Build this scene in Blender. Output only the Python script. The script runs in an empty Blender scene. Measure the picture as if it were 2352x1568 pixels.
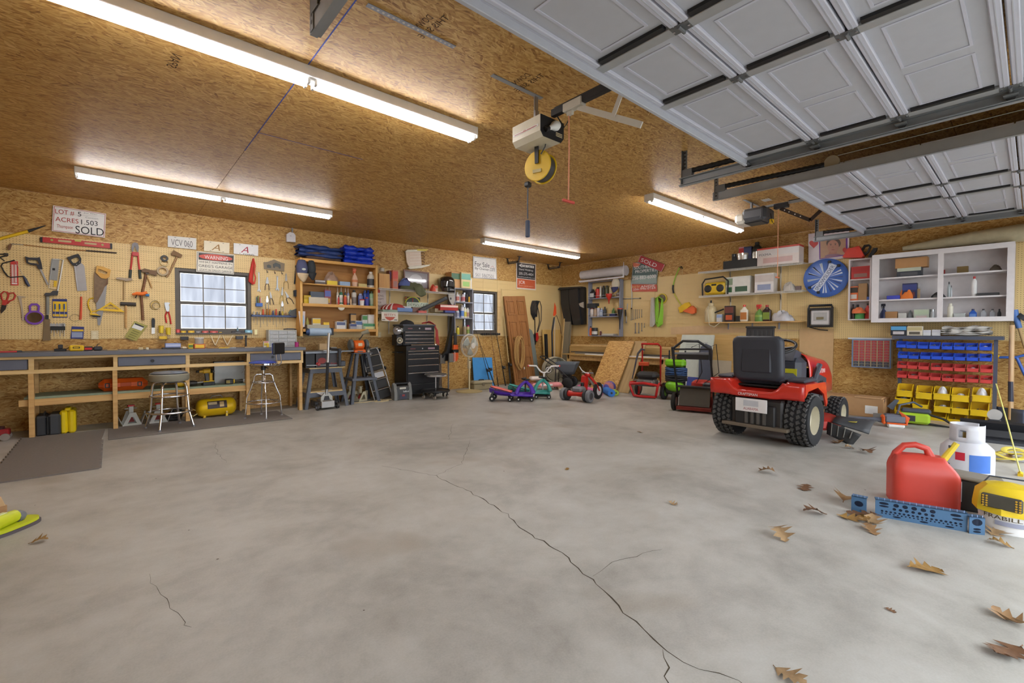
import bpy,bmesh,math,random
from mathutils import Vector,Matrix
random.seed(7)
PI = math.pi
SC = bpy.context.scene
COL = SC.collection
# ------------------------------------------------------------------ camera
YAW,PITCH,ROLL = math.radians(48.791),math.radians(-1.232),math.radians(0.127)
FPX,CAMZ = 1050.57,1.1666
_f = Vector((math.cos(YAW)*math.cos(PITCH),math.sin(YAW)*math.cos(PITCH),math.sin(PITCH)))
_r0 = Vector((math.sin(YAW),-math.cos(YAW),0));_u0 = _r0.cross(_f)
_r = _r0*math.cos(ROLL)+_u0*math.sin(ROLL);_u = _u0*math.cos(ROLL)-_r0*math.sin(ROLL)
cd = bpy.data.cameras.new('camera');cam = bpy.data.objects.new('camera',cd);COL.objects.link(cam)
cd.sensor_width = 36;cd.lens = FPX/2352*36;cd.clip_start = .05;cd.clip_end = 200
cam.matrix_world = Matrix(((_r.x,_u.x,-_f.x,0),(_r.y,_u.y,-_f.y,0),(_r.z,_u.z,-_f.z,CAMZ),(0,0,0,1)))
SC.camera = cam
# ------------------------------------------------------------------ world: even overcast daylight outside the open doors
W = bpy.data.worlds.new('overcast_sky');SC.world = W;W.use_nodes = True
bg = W.node_tree.nodes['Background'];bg.inputs[0].default_value = (.86,.93,1.0,1);bg.inputs[1].default_value = 2.3
SC.view_settings.view_transform = 'Standard';SC.view_settings.look = 'None';SC.view_settings.gamma = 1
SC.view_settings.use_curve_mapping = False;SC.view_settings.exposure = 1.38
SC.cycles.use_denoising = True;SC.cycles.max_bounces = 5;SC.cycles.diffuse_bounces = 3;SC.cycles.glossy_bounces = 2;SC.cycles.transmission_bounces = 3;SC.cycles.sample_clamp_indirect = 6;SC.cycles.use_adaptive_sampling = True;SC.cycles.use_light_tree = False;SC.cycles.adaptive_threshold = .1;SC.cycles.light_sampling_threshold = .05
TUBE = 15.0 # brightness of the fluorescent tubes
XR,YL,HC,ZB,ZT = 8.418,7.732,2.785,1.066,2.286 # right wall, back wall, ceiling, pegboard foot and head
XL,YB =-1.45,-1.25 # side wall behind the bench end, wall with the garage doors

# ------------------------------------------------------------------ from a point of the photograph to a point on a real plane
class Crop:
    def __init__(s,x0,y0,k):s.a = (x0,y0,k)
    def __call__(s,x,y):return (s.a[0]+x/s.a[2],s.a[1]+y/s.a[2])
FULL = Crop(0,0,1)
cA,cB,cC,cD = Crop(0,450,4.48),Crop(280,520,5.6),Crop(660,540,6.029),Crop(860,560,7.127)
cE,cF,cG,cH = Crop(0,780,4.611),Crop(330,760,6.357),Crop(680,730,6.818),Crop(880,720,7.127)
cI,cJ,cK,cL = Crop(1070,640,5.228),Crop(1270,580,6.72),Crop(1240,760,8.7115),Crop(1430,740,6.8185)
cM,cN,cO,cP = Crop(1600,530,6.272),Crop(1930,520,5.573),Crop(1620,740,5.059),Crop(1930,740,5.2275)
cQ,cR,cS,cT = Crop(1880,980,4.983),Crop(1120,180,4.612),Crop(1540,330,5.113),Crop(1080,0,3.459)
cY = Crop(1200,740,8.709)
def ray(px,py):return _f+_r*((px-1176)/FPX)-_u*((py-784)/FPX)
def onX(p,X):d = ray(*p);return Vector((0,0,CAMZ))+d*(X/d.x)
def onY(p,Y):d = ray(*p);return Vector((0,0,CAMZ))+d*(Y/d.y)
def onZ(p,Z=0.0):d = ray(*p);return Vector((0,0,CAMZ))+d*((Z-CAMZ)/d.z)

# ------------------------------------------------------------------ materials
def lin(c):
    c = c/255.0
    return c/12.92 if c <= .04045 else ((c+.055)/1.055)**2.4
def rgb(c):return (lin(c[0]),lin(c[1]),lin(c[2]),1)
MATS = {}
def mat(c,rough=.5,metal=0.0,vary=.10,scale=14,bump=0.0,trans=0.0,emit=0.0,coat=0.0,alpha=1.0,stretch=None,spec=None):
    key = (tuple(c),rough,metal,vary,scale,bump,trans,emit,coat,alpha,stretch,spec)
    if key in MATS:return MATS[key]
    m = bpy.data.materials.new('finish');MATS[key] = m;m.use_nodes = True
    nt = m.node_tree;N,L = nt.nodes,nt.links;b = N['Principled BSDF']
    b.inputs['Roughness'].default_value = rough;b.inputs['Metallic'].default_value = metal
    b.inputs['Transmission Weight'].default_value = trans;b.inputs['Coat Weight'].default_value = coat
    b.inputs['Alpha'].default_value = alpha
    if spec is not None:b.inputs['Specular IOR Level'].default_value = spec
    col = rgb(c)
    if vary or bump:
        tc = N.new('ShaderNodeTexCoord');no = N.new('ShaderNodeTexNoise');no.inputs['Scale'].default_value = scale
        no.inputs['Detail'].default_value = 3
        if stretch:
            mp = N.new('ShaderNodeMapping');mp.inputs['Scale'].default_value = stretch
            L.new(tc.outputs['Object'],mp.inputs[0]);L.new(mp.outputs[0],no.inputs['Vector'])
        else:L.new(tc.outputs['Object'],no.inputs['Vector'])
        mx = N.new('ShaderNodeMix');mx.data_type = 'RGBA'
        mx.inputs['A'].default_value = tuple(min(1,v*(1-vary)) for v in col[:3])+(1,)
        mx.inputs['B'].default_value = tuple(min(1,v*(1+vary)) for v in col[:3])+(1,)
        L.new(no.outputs['Fac'],mx.inputs['Factor']);L.new(mx.outputs['Result'],b.inputs['Base Color'])
        if bump:
            bp = N.new('ShaderNodeBump');bp.inputs['Strength'].default_value = bump;bp.inputs['Distance'].default_value = .01
            L.new(no.outputs['Fac'],bp.inputs['Height']);L.new(bp.outputs[0],b.inputs['Normal'])
    else:b.inputs['Base Color'].default_value = col
    if emit:
        b.inputs['Emission Color'].default_value = col;b.inputs['Emission Strength'].default_value = emit
    return m
def math_node(nt,op,a,b=None):
    n = nt.nodes.new('ShaderNodeMath');n.operation = op
    for i,v in enumerate((a,b)):
        if v is None:continue
        if isinstance(v,(int,float)):n.inputs[i].default_value = v
        else:nt.links.new(v,n.inputs[i])
    return n.outputs[0]
def osb(swap,tint=1.0,seed=0.0,sat=1.0):
    """oriented strand board: layers of long flakes turned different ways"""
    m = bpy.data.materials.new('strand_board');m.use_nodes = True;nt = m.node_tree;N,L = nt.nodes,nt.links
    b = N['Principled BSDF'];b.inputs['Roughness'].default_value = .5;b.inputs['Specular IOR Level'].default_value = .35
    tc = N.new('ShaderNodeTexCoord');oi = N.new('ShaderNodeObjectInfo')
    mp0 = N.new('ShaderNodeMapping');L.new(tc.outputs['Object'],mp0.inputs[0])
    if swap:mp0.inputs['Rotation'].default_value = (-PI/2,0,0)
    rv = math_node(nt,'MULTIPLY',oi.outputs['Random'],37.0);L.new(rv,mp0.inputs['Location'])
    wb = N.new('ShaderNodeTexVoronoi');wb.voronoi_dimensions = '2D';wb.inputs['Scale'].default_value = 13;L.new(mp0.outputs[0],wb.inputs['Vector'])
    wr = N.new('ShaderNodeSeparateColor');L.new(wb.outputs['Color'],wr.inputs[0]);vr = N.new('ShaderNodeVectorRotate');vr.rotation_type = 'Z_AXIS'
    L.new(mp0.outputs[0],vr.inputs['Vector']);L.new(math_node(nt,'MULTIPLY',math_node(nt,'SUBTRACT',wr.outputs[0],.5),1.0),vr.inputs['Angle']);flat,mp0 = mp0,vr
    vals = []
    for i,(ang,sx,sy) in enumerate(((0,12,92),(-20,15,84),(34,17,80))):
        mp = N.new('ShaderNodeMapping');mp.vector_type = 'TEXTURE'
        mp.inputs['Rotation'].default_value = (0,0,math.radians(ang));mp.inputs['Scale'].default_value = (1/sx,1/sy,1)
        mp.inputs['Location'].default_value = (3.1*i+seed,1.7*i,0)
        L.new(mp0.outputs[0],mp.inputs[0])
        vo = N.new('ShaderNodeTexVoronoi');vo.voronoi_dimensions = '2D';vo.inputs['Scale'].default_value = 1
        L.new(mp.outputs[0],vo.inputs['Vector'])
        s2 = N.new('ShaderNodeSeparateColor');L.new(vo.outputs['Color'],s2.inputs[0]);vals.append(s2.outputs)
    def pick(a,bb,ctl,thr):
        g = math_node(nt,'GREATER_THAN',ctl,thr)
        mx = N.new('ShaderNodeMix');L.new(g,mx.inputs['Factor']);L.new(a,mx.inputs['A']);L.new(bb,mx.inputs['B']);return mx.outputs['Result']
    v = pick(vals[0][0],vals[1][0],vals[1][1],.55)
    v = pick(v,vals[2][0],vals[2][1],.72)
    fine = N.new('ShaderNodeTexNoise');fine.noise_dimensions = '2D';fine.inputs['Scale'].default_value = 24;fine.inputs['Detail'].default_value = 3
    mp = N.new('ShaderNodeMapping');mp.inputs['Scale'].default_value = (.34,3.0,1);L.new(flat.outputs[0],mp.inputs[0]);L.new(mp.outputs[0],fine.inputs['Vector'])
    v = math_node(nt,'ADD',math_node(nt,'MULTIPLY',v,.52),math_node(nt,'MULTIPLY',fine.outputs['Fac'],.56))
    cr = N.new('ShaderNodeValToRGB');L.new(v,cr.inputs[0])
    def tc_(c):return tuple(min(1,x*tint) for x in rgb(c)[:3])+(1,)
    e = cr.color_ramp.elements;e[0].position = .22;e[0].color = tc_((134,90,42));e[1].position = .90;e[1].color = tc_((220,184,122))
    for pz,c in ((.36,(176,130,66)),(.52,(190,147,82)),(.70,(204,163,97))):
        n = e.new(pz);n.color = tc_(c)
    L.new(cr.outputs[0],b.inputs['Base Color'])
    return m
def pegboard():
    m = bpy.data.materials.new('pegboard_face');m.use_nodes = True;nt = m.node_tree;N,L = nt.nodes,nt.links
    b = N['Principled BSDF'];b.inputs['Roughness'].default_value = .5
    ge = N.new('ShaderNodeNewGeometry');sp = N.new('ShaderNodeSeparateXYZ');L.new(ge.outputs['Position'],sp.inputs[0])
    sn = N.new('ShaderNodeSeparateXYZ');L.new(ge.outputs['True Normal'],sn.inputs[0])
    along = math_node(nt,'ADD',math_node(nt,'MULTIPLY',sp.outputs[0],math_node(nt,'ABSOLUTE',sn.outputs[1])),
                      math_node(nt,'MULTIPLY',sp.outputs[1],math_node(nt,'ABSOLUTE',sn.outputs[0])))
    P = .0265
    def cell(v):
        f = math_node(nt,'FRACT',math_node(nt,'DIVIDE',v,P));d = math_node(nt,'SUBTRACT',f,.5);return math_node(nt,'MULTIPLY',d,d)
    d2 = math_node(nt,'ADD',cell(along),cell(math_node(nt,'SUBTRACT',sp.outputs[2],ZB)))
    hole = math_node(nt,'LESS_THAN',d2,.0165)
    no = N.new('ShaderNodeTexNoise');no.inputs['Scale'].default_value = 1.2;no.inputs['Detail'].default_value = 4
    L.new(ge.outputs['Position'],no.inputs['Vector'])
    mx = N.new('ShaderNodeMix');mx.data_type = 'RGBA';mx.inputs['A'].default_value = rgb((218,188,128));mx.inputs['B'].default_value = rgb((232,204,146))
    L.new(no.outputs['Fac'],mx.inputs['Factor'])
    m2 = N.new('ShaderNodeMix');m2.data_type = 'RGBA';m2.inputs['B'].default_value = rgb((92,66,36))
    L.new(mx.outputs['Result'],m2.inputs['A']);L.new(hole,m2.inputs['Factor']);L.new(m2.outputs['Result'],b.inputs['Base Color'])
    return m
def concrete():
    m = bpy.data.materials.new('concrete');m.use_nodes = True;nt = m.node_tree;N,L = nt.nodes,nt.links
    b = N['Principled BSDF'];b.inputs['Roughness'].default_value = .42;b.inputs['Specular IOR Level'].default_value = .32
    ge = N.new('ShaderNodeNewGeometry')
    def noise(sc,det,rough=.55,dist=0):
        n = N.new('ShaderNodeTexNoise');n.inputs['Scale'].default_value = sc;n.inputs['Detail'].default_value = det
        n.inputs['Roughness'].default_value = rough;n.inputs['Distortion'].default_value = dist
        L.new(ge.outputs['Position'],n.inputs['Vector']);return n.outputs['Fac']
    a,c2,g = noise(.9,6,.62,.6),noise(5,6,.65,.2),noise(120,3)
    v = math_node(nt,'ADD',math_node(nt,'MULTIPLY',a,.55),math_node(nt,'ADD',math_node(nt,'MULTIPLY',c2,.33),math_node(nt,'MULTIPLY',g,.12)))
    cr = N.new('ShaderNodeValToRGB');L.new(v,cr.inputs[0]);e = cr.color_ramp.elements
    e[0].position = .36;e[0].color = rgb((150,146,138));e[1].position = .66;e[1].color = rgb((198,196,190))
    n = e.new(.5);n.color = rgb((178,175,167))
    st = N.new('ShaderNodeValToRGB');L.new(noise(1.35,3,.5,.3),st.inputs[0]);s = st.color_ramp.elements # old oil and rust stains
    s[0].position = .60;s[0].color = (0,0,0,1);s[1].position = .74;s[1].color = (1,1,1,1)
    fac = math_node(nt,'MULTIPLY',st.outputs[0],math_node(nt,'MULTIPLY',c2,.75))
    mx = N.new('ShaderNodeMix');mx.data_type = 'RGBA';L.new(cr.outputs[0],mx.inputs['A']);mx.inputs['B'].default_value = rgb((132,108,74));L.new(fac,mx.inputs['Factor'])
    sk = N.new('ShaderNodeTexVoronoi');sk.inputs['Scale'].default_value = 3.4;L.new(ge.outputs['Position'],sk.inputs['Vector']) # small dark specks
    dot = math_node(nt,'LESS_THAN',sk.outputs['Distance'],.022)
    m3 = N.new('ShaderNodeMix');m3.data_type = 'RGBA';L.new(mx.outputs['Result'],m3.inputs['A']);m3.inputs['B'].default_value = rgb((84,72,56));L.new(dot,m3.inputs['Factor'])
    L.new(m3.outputs['Result'],b.inputs['Base Color'])
    rr = math_node(nt,'ADD',math_node(nt,'MULTIPLY',c2,.35),.30);L.new(rr,b.inputs['Roughness'])

    return m
def wood(c1,c2,rough=.5,axis=0,scale=1.0):
    key = ('wood',c1,c2,rough,axis,scale)
    if key in MATS:return MATS[key]
    m = bpy.data.materials.new('wood_grain');MATS[key] = m;m.use_nodes = True;nt = m.node_tree;N,L = nt.nodes,nt.links
    b = N['Principled BSDF'];b.inputs['Roughness'].default_value = rough
    tc = N.new('ShaderNodeTexCoord');mp = N.new('ShaderNodeMapping');s = [16*scale]*3;s[axis] = 1.1*scale;mp.inputs['Scale'].default_value = s
    L.new(tc.outputs['Object'],mp.inputs[0]);no = N.new('ShaderNodeTexNoise');no.inputs['Scale'].default_value = 1.6;no.inputs['Detail'].default_value = 5;no.inputs['Distortion'].default_value = .6
    L.new(mp.outputs[0],no.inputs['Vector']);mx = N.new('ShaderNodeMix');mx.data_type = 'RGBA'
    mx.inputs['A'].default_value = rgb(c1);mx.inputs['B'].default_value = rgb(c2)
    cr = N.new('ShaderNodeValToRGB');cr.color_ramp.elements[0].position = .3;cr.color_ramp.elements[1].position = .7
    L.new(no.outputs['Fac'],cr.inputs[0]);L.new(cr.outputs[0],mx.inputs['Factor']);L.new(mx.outputs['Result'],b.inputs['Base Color'])
    return m

# ------------------------------------------------------------------ mesh builder
class MB:
    def __init__(s):s.v,s.f = [],[]
    def add(s,vs,fs,M=None):
        o = len(s.v);s.v += [tuple(M @ Vector(v)) if M is not None else tuple(v) for v in vs];s.f += [tuple(i+o for i in f) for f in fs];return s
    def box(s,x0,x1,y0,y1,z0,z1,c=0.0,M=None):
        if x1<x0:x0,x1 = x1,x0
        if y1<y0:y0,y1 = y1,y0
        if z1<z0:z0,z1 = z1,z0
        c = min(c,(x1-x0)*.49,(y1-y0)*.49,(z1-z0)*.49)
        if c <= 0:
            vs = [(x,y,z) for x in (x0,x1) for y in (y0,y1) for z in (z0,z1)]
            return s.add(vs,[(0,1,3,2),(4,6,7,5),(0,4,5,1),(2,3,7,6),(0,2,6,4),(1,5,7,3)],M)
        vs,idx = [],{}
        X,Y,Z = (x0,x1),(y0,y1),(z0,z1)
        for i in (0,1):
            for j in (0,1):
                for k in (0,1):
                    sx,sy,sz = (c,-c)[i],(c,-c)[j],(c,-c)[k]
                    for a,p in enumerate(((X[i],Y[j]+sy,Z[k]+sz),(X[i]+sx,Y[j],Z[k]+sz),(X[i]+sx,Y[j]+sy,Z[k]))):
                        idx[i,j,k,a] = len(vs);vs.append(p)
        g = lambda i,j,k,a:idx[i,j,k,a]
        fs = []
        for i in (0,1):
            fs += [(g(i,0,0,0),g(i,0,1,0),g(i,1,1,0),g(i,1,0,0)),(g(0,i,0,1),g(0,i,1,1),g(1,i,1,1),g(1,i,0,1)),(g(0,0,i,2),g(0,1,i,2),g(1,1,i,2),g(1,0,i,2))]
            for j in (0,1):
                fs += [(g(i,j,0,0),g(i,j,1,0),g(i,j,1,1),g(i,j,0,1)),(g(i,0,j,0),g(i,1,j,0),g(i,1,j,2),g(i,0,j,2)),(g(0,i,j,1),g(1,i,j,1),g(1,i,j,2),g(0,i,j,2))]
                for k in (0,1):fs.append((g(i,j,k,0),g(i,j,k,1),g(i,j,k,2)))
        return s.add(vs,fs,M)
    def tube(s,pts,r,n=8,closed=False,M=None,caps=True,flat=1.0):
        pts = [Vector(p) for p in pts];m = len(pts);rs = r if isinstance(r,(list,tuple)) else [r]*m
        T = []
        for i in range(m):
            a = pts[(i-1)%m] if (closed or i>0) else pts[i];b = pts[(i+1)%m] if (closed or i<m-1) else pts[i]
            t = b-a;T.append(t.normalized() if t.length>1e-9 else Vector((0,0,1)))
        ref = Vector((0,0,1)) if abs(T[0].z)<.9 else Vector((1,0,0))
        nrm = (ref-T[0]*ref.dot(T[0])).normalized();vs,fs = [],[]
        for i in range(m):
            nrm = (nrm-T[i]*nrm.dot(T[i]))
            nrm = nrm.normalized() if nrm.length>1e-6 else T[i].orthogonal().normalized()
            bn = T[i].cross(nrm)
            for k in range(n):
                a = 2*PI*k/n;vs.append(pts[i]+(nrm*math.cos(a)*flat+bn*math.sin(a))*rs[i])
        for i in range(m if closed else m-1):
            j = (i+1)%m
            for k in range(n):fs.append((i*n+k,i*n+(k+1)%n,j*n+(k+1)%n,j*n+k))
        if not closed and caps:fs += [tuple(range(n-1,-1,-1)),tuple(range((m-1)*n,m*n))]
        return s.add(vs,fs,M)
    def cyl(s,a,b,r,r2=None,n=14,M=None):return s.tube([a,b],[r,r if r2 is None else r2],n,M=M)
    def lathe(s,prof,c=(0,0,0),axis='z',n=18,M=None,sx=1.0,sy=1.0):
        vs,fs,m = [],[],len(prof)
        for i in range(n):
            a = 2*PI*i/n;ca,sa = math.cos(a)*sx,math.sin(a)*sy
            for r,z in prof:
                p = (r*ca,r*sa,z)
                if axis=='y':p = (p[0],p[2],p[1])
                elif axis=='x':p = (p[2],p[0],p[1])
                vs.append((p[0]+c[0],p[1]+c[1],p[2]+c[2]))
        for i in range(n):
            j = (i+1)%n
            for k in range(m-1):fs.append((i*m+k,j*m+k,j*m+k+1,i*m+k+1))
        if prof[0]==prof[-1]:return s.add(vs,fs,M)
        if prof[0][0]>1e-6:fs.append(tuple(i*m for i in range(n-1,-1,-1)))
        if prof[-1][0]>1e-6:fs.append(tuple(i*m+m-1 for i in range(n)))
        return s.add(vs,fs,M)
    def ball(s,c,rx,ry=None,rz=None,n=14,m=8,M=None):
        ry,rz = ry or rx,rz or rx
        return s.lathe([(max(1e-7,math.sin(PI*i/m))*1.0,-math.cos(PI*i/m)) for i in range(m+1)],n=n,M=(M or Matrix()) @ Matrix.Translation(c) @ Matrix.Diagonal((rx,ry,rz,1)))
    def prism(s,pts,y0,y1,M=None):
        n = len(pts);vs = [(x,y0,z) for x,z in pts]+[(x,y1,z) for x,z in pts]
        return s.add(vs,[tuple(range(n)),tuple(range(2*n-1,n-1,-1))]+[(i,i+n,(i+1)%n+n,(i+1)%n) for i in range(n)],M)
    def ring(s,outer,inner,y0,y1,M=None):
        n = len(outer);vs = []
        for pts in (outer,inner):
            for y in (y0,y1):vs += [(x,y,z) for x,z in pts]
        o0,o1,i0,i1 = 0,n,2*n,3*n;fs = []
        for k in range(n):
            j = (k+1)%n;fs += [(o0+k,o0+j,i0+j,i0+k),(o1+k,i1+k,i1+j,o1+j),(o0+k,o1+k,o1+j,o0+j),(i0+k,i0+j,i1+j,i1+k)]
        return s.add(vs,fs,M)
    def grid(s,fn,nu,nv,M=None,close_u=False):
        vs = [fn(i/(nu if close_u else nu-1),j/(nv-1)) for i in range(nu) for j in range(nv)]
        fs = [(i*nv+j,((i+1)%nu)*nv+j,((i+1)%nu)*nv+j+1,i*nv+j+1) for i in range(nu if close_u else nu-1) for j in range(nv-1)]
        return s.add(vs,fs,M)
    def mesh(s,name,smooth=None):
        me = bpy.data.meshes.new(name);me.from_pydata(s.v,[],s.f)
        bm = bmesh.new();bm.from_mesh(me);bmesh.ops.recalc_face_normals(bm,faces=bm.faces);bm.to_mesh(me);bm.free()
        if smooth is not None:
            me.polygons.foreach_set('use_smooth',[True]*len(me.polygons));me.set_sharp_from_angle(angle=math.radians(smooth))
        me.update();return me
    def build(s,name,m,parent=None,smooth=35,solid=0):
        me = s.mesh(name,smooth);me.materials.append(m)
        o = bpy.data.objects.new(name,me);COL.objects.link(o)
        if parent is not None:o.parent = getattr(parent,'o',parent)
        if solid:
            md = o.modifiers.new('thickness','SOLIDIFY');md.thickness = solid;md.offset = 0
        return o
def tag(o,label=None,cat=None,group=None,kind=None):
    if label:o['label'] = label
    if cat:o['category'] = cat
    if group:o['group'] = group
    if kind:o['kind'] = kind
    return o
def thing(name,label,cat,loc=(0,0,0),rz=0.0,group=None,kind=None,rot=None):
    o = bpy.data.objects.new(name,None);COL.objects.link(o);o.empty_display_size = .05
    o.location = loc;o.rotation_euler = rot if rot else (0,0,rz)
    return tag(o,label,cat,group,kind)
def copy_tree(o,loc=None,rz=None,label=None,parent=None):
    c = o.copy();COL.objects.link(c)
    if parent is not None:c.parent = parent
    for ch in o.children:copy_tree(ch,parent=c)
    if loc is not None:c.location = loc
    if rz is not None:c.rotation_euler = (0,0,rz)
    if label:c['label'] = label
    return c
def TM(x=0,y=0,z=0):return Matrix.Translation((x,y,z))
def RM(deg,ax):return Matrix.Rotation(math.radians(deg),4,ax)
def lettering(parent,s,x0,x1,z0,z1,y,m,shear=0.0,M=None,name='lettering'):
    """flat printed letters filling the box x0..x1, z0..z1 on a face that looks along -y"""
    cu = bpy.data.curves.new('letters','FONT');cu.body = s;cu.shear = shear;cu.resolution_u = 3
    t = bpy.data.objects.new('letters',cu);COL.objects.link(t)
    dg = bpy.context.evaluated_depsgraph_get();me = bpy.data.meshes.new_from_object(t.evaluated_get(dg));bpy.data.objects.remove(t)
    xs = [v.co.x for v in me.vertices];ys = [v.co.y for v in me.vertices]
    a,b,c,d = min(xs),max(xs),min(ys),max(ys)
    for v in me.vertices:
        p = Vector((x0+(v.co.x-a)/(b-a)*(x1-x0),y,z0+(v.co.y-c)/(d-c)*(z1-z0)));v.co = (M @ p) if M is not None else p
    me.materials.clear();me.materials.append(m);me.name = name
    o = bpy.data.objects.new(name,me);COL.objects.link(o);o.parent = getattr(parent,'o',parent);return o

class Hung:
    """a thing fixed to the back wall ('L') or the right wall ('R'); local x runs to the right along the wall, z up, -y into the room"""
    def __init__(s,name,label,cat,wall,crop,ref,off=.012,group=None):
        s.w,s.c,s.off = wall,crop,off
        p = s.P(*ref);s.o = thing(name,label,cat,p,0 if wall=='L' else -PI/2,group);s.p0 = p
    def P(s,x,y,extra=0):
        q = s.c(x,y);return onY(q,YL-s.off-extra) if s.w=='L' else onX(q,XR-s.off-extra)
    def l(s,x,y,extra=0):
        d = s.P(x,y,extra)-s.p0
        return ((d.x if s.w=='L' else -d.y),d.z)
    def pts(s,pts):return [s.l(*p) for p in pts]
    def poly(s,name,pts,th,m,d=0.0,parent=None,smooth=35):return MB().prism(s.pts(pts),-d-th,-d).build(name,m,parent or s.o,smooth)
    def ring(s,name,outer,inner,th,m,d=0.0):return MB().ring(s.pts(outer),s.pts(inner),-d-th,-d).build(name,m,s.o)
    def tube(s,name,pts,r,m,d=0.0,n=8,closed=False,parent=None):
        return MB().tube([(a,-d-(p[2] if len(p)>2 else 0),b) for p in pts for a,b in (s.l(p[0],p[1]),)],r,n,closed).build(name,m,parent or s.o,50)
    def box(s,name,x0,y0,x1,y1,th,m,d=0.0,c=.002,parent=None):
        a,b = s.l(x0,(y0+y1)/2),s.l(x1,(y0+y1)/2);t,u = s.l((x0+x1)/2,y0),s.l((x0+x1)/2,y1)
        return MB().box(a[0],b[0],-d-th,-d,u[1],t[1],c).build(name,m,parent or s.o)
    def disc(s,name,x,y,r,th,m,d=0.0,n=24,parent=None):
        a = s.l(x,y);return MB().cyl((a[0],-d,a[1]),(a[0],-d-th,a[1]),r,n=n).build(name,m,parent or s.o)
    def text(s,st,x0,y0,x1,y1,m,d,shear=0.0,parent=None):
        a,b = s.l(x0,(y0+y1)/2),s.l(x1,(y0+y1)/2);t,u = s.l((x0+x1)/2,y0),s.l((x0+x1)/2,y1)
        return lettering(parent or s.o,st,a[0],b[0],u[1],t[1],-d,m,shear)
# common finishes
BLK,DRK,GRY,LGT,WHT = mat((28,28,30),.45),mat((52,53,58),.5),mat((120,122,126),.5),mat((190,190,190),.5),mat((236,234,230),.45)
RED,ORG,YEL,BLU,GRN = mat((196,40,34),.4),mat((226,98,30),.45),mat((232,190,30),.4),mat((46,84,176),.45),mat((60,130,64),.45)
STL,CHR,IRN = mat((176,176,176),.35,.9),mat((225,225,228),.12,1.0,vary=0),mat((84,78,72),.5,.8)
BRN,TAN,PUR,CRD = mat((104,74,48),.6),mat((190,160,112),.6),mat((120,66,170),.4),mat((184,142,98),.8)
PINE,LUMB,OAK = wood((214,176,112),(232,202,146),.55),wood((196,150,88),(220,180,116),.55),wood((176,112,54),(206,146,78),.5)
GREYP = mat((112,116,128),.45)
# ================================================================== the room
OSBW,OSBC,PEG,CON = osb(True,.94),osb(False,1.02,5.0),pegboard(),concrete()
fl = MB().box(XL-.1,XR+.1,YB-.15,YL+.1,-.12,0).build('floor',CON,smooth=None);tag(fl,'worn grey concrete garage floor',kind='structure')
tag(MB().box(-40,40,-45,YB-.15,-.2,-.06).build('ground',mat((150,148,142),.8,vary=.2,scale=3),smooth=None),'pale driveway outside the garage doors',kind='structure')
# cracks in the slab
def crack(pts,w,seed):
    rnd = random.Random(seed);P = [onZ(p) for p in pts];c = []
    for a,b in zip(P,P[1:]):
        n = max(2,int((b-a).length/.05))
        for i in range(n):c.append(a.lerp(b,i/n)+Vector((rnd.uniform(-1,1),rnd.uniform(-1,1),0))*.012)
    c.append(P[-1]);vs,fs = [],[]
    for i,p in enumerate(c):
        t = (c[min(i+1,len(c)-1)]-c[max(i-1,0)]).normalized();n = Vector((-t.y,t.x,0));ww = w*rnd.uniform(.35,1.25)*(1-.7*abs(2*i/len(c)-1)**3)
        for sgn,z in ((-1,.0004),(0,.0009),(1,.0004)):vs.append(p+n*ww*sgn+Vector((0,0,z)))
    for i in range(len(c)-1):
        for k in (0,1):fs.append((3*i+k,3*i+k+1,3*i+4+k,3*i+3+k))
    m = MB();m.add(vs,fs);m.build('crack',mat((74,64,50),.9),fl,None)
crack([(880,1070),(1000,1092),(1080,1130),(1165,1180),(1195,1212),(1290,1270),(1355,1330),(1420,1390),(1500,1465),(1530,1495),(1610,1535),(1700,1568),(1760,1600)],.0038,1)
crack([(1080,1010),(1060,1065),(1000,1092)],.0015,2)
crack([(1525,1490),(1530,1530),(1540,1575)],.0022,3)
crack([(1360,1320),(1420,1285),(1520,1262)],.0016,4)
crack([(490,1010),(500,1040),(520,1062)],.0014,5)
crack([(340,1320),(420,1430),(440,1440)],.0010,6)
crack([(1040,972),(1030,1010)],.0014,7)

def split(u0,u1,z0,z1,holes,seams):
    """a wall face cut into sheets at the seams and around the openings"""
    us = sorted({u0,u1} | {s for s in seams if u0<s<u1} | {h for a,b,c,d in holes for h in (a,b) if u0<h<u1 and d>z0 and c<z1});out = []
    for a,b in zip(us,us[1:]):
        m = (a+b)/2;hs = [h for h in holes if h[0]<m<h[1] and h[3]>z0 and h[2]<z1]
        if not hs:out.append((a,b,z0,z1));continue
        h = hs[0]
        if h[2]>z0+.01:out.append((a,b,z0,h[2]))
        if h[3]<z1-.01:out.append((a,b,h[3],z1))
    return out
GRO = (.08,.195,.355,.47,.59,.715,.80,.86,.96,1.11)
def sheet(parent,side,r,kind):
    a,b,z0,z1 = r;w = (b-a)/2;g = .0015
    m = MB()
    if kind=='peg':
        zs = [z0]+sorted(ZT-d for d in GRO if z0+.01<ZT-d<z1-.01)+[z1]
        for i,(p,q) in enumerate(zip(zs,zs[1:])):
            m.box(-w+g,w-g,-.006,0,p-z0+(.003 if i else 0),q-z0-(.003 if i<len(zs)-2 else 0))
        m.box(-w+g,w-g,-.0008,0,.0,z1-z0)
    else:m.box(-w+g,w-g,0,.012,g,z1-z0-g)
    o = m.build('pegboard_sheet' if kind=='peg' else 'strand_board_sheet',PEG if kind=='peg' else OSBW,parent,None)
    c = (a+b)/2
    if side=='L':o.location = (c,YL,z0)
    else:o.location = (XR,-c,z0);o.rotation_euler = (0,0,-PI/2)
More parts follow.
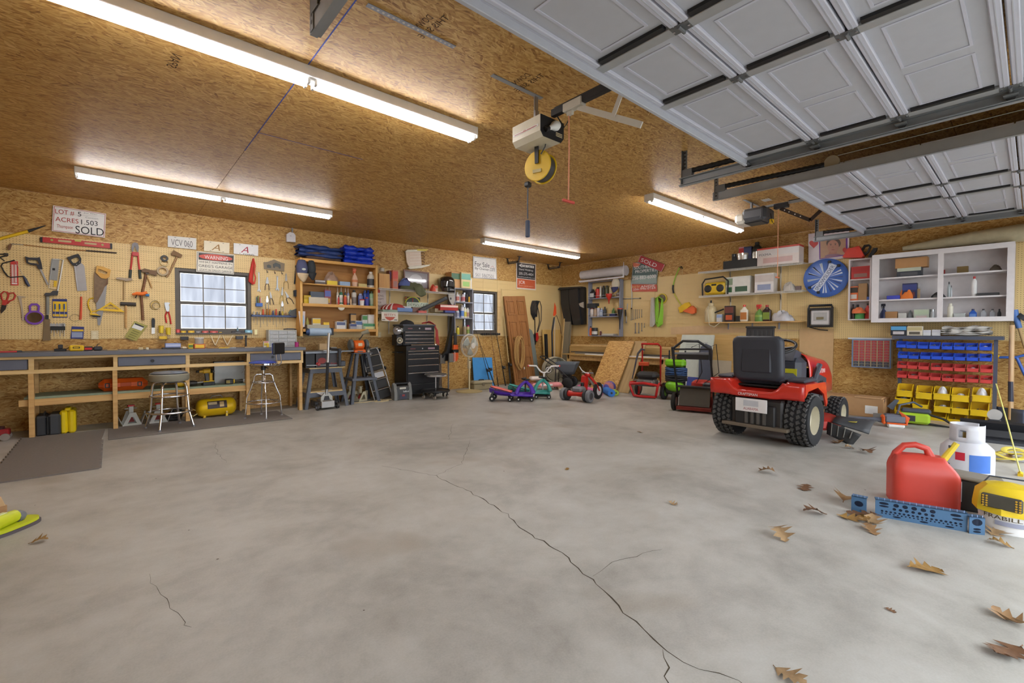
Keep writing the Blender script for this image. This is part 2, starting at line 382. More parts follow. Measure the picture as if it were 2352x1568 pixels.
def wall(name,label,side,u0,u1,holes,seams,T=.14):
    m = MB()
    for a,b,c,d in split(u0,u1,0,HC,holes,[]):
        if side=='L':m.box(a,b+(T if b==u1 else 0),YL+.012,YL+T,c,d)
        else:m.box(XR+.012,XR+T,-b,-a+(.02 if a==u0 else 0),c,d)
    o = m.build(name,OSBW,None,None);tag(o,label,kind='structure')
    for r in split(u0,u1,0,ZB,holes,seams):sheet(o,side,r,'osb')
    for r in split(u0,u1,ZB,ZT,holes,seams):sheet(o,side,r,'peg')
    for r in split(u0,u1,ZT,HC,holes,seams):sheet(o,side,r,'osb')
    return o
WZ0,WZ1 = 1.131,2.03
WIN = [(.66,1.58,WZ0,WZ1),(5.42,6.34,WZ0,WZ1)]
wall('wall_back','long strand board wall with a pegboard band and two windows','L',XL,XR,WIN,(-1.54,.92,3.45,5.95))
wall('wall_right','strand board side wall with a pegboard band full of tools','R',-YL,-YB,[],(-7.4,-5.15,-2.70,-.20))
wl = MB().box(XL-.12,XL,YB,YL,0,HC).build('wall_left',OSBW,None,None);tag(wl,'strand board side wall beside the workbench end',kind='structure')
OPEN = [(.72,3.82,0,2.36),(4.54,7.60,0,2.36)]
m = MB()
for a,b,c,d in split(XL,XR,0,HC,OPEN,[]):m.box(a,b,YB-.14,YB,c,d)
tag(m.build('wall_front',OSBW,None,None),'front wall with two open garage door bays',kind='structure')
# ceiling sheets
ce = MB().box(XL-.1,XR+.1,YB-.1,YL+.1,HC+.013,HC+.1).build('ceiling',OSBC,None,None);tag(ce,'strand board ceiling',kind='structure')
xs,ys = (XL,.92,3.45,5.95,XR),(YL,6.70,5.45,4.20,2.95,1.70,.45,YB)
for j,(y1,y0) in enumerate(zip(ys,ys[1:])):
    for x0,x1 in zip(xs,xs[1:]):
        o = MB().box(-(x1-x0)/2+.002,(x1-x0)/2-.002,-(y1-y0)/2+.002,(y1-y0)/2-.002,0,.012).build('strand_board_sheet',OSBC,ce,None)
        o.location = ((x0+x1)/2,(y0+y1)/2,HC)
CHK = mat((66,84,170),.9,vary=.5,scale=60)
MB().box(.9165,.9235,2.1,4.7,HC-.0006,HC+.002).build('chalk_line',CHK,ce,None)
MB().box(.92,1.8,4.195,4.203,HC-.0006,HC+.002).build('chalk_line',CHK,ce,None)
INK = mat((70,46,24),.9,vary=.3)
def stamp(s,x,y,w,h,ang,surf='C'):
    M = TM(x,y,HC-.0008) @ RM(ang,'Z') @ Matrix(((1,0,0,0),(0,0,1,0),(0,-1,0,0),(0,0,0,1))) @ RM(180,'Y')
    lettering(ce,s,-w/2,w/2,-h/2,h/2,0,INK,M=M,name='stamp')
p = onZ((995,62),HC);stamp('THIS SIDE',p.x,p.y,.24,.04,-85);stamp('DOWN',p.x-.06,p.y,.13,.04,-85)
p = onZ((1215,190),HC);stamp('THIS SIDE',p.x,p.y,.26,.045,-90);stamp('DOWN',p.x-.07,p.y,.14,.045,-90)
p = onZ((400,140),HC);stamp('SPAN',p.x,p.y,.18,.05,95)

# ------------------------------------------------------------------ windows
FRM = mat((92,84,74),.45)
def glass():
    m = bpy.data.materials.new('misted_glass');m.use_nodes = True;nt = m.node_tree;N,L = nt.nodes,nt.links;b = N['Principled BSDF']
    b.inputs['Transmission Weight'].default_value = 1;b.inputs['IOR'].default_value = 1.2
    tc = N.new('ShaderNodeTexCoord');mp = N.new('ShaderNodeMapping');mp.inputs['Scale'].default_value = (9,9,1.2);no = N.new('ShaderNodeTexNoise');no.inputs['Scale'].default_value = 1.5;no.inputs['Detail'].default_value = 6
    L.new(tc.outputs['Object'],mp.inputs[0]);L.new(mp.outputs[0],no.inputs['Vector'])
    cr = N.new('ShaderNodeValToRGB');cr.color_ramp.elements[0].position = .3;cr.color_ramp.elements[0].color = rgb((88,89,94));cr.color_ramp.elements[1].position = .7;cr.color_ramp.elements[1].color = rgb((116,116,120))
    L.new(no.outputs['Fac'],cr.inputs[0]);L.new(cr.outputs[0],b.inputs['Base Color']);b.inputs['Roughness'].default_value = .5
    return m
GLS = glass()
for k,(a,b,c,d) in enumerate(WIN):
    o = thing('window_%d' %(k+1),None,None,((a+b)/2,YL,c),kind='structure');o['label'] = ['dark framed sash window above the workbench, misted panes','dark framed sash window beside the leaning brown door'][k]
    w,h = (b-a)/2,d-c;y0,y1 = .028,.075
    MB().ring([(-w,0),(w,0),(w,h),(-w,h)],[(-w+.045,.05),(w-.045,.05),(w-.045,h-.04),(-w+.045,h-.04)],.012,.11).build('window_frame',FRM,o)
    MB().box(-w,w,-.03,.03,-.012,.012,.003).build('window_sill',FRM,o)
    for s,(z0,z1,yy) in enumerate(((.05,h*.475,.040),(h*.475,h-.04,.062))):
        sh = MB().ring([(-w+.045,z0),(w-.045,z0),(w-.045,z1),(-w+.045,z1)],[(-w+.065,z0+.022),(w-.065,z0+.022),(w-.065,z1-.022),(-w+.065,z1-.022)],yy-.012,yy+.012).build('sash',FRM,o)
        n = 3
        xs_ = [(-w+.065)+(2*w-.13)*i/n for i in range(n+1)];zm = (z0+z1)/2
        for i in range(n):
            for q in range(2):
                za,zb = (z0+.022,zm) if q==0 else (zm,z1-.022)
                MB().box(xs_[i]+.005,xs_[i+1]-.005,yy-.002,yy+.002,za+.004,zb-.004).build('pane',GLS,sh,None)
            if i:MB().box(xs_[i]-.006,xs_[i]+.006,yy-.007,yy+.007,z0+.02,z1-.02).build('muntin',mat((126,120,112),.5),sh)
        MB().box(-w+.06,w-.06,yy-.006,yy+.006,zm-.005,zm+.005).build('muntin',mat((126,120,112),.5),sh)
    if k==1:MB().box(w,w+.09,-.012,.012,-.05,h+.02,.002).build('casing',wood((200,166,112),(214,184,134)),o)

# ------------------------------------------------------------------ fluorescent lamps
LITE = mat((250,250,252),.3,vary=0,emit=TUBE)
def fixture(x0,y0,label,L=2.50):
    o = thing('fluorescent_light',label,'ceiling light',(x0,y0,HC-.085),group='strip lights on the ceiling')
    MB().box(0,L,.0,.125,.022,.085,.004).build('housing',mat((244,240,236),.45),o)
    for xx in (0,L):MB().box(xx-.006,xx+.006,.0,.125,-.002,.085,.003).build('end_cap',WHT,o)
    MB().box(L/2-.02,L/2+.02,.02,.105,.012,.03,.002).build('lamp_bracket',WHT,o)
    for i in (0,1):
        for yy in (.035,.092):
            a,b = (.015,L/2-.022) if i==0 else (L/2+.022,L-.015)
            MB().cyl((a,yy,.004),(b,yy,.004),.0165,n=6).build('tube',LITE,o)
            for q in (a,b):MB().box(q-.008,q+.008,yy-.016,yy+.016,-.016,.026,.003).build('lamp_socket',WHT,o)
fixture(-.30,2.93,'strip light crossing the top of the picture beside the garage door opener')
fixture(-.25,6.24,'strip light over the workbench and the sash window')
fixture(4.76,2.94,'strip light pointing at the smaller dark door opener')
fixture(4.85,6.25,'strip light nearest the far corner, above the brown door')

# ------------------------------------------------------------------ overhead garage doors, open under the ceiling
DW,DWL,GAL,GALD = mat((190,192,200),.5,vary=.05),mat((204,205,218),.5,vary=.05),mat((160,164,168),.45,.5),mat((120,122,124),.5,.6)
DZ = 2.53
def overhead(n,x0,x1,label):
    d = thing('door_%d' %n,label,None,(x0,1.536,DZ),kind='structure');w = x1-x0
    st = (0,w*.39,w*.59,w)
    for k in range(5):
        ya,yb =-.475*k,-.475*(k+1)
        s = MB().box(.0,w,yb+.004,ya-.004,.012,.045).build('door_section',DW,d)
        for y in (ya-.028,yb+.022): # rolled edges either side of the joint
            MB().box(0,w,y-.020,y+.020,-.006,.014,.004).build('section_rail',DWL,s)
            MB().box(0,w,y-.002,y+.002,-.0085,-.004).build('rib',DW,s)
        for a,b in zip(st,st[1:]):
            c = 2 if b-a>.8 else 1
            for i in range(c):
                p0,p1 = a+.06+(b-a-.10)*i/c,a+.03+(b-a-.10)*(i+1)/c
                def frame(e):return [(p0+e,yb+.075+e),(p1-e,yb+.075+e),(p1-e,ya-.075-e),(p0+e,ya-.075-e)]
                M = Matrix(((1,0,0,0),(0,0,1,0),(0,1,0,0),(0,0,0,1)))
                MB().ring(frame(.03),frame(.042),.008,.013,M).build('raised_panel',DWL,s)
        for x in st:
            xa = min(max(x,.03),w-.03)
            MB().box(xa-.03,xa+.03,yb+.02,ya-.02,-.009,.012,.002).build('stile',mat((176,178,180),.4,.3),s)
            MB().box(xa-.062,xa-.03,yb+.06,ya-.06,-.004,.012).build('stile_gap',BLK,s)  # black strip standing in for the dark gap beside the stile
            h = MB().box(xa-.03,xa+.03,yb-.045,yb+.045,-.010,-.005,.002);h.cyl((xa-.028,yb,-.016),(xa+.028,yb,-.016),.009,n=8)
            h.build('hinge',GALD,s)
            for q in (-.035,.035):MB().cyl((xa,yb+q,-.014),(xa,yb+q,-.008),.006,n=6).build('bolt',CHR,s)
    b = MB().box(-.02,w+.02,-.012,.012,-.045,.05,.003);b.build('bottom_rail',DW,d)
    MB().box(w*.5-.42,w*.5+.42,.012,.02,.0,.05).build('reinforcing_strip',GAL,d)
    MB().box(w*.39-.012,w*.39+.012,-.18,-.06,-.0015,.002).build('sticker',mat((220,120,120),.6),d)
    return d
overhead(1,.74,3.79,'raised white garage door nearer the camera, overhead')
overhead(2,4.564,7.58,'raised white garage door nearer the side wall, overhead')
def track(x,sgn,label,spring=True,pulley=False):
    """sgn +1: the door lies on the +x side"""
    o = thing('door_track',label,'door track',(x,2.122,DZ-.055),group='garage door tracks')
    M = Matrix(((1,0,0,0),(0,1,0,0),(0,0,1,0),(0,0,0,1)))
    m = MB();m.box(-.006*sgn,.0,-3.0,0,0,.062);m.box(0,.035*sgn,-3.0,0,0,.004);m.box(0,.035*sgn,-3.0,0,.058,.062);m.build('rail',GAL,o,None)
    m = MB();m.box(-.012*sgn,-.006*sgn,-3.0,0,-.004,.07);m.box(-.012*sgn,.02*sgn,-3.0,0,-.008,-.003);m.build('angle_iron',GAL,o,None)
    hz = HC-(DZ-.055)
    a = MB().box(-.016*sgn,-.012*sgn,-.055,-.015,-.005,hz);a.box(-.016*sgn,.016*sgn,-.019,-.015,-.005,hz);hg = a.build('hanger',GALD,o,None)
    for i in range(9):MB().cyl((-.0165*sgn-.0005,-.035,.03+i*hz/9.5),(-.0115*sgn,-.035,.03+i*hz/9.5),.009,n=8).build('hanger_hole',BLK,hg,None)
    MB().box(-.02*sgn,.03*sgn,-.12,-.03,.062,.13,.002).build('spring_bracket',GALD,o)
    if spring:
        L =-.85 if pulley else -1.15
        MB().tube([(.005*sgn,y,.115-.02*(y/L)) for y in [L*i/40-.09 for i in range(41)]],[.024 if i%2 else .0205 for i in range(41)],10).build('spring',mat((34,34,36),.45,.4),o,None)
        MB().tube([(.005*sgn,-.09,.115),(.005*sgn,-.05,.11)],.005,6).build('spring_hook',GALD,o)
        if pulley:
            MB().lathe([(.0,-.012),(.055,-.012),(.055,-.008),(.042,-.003),(.042,.003),(.055,.008),(.055,.012),(0,.012)],(.005*sgn,L-.14,.10),'x',20).build('pulley',mat((150,138,116),.5,.6),o)
            MB().tube([(.005*sgn,L-.18,.145),(.005*sgn,-3.0,.16)],.003,5).build('cable',GAL,o)
    for i in range(4):
        y =-.586-.475*i
        MB().lathe([(0,-.007),(.022,-.007),(.022,.007),(0,.007)],(.017*sgn,y,.03),'x',14).build('roller',mat((60,60,62),.4),o)
        q = MB().box(.02*sgn,.075*sgn,y-.03,y+.03,.02,.03,.002);q.cyl((.015*sgn,y,.03),(.07*sgn,y,.03),.006,n=8);q.build('roller_bracket',GALD,o)
    return o
track(.685,1,'galvanised track end hanging from the ceiling at the top edge',True)
track(3.868,-1,'galvanised door track carrying rollers, between both raised doors')
track(4.508,1,'galvanised door track with black spring and pulley wheel',True,True)
track(7.647,-1,'galvanised door track above the printed portrait board')
# perforated strap screwed flat to the ceiling
a,b = onZ((843,10),HC),onZ((1044,108),HC)
o = thing('perforated_strap','perforated galvanised strap screwed flat to the ceiling','metal strap',a)
dv = b-a;ang = math.atan2(dv.y,dv.x);M = RM(math.degrees(ang),'Z');o.location.z = HC
MB().box(0,dv.length,-.016,.016,-.003,0,M=M).build('strap',mat((150,152,162),.5,.3),o)
for i in range(18):MB().cyl(tuple(M @ Vector((.03+i*dv.length/18.3,0,-.0036))),tuple(M @ Vector((.03+i*dv.length/18.3,0,-.002))),.007,n=8).build('strap_hole',mat((205,200,190),.6),o,None)
# ------------------------------------------------------------------ opener with bulb (first door)
CRM,OPW = mat((214,206,184),.4),mat((196,190,176),.4)
o = thing('garage_door_opener','cream garage door opener with a bare bulb in its black end','door opener',(2.21,2.122,2.437));o.scale = (1.1,1.1,1.1)
pr = [(-.1,.03),(-.075,0),(.075,0),(.1,.03),(.1,.124),(-.1,.124)]
hs = MB().prism(pr,.004,.25).build('housing',CRM,o)
MB().prism([(x*1.002,z) for x,z in pr],0,.004).build('end_panel',BLK,o)
MB().box(-.1015,-.1,.02,.24,.058,.072).build('stripe',WHT,hs,None);MB().box(-.1022,-.1,.03,.23,.063,.066).build('stripe',mat((170,60,40),.5),hs,None)
MB().lathe([(.0,0),(.012,0),(.014,.025),(.028,.055),(.030,.072),(.022,.092),(0,.10)],M=TM(-.045,-.012,.05) @ RM(62,'Y'),n=16).build('bulb',mat((240,240,236),.3),o)
MB().cyl((-.07,-.012,.037),(-.045,-.012,.05),.015,n=10).build('bulb_socket',BLK,o)
for i in range(3):MB().box(.03,.085,-.001,.001,.03+i*.009,.034+i*.009).build('label_print',mat((214,200,160),.6),o,None)
o2 = o
MB().box(-.016,.016,-2.9,.0,.13,.172,.002).build('rail',mat((40,40,42),.4,.3),o)
MB().tube([(.0,-.02,.178),(0,-2.9,.178)],.007,6).build('chain',mat((26,26,26),.5,.4),o)
tr = MB().box(-.024,.024,-.24,-.10,.118,.165,.004).build('trolley',OPW,o);MB().box(-.012,.012,-.16,-.12,.095,.12,.003).build('release_lever',OPW,tr)
M_ = MB();M_.box(-.004,.004,0,.48,-.016,.016,M=TM(0,-.2,.12) @ RM(180,'Z') @ RM(-30,'X'));M_.build('arm',OPW,o)
MB().box(.004,.009,0,.15,-.014,.014,M=TM(0,-.445,-.02) @ RM(180,'Z') @ RM(62,'X')).build('door_bracket',OPW,o)
MB().box(-.016,.016,.13,.15,.124,.22,.002).build('hanger',STL,o)
MB().box(-.35,.05,.13,.16,(HC-2.437)/1.1-.004,(HC-2.437)/1.1,M=None).build('ceiling_strap',GAL,o);MB().box(-.016,.016,.14,.146,.2,(HC-2.437)/1.1).build('hanger',STL,o)
MB().tube([(.02,-.01,.15),(.05,-.05,.07),(.06,-.07,.1),(.06,-.10,.16)],.004,6).build('wire',BLK,o)
MB().tube([(0,-.13,.11),(.004,-.13,-.1),(0,-.13,-.39)],.004,6).build('pull_cord',mat((222,150,116),.7),o)
MB().box(-.05,.05,-.138,-.122,-.405,-.39,.003).build('pull_handle',mat((196,70,54),.5),o)
lettering(hs,'lift-master',0,.11,0,.012,0,mat((170,60,40),.5),shear=.2,M=Matrix(((0,1,0,-.1026),(-1,0,0,.15),(0,0,1,.061),(0,0,0,1))))
# ------------------------------------------------------------------ cord reel
o = thing('cord_reel','yellow retractable cord reel hanging below the door opener','cord reel',(2.265,2.287,2.19),rot=(0,0,math.radians(-75)))
o.scale = (1.1,1.1,1.1);R_ = .092
for y in (-.042,.034):MB().lathe([(0,y),(R_,y),(R_+.004,y+.004),(R_,y+.008),(0,y+.008)],(0,0,.11),'y',36).build('side_plate',YEL,o)
MB().lathe([(.02,-.034),(R_-.006,-.034),(R_-.006,.034),(.02,.034)],(0,0,.11),'y',36).build('drum',mat((60,58,56),.45),o)
MB().prism([(-.012,.12),(.012,.12),(.016,.30),(-.016,.30)],-.054,-.046).build('hanger',BLK,o);MB().box(-.012,.012,-.05,.05,.29,.31).build('hanger',BLK,o)
MB().tube([(.03,-.05,.17),(.06,-.05,.21),(.075,-.05,.26)],.004,6).build('latch',BLK,o)
MB().box(-.03,.03,-.049,-.042,.065,.085).build('label_plate',mat((196,180,120),.5),o,None)
MB().box(-.115,-.075,-.02,.02,.0,.035,.008).build('cord_guide',BLK,o)
MB().tube([(-.095,0,.01),(-.097,0,-.10),(-.096,0,-.20)],.0045,6).build('cord',mat((60,66,78),.5),o)
MB().box(-.109,-.083,-.012,.012,-.32,-.21,.005).build('work_light',mat((58,66,86),.5),o)
# ------------------------------------------------------------------ second opener
o = thing('garage_door_opener','small dark grey door opener with white lens and yellow tag','door opener',(6.055,2.166,2.518));o.scale = (1.1,1.1,1.1);HO = (HC-2.518)/1.1
MB().box(-.13,.13,.0,.24,.02,.155,.03).build('housing',mat((96,98,104),.4),o);MB().box(-.128,.128,.20,.32,-.0,.12,.03).build('light_lens',mat((240,236,224),.3),o)
MB().box(-.135,.135,-.02,.06,.005,.16,.03).build('front_cover',mat((70,72,78),.4),o);MB().box(-.10,.10,.03,.22,-.005,.03,.01).build('base_pan',mat((36,36,40),.4),o)
MB().box(-.014,.014,-2.9,.26,.155,.18,.002).build('rail',GAL,o);MB().tube([(0,-.2,.186),(0,-2.9,.186)],.006,6).build('chain',BLK,o)
MB().box(-.03,.03,-.20,-.06,.12,.172,.004).build('trolley',mat((50,52,58),.4),o)
m = MB();m.box(-.003,.003,0,.34,-.018,.018,M=TM(0,-.12,.12) @ RM(180,'Z') @ RM(-32,'X'));m.box(-.003,.003,0,.19,-.018,.018,M=TM(0,-.405,-.06) @ RM(180,'Z') @ RM(42,'X'));m.build('arm',mat((44,30,24),.45),o)
for f in (.15,.3,.5,.68):MB().cyl((-.006,-.12-.288*f,.12-.18*f),(-.003,-.12-.288*f,.12-.18*f),.006,n=8).build('bolt',WHT,o)
MB().box(-.015,.015,.17,.19,.15,HO,.001).build('hanger',GAL,o);MB().box(-.2,.2,.165,.195,HO-.005,HO).build('ceiling_strap',GAL,o)
MB().box(-.03,.03,-.05,-.02,-.03,.02,.004).build('tag',YEL,o);MB().tube([(-.02,-.03,.08),(-.03,-.05,-.02),(.02,-.05,-.03),(.02,-.02,.0)],.004,6).build('wire',BLK,o)
MB().tube([(0,-.1,.11),(.002,-.1,-.2),(0,-.1,-.62)],.0035,6).build('pull_cord',mat((226,158,120),.7),o);MB().box(-.045,.045,-.108,-.092,-.635,-.62,.003).build('pull_handle',mat((214,120,80),.5),o)
MB().box(-.05,.05,-.02,.06,HO-.004,HO).build('ceiling_outlet',WHT,o)
# ------------------------------------------------------------------ two dark steel hooks under the ceiling near the far corner
for x,lab in ((6.62,'dark perforated steel hanging bracket over the black and orange sign'),(7.9,'dark perforated steel hanging bracket nearest the far corner')):
    o = thing('ceiling_bracket',lab,'bracket',(x,7.36,HC-.13),group='ceiling brackets')
    m = MB();A = [(-.03,.13),(.03,.13)]
    m.box(-.02,.02,0,.32,0,.045,.003);m.box(-.02,.02,-.06,.02,0,.006,M=TM(0,0,.0) @ RM(-0,'X'))
    m.box(-.018,.018,-.004,.004,0,.14,M=TM(0,.0,0) @ RM(18,'X'));m.box(-.018,.018,-.004,.004,0,.14,M=TM(0,.32,0) @ RM(-18,'X'))
    m.box(-.05,.05,-.07,-.02,.122,.13);m.box(-.05,.05,.34,.365,.122,.13)
    b = m.build('bracket',mat((58,54,54),.5,.3),o)
    for i in range(6):MB().cyl((-.0206,.05+i*.044,.022),(-.0195,.05+i*.044,.022),.012,n=10).build('bracket_hole',mat((176,150,112),.7),b,None)
# ================================================================== things on the back wall pegboard, left of the window
def board(name,label,cat,wall,crop,quad,m,off=.014,th=.006,border=None,bw=.012,group=None):
    """a flat sign: quad = corner points tl, tr, br, bl"""
    h = Hung(name,label,cat,wall,crop,quad[3],off,group);q = h.pts(quad)
    MB().prism(q,-th,0).build('panel',m,h.o)
    if border:
        c = (sum(p[0] for p in q)/4,sum(p[1] for p in q)/4);s = lambda k:[(c[0]+(p[0]-c[0])*(1-k*bw/(abs(p[0]-c[0])+1e-6)),c[1]+(p[1]-c[1])*(1-k*bw/(abs(p[1]-c[1])+1e-6))) for p in q]
        MB().ring(s(.6),s(1.0),-th-.0006,-th).build('border',border,h.o)
    return h
INKR,INKB = mat((176,60,48),.7),mat((40,40,44),.7)
S = .0072
h = board('lot_sign','white real estate lot sign marked SOLD by hand','sign','L',cA,[(547,97),(1092,183),(1078,430),(533,360)],WHT,border=INKR)
def txt(h,s,x0,y0,x1,y1,m,d=S,shear=0,tilt=0):
    """letters along a baseline that may slope: (x0,y0) top left .. (x1,y1) bottom right, tilt in crop pixels"""
    a,b = h.l(x0,y0),h.l(x1,y1-0);t = h.l(x0,y1-tilt)
    w,hh = b[0]-a[0],a[1]-t[1];return lettering(h.o,s,a[0],b[0],t[1],a[1],-d,m,shear)
txt(h,'LOT #',568,133,765,195,INKR,tilt=12);txt(h,'5',800,163,838,212,INKB,tilt=4)
txt(h,'ACRES',570,212,808,270,INKR,tilt=12);txt(h,'1.503',835,242,1005,302,INKB,tilt=10)
txt(h,'Thompson',585,290,750,345,INKR,tilt=10);txt(h,'SOLD',775,305,1068,405,INKB,tilt=22)
txt(h,'Jon Allen',862,165,1000,190,mat((150,150,150),.7),tilt=6);txt(h,'Cannon',880,212,1010,235,mat((150,150,150),.7),tilt=6)
h.tube('crease',[(540,186),(1090,210)],.0008,mat((170,165,160),.7),S,4)

h = Hung('pole_tool','yellow pole with black pointed tip laid above the pegboard','pole tool','L',cA,(0,440),.03)
h.tube('shaft',[(-250,500),(0,440),(290,362)],.017,YEL);h.tube('tip',[(285,364),(320,352),(470,303)],[.017,.015,.004],BLK)
h = Hung('spirit_level','long red spirit level with three vials','level','L',cA,(420,475),.012)
h.poly('body',[(440,424),(1140,490),(1140,542),(440,476)],.022,mat((190,50,46),.4))
for x in (430,1146):h.box('end_cap',x-14,424+(x-430)*.092,x+10,478+(x-430)*.092,.024,BLK)
h.poly('window',[(600,452),(735,464),(735,484),(600,472)],.0235,mat((196,176,130),.6));h.poly('window',[(870,478),(995,490),(995,508),(870,496)],.0235,mat((196,176,130),.6))
for x,y in ((535,455),(1055,505)):h.disc('vial',x,y,.012,.0245,mat((170,176,90),.3))
h.box('vial',770,455,835,472,.0245,mat((190,196,90),.3))
h = Hung('golf_club','old golf club with wooden shaft and dark grip','golf club','L',cA,(120,495),.012)
h.tube('shaft',[(240,502),(560,538),(890,563)],[.005,.006,.006],wood((150,96,40),(180,120,58)));h.tube('grip',[(885,562),(1200,586)],.009,mat((58,46,38),.7));h.tube('hosel',[(115,492),(245,503)],.0045,STL)
h.poly('club_head',[(112,490),(126,500),(108,552),(92,560),(80,540),(86,508)],.02,mat((120,84,54),.5))
h = Hung('bench_clamp','small dark iron clamp at the pegboard edge beside the coping saw','clamp','L',cA,(0,620),.012)
h.tube('jaw',[(-40,596),(30,600),(82,596),(80,612),(30,622),(-30,640)],.008,IRN);h.tube('screw',[(-30,610),(50,670)],.005,IRN);h.box('foot',40,588,88,612,.014,IRN)
h = Hung('coping_saw','black bow coping saw with blue handle','saw','L',cA,(150,660),.018)
h.tube('frame',[(152,660),(90,676),(28,692),(12,720),(40,775),(80,825),(110,836),(190,830),(240,826)],.0062,BLK);h.tube('blade',[(152,660),(244,828)],.0014,STL)
h.tube('handle',[(240,822),(262,860),(275,892),(300,930)],[.008,.014,.016,.011],mat((52,60,84),.4))
h = Hung('blade_pack','red blister pack of saw blades behind the coping saw','package','L',cA,(150,920),.010)
h.poly('card',[(108,668),(185,672),(192,920),(112,918)],.004,mat((206,60,50),.5));h.box('blister',118,705,142,890,.008,mat((220,190,180),.25));h.box('blister',150,705,174,890,.008,mat((220,190,180),.25));h.box('print_band',118,893,180,908,.0046,WHT)
h = Hung('jab_saw','black pistol grip saw with a narrow tapering blade','saw','L',cA,(410,750),.014)
h.ring('handle',[(260,622),(300,634),(385,636),(410,630),(428,690),(440,755),(396,752),(375,715),(320,708),(275,690)],[(290,655),(310,656),(360,660),(385,664),(400,690),(404,705),(388,702),(370,695),(320,690),(290,680)],.02,mat((46,46,52),.5))
h.poly('blade',[(406,752),(430,756),(500,905),(494,920),(484,915)],.002,STL,.008)
h = Hung('hacksaw','silver framed hacksaw hanging by its black pistol handle','saw','L',cA,(600,1030),.016)
h.tube('frame',[(600,652),(650,656),(622,830),(592,975)],.0075,mat((214,212,206),.35,.3));h.tube('frame_front',[(545,650),(600,652)],.0075,mat((214,212,206),.35,.3));h.tube('blade',[(545,652),(500,945),(592,968)],.003,STL)
h.poly('handle',[(545,975),(602,978),(596,1020),(540,1024),(480,1032),(458,1020),(470,996),(520,998)],.026,mat((58,58,60),.5))
h = Hung('saw_blade_box','grey plastic mitre saw blade sleeve inside the hacksaw frame','package','L',cA,(560,860),.008)
h.poly('sleeve',[(530,645),(612,655),(590,868),(505,860)],.008,mat((150,150,146),.5));h.box('clip',540,742,568,765,.012,BLK);h.poly('yellow_tag',[(555,872),(588,876),(580,935),(553,932)],.004,YEL)
h = Hung('back_saw','short stiff back saw with black closed handle','saw','L',cA,(830,975),.014)
h.ring('handle',[(690,635),(750,612),(808,596),(838,645),(835,690),(790,722),(745,715),(715,672)],[(730,655),(760,640),(795,628),(815,650),(810,668),(780,690),(755,690),(740,672)],.022,BLK)
h.poly('blade',[(765,722),(840,690),(868,720),(896,972),(795,978)],.003,mat((164,160,158),.35,.8));h.poly('spine',[(762,722),(776,718),(806,976),(795,978)],.008,mat((186,184,182),.3,.8))
for x,y in ((790,705),(822,682)):h.disc('rivet',x,y,.004,.024,STL,n=10)
h = Hung('hand_saw','rusty bladed hand saw with an orange wooden handle','saw','L',cA,(1080,1090),.020)
h.ring('handle',[(996,718),(1060,728),(1120,752),(1140,760),(1128,830),(1092,855),(1040,845),(985,790)],[(1012,752),(1050,762),(1090,778),(1108,786),(1100,808),(1078,806),(1040,792),(1008,778)],.022,wood((206,150,60),(226,176,86)))
h.poly('blade',[(970,785),(992,790),(1040,845),(1096,852),(1112,840),(1060,980),(1000,1095),(968,1088)],.002,mat((122,100,78),.5,.5,vary=.35,scale=30),.008)
h = Hung('panel_saw','long plain steel saw blade hanging behind the rusty hand saw','saw','L',cA,(1015,1330),.012)
h.poly('blade',[(1060,900),(1105,870),(1080,1120),(1030,1332),(1005,1328),(988,1100)],.002,mat((146,142,140),.4,.7))
h.poly('handle',[(1060,880),(1112,850),(1112,905),(1075,935)],.018,BRN)
h = Hung('tin_snips','red handled tin snips at the left edge of the pegboard','snips','L',cA,(60,1210),.014)
for p in ([(60,1100),(80,1040),(95,1000),(140,995),(160,1025),(140,1065),(100,1080),(72,1110)],[(45,1100),(20,1060),(10,1010),(40,982),(75,990),(88,1030),(70,1075),(62,1110)]):h.tube('handle',p,.0075,mat((188,52,40),.5))
h.poly('grip',[(28,1068),(88,1072),(62,1125),(22,1120)],.016,mat((188,52,40),.5));h.poly('jaw',[(20,1118),(70,1122),(58,1165),(12,1212),(6,1180)],.012,mat((60,54,52),.4,.6))
h = Hung('sliding_bevel','steel caliper gauge hanging beside the tin snips','gauge','L',cA,(200,1030),.012)
h.poly('beam',[(185,1030),(218,1028),(240,1200),(250,1280),(228,1284),(215,1150)],.005,mat((186,170,150),.4,.5));h.poly('jaw',[(180,1024),(272,1038),(250,1044),(190,1044)],.006,mat((186,170,150),.4,.5))
h = Hung('hand_mirror','purple plastic framed mirror with handle loop','mirror','L',cA,(355,1322),.012)
import itertools
def ell(cx,cy,rx,ry,n=24,a0=0,a1=2*PI):return [(cx+rx*math.cos(a0+(a1-a0)*i/n),cy+ry*math.sin(a0+(a1-a0)*i/n)) for i in range(n)]
h.ring('frame',ell(356,1252,99,72),ell(356,1250,80,54),.016,PUR);h.poly('glass',ell(356,1250,82,56),.004,mat((150,140,126),.08,.9,vary=0),.002);h.ring('handle',[(300,1190),(296,1130),(325,1105),(385,1105),(412,1130),(408,1190)],[(322,1180),(320,1140),(335,1125),(375,1125),(390,1140),(386,1180)],.012,PUR)
h = Hung('pull_saw','pull saw with grey handle and wide brown blade','saw','L',cA,(490,1030),.012)
h.tube('handle',[(488,1032),(488,1220)],.017,mat((136,134,124),.6));h.box('collar',468,1225,502,1268,.02,BLK);h.poly('blade',[(455,1262),(515,1266),(522,1485),(440,1488)],.003,mat((128,108,80),.45,.5),.006)
def card(name,label,cat,wall,crop,quad,m,off=.010,bands=(),group=None):
    h = Hung(name,label,cat,wall,crop,quad[3],off,group);h.poly('card',quad,.004,m)
    for x0,y0,x1,y1,mm in bands:h.box('print',x0,y0,x1,y1,.0048,mm,0,0)
    return h
NAVY = mat((44,52,120),.5)
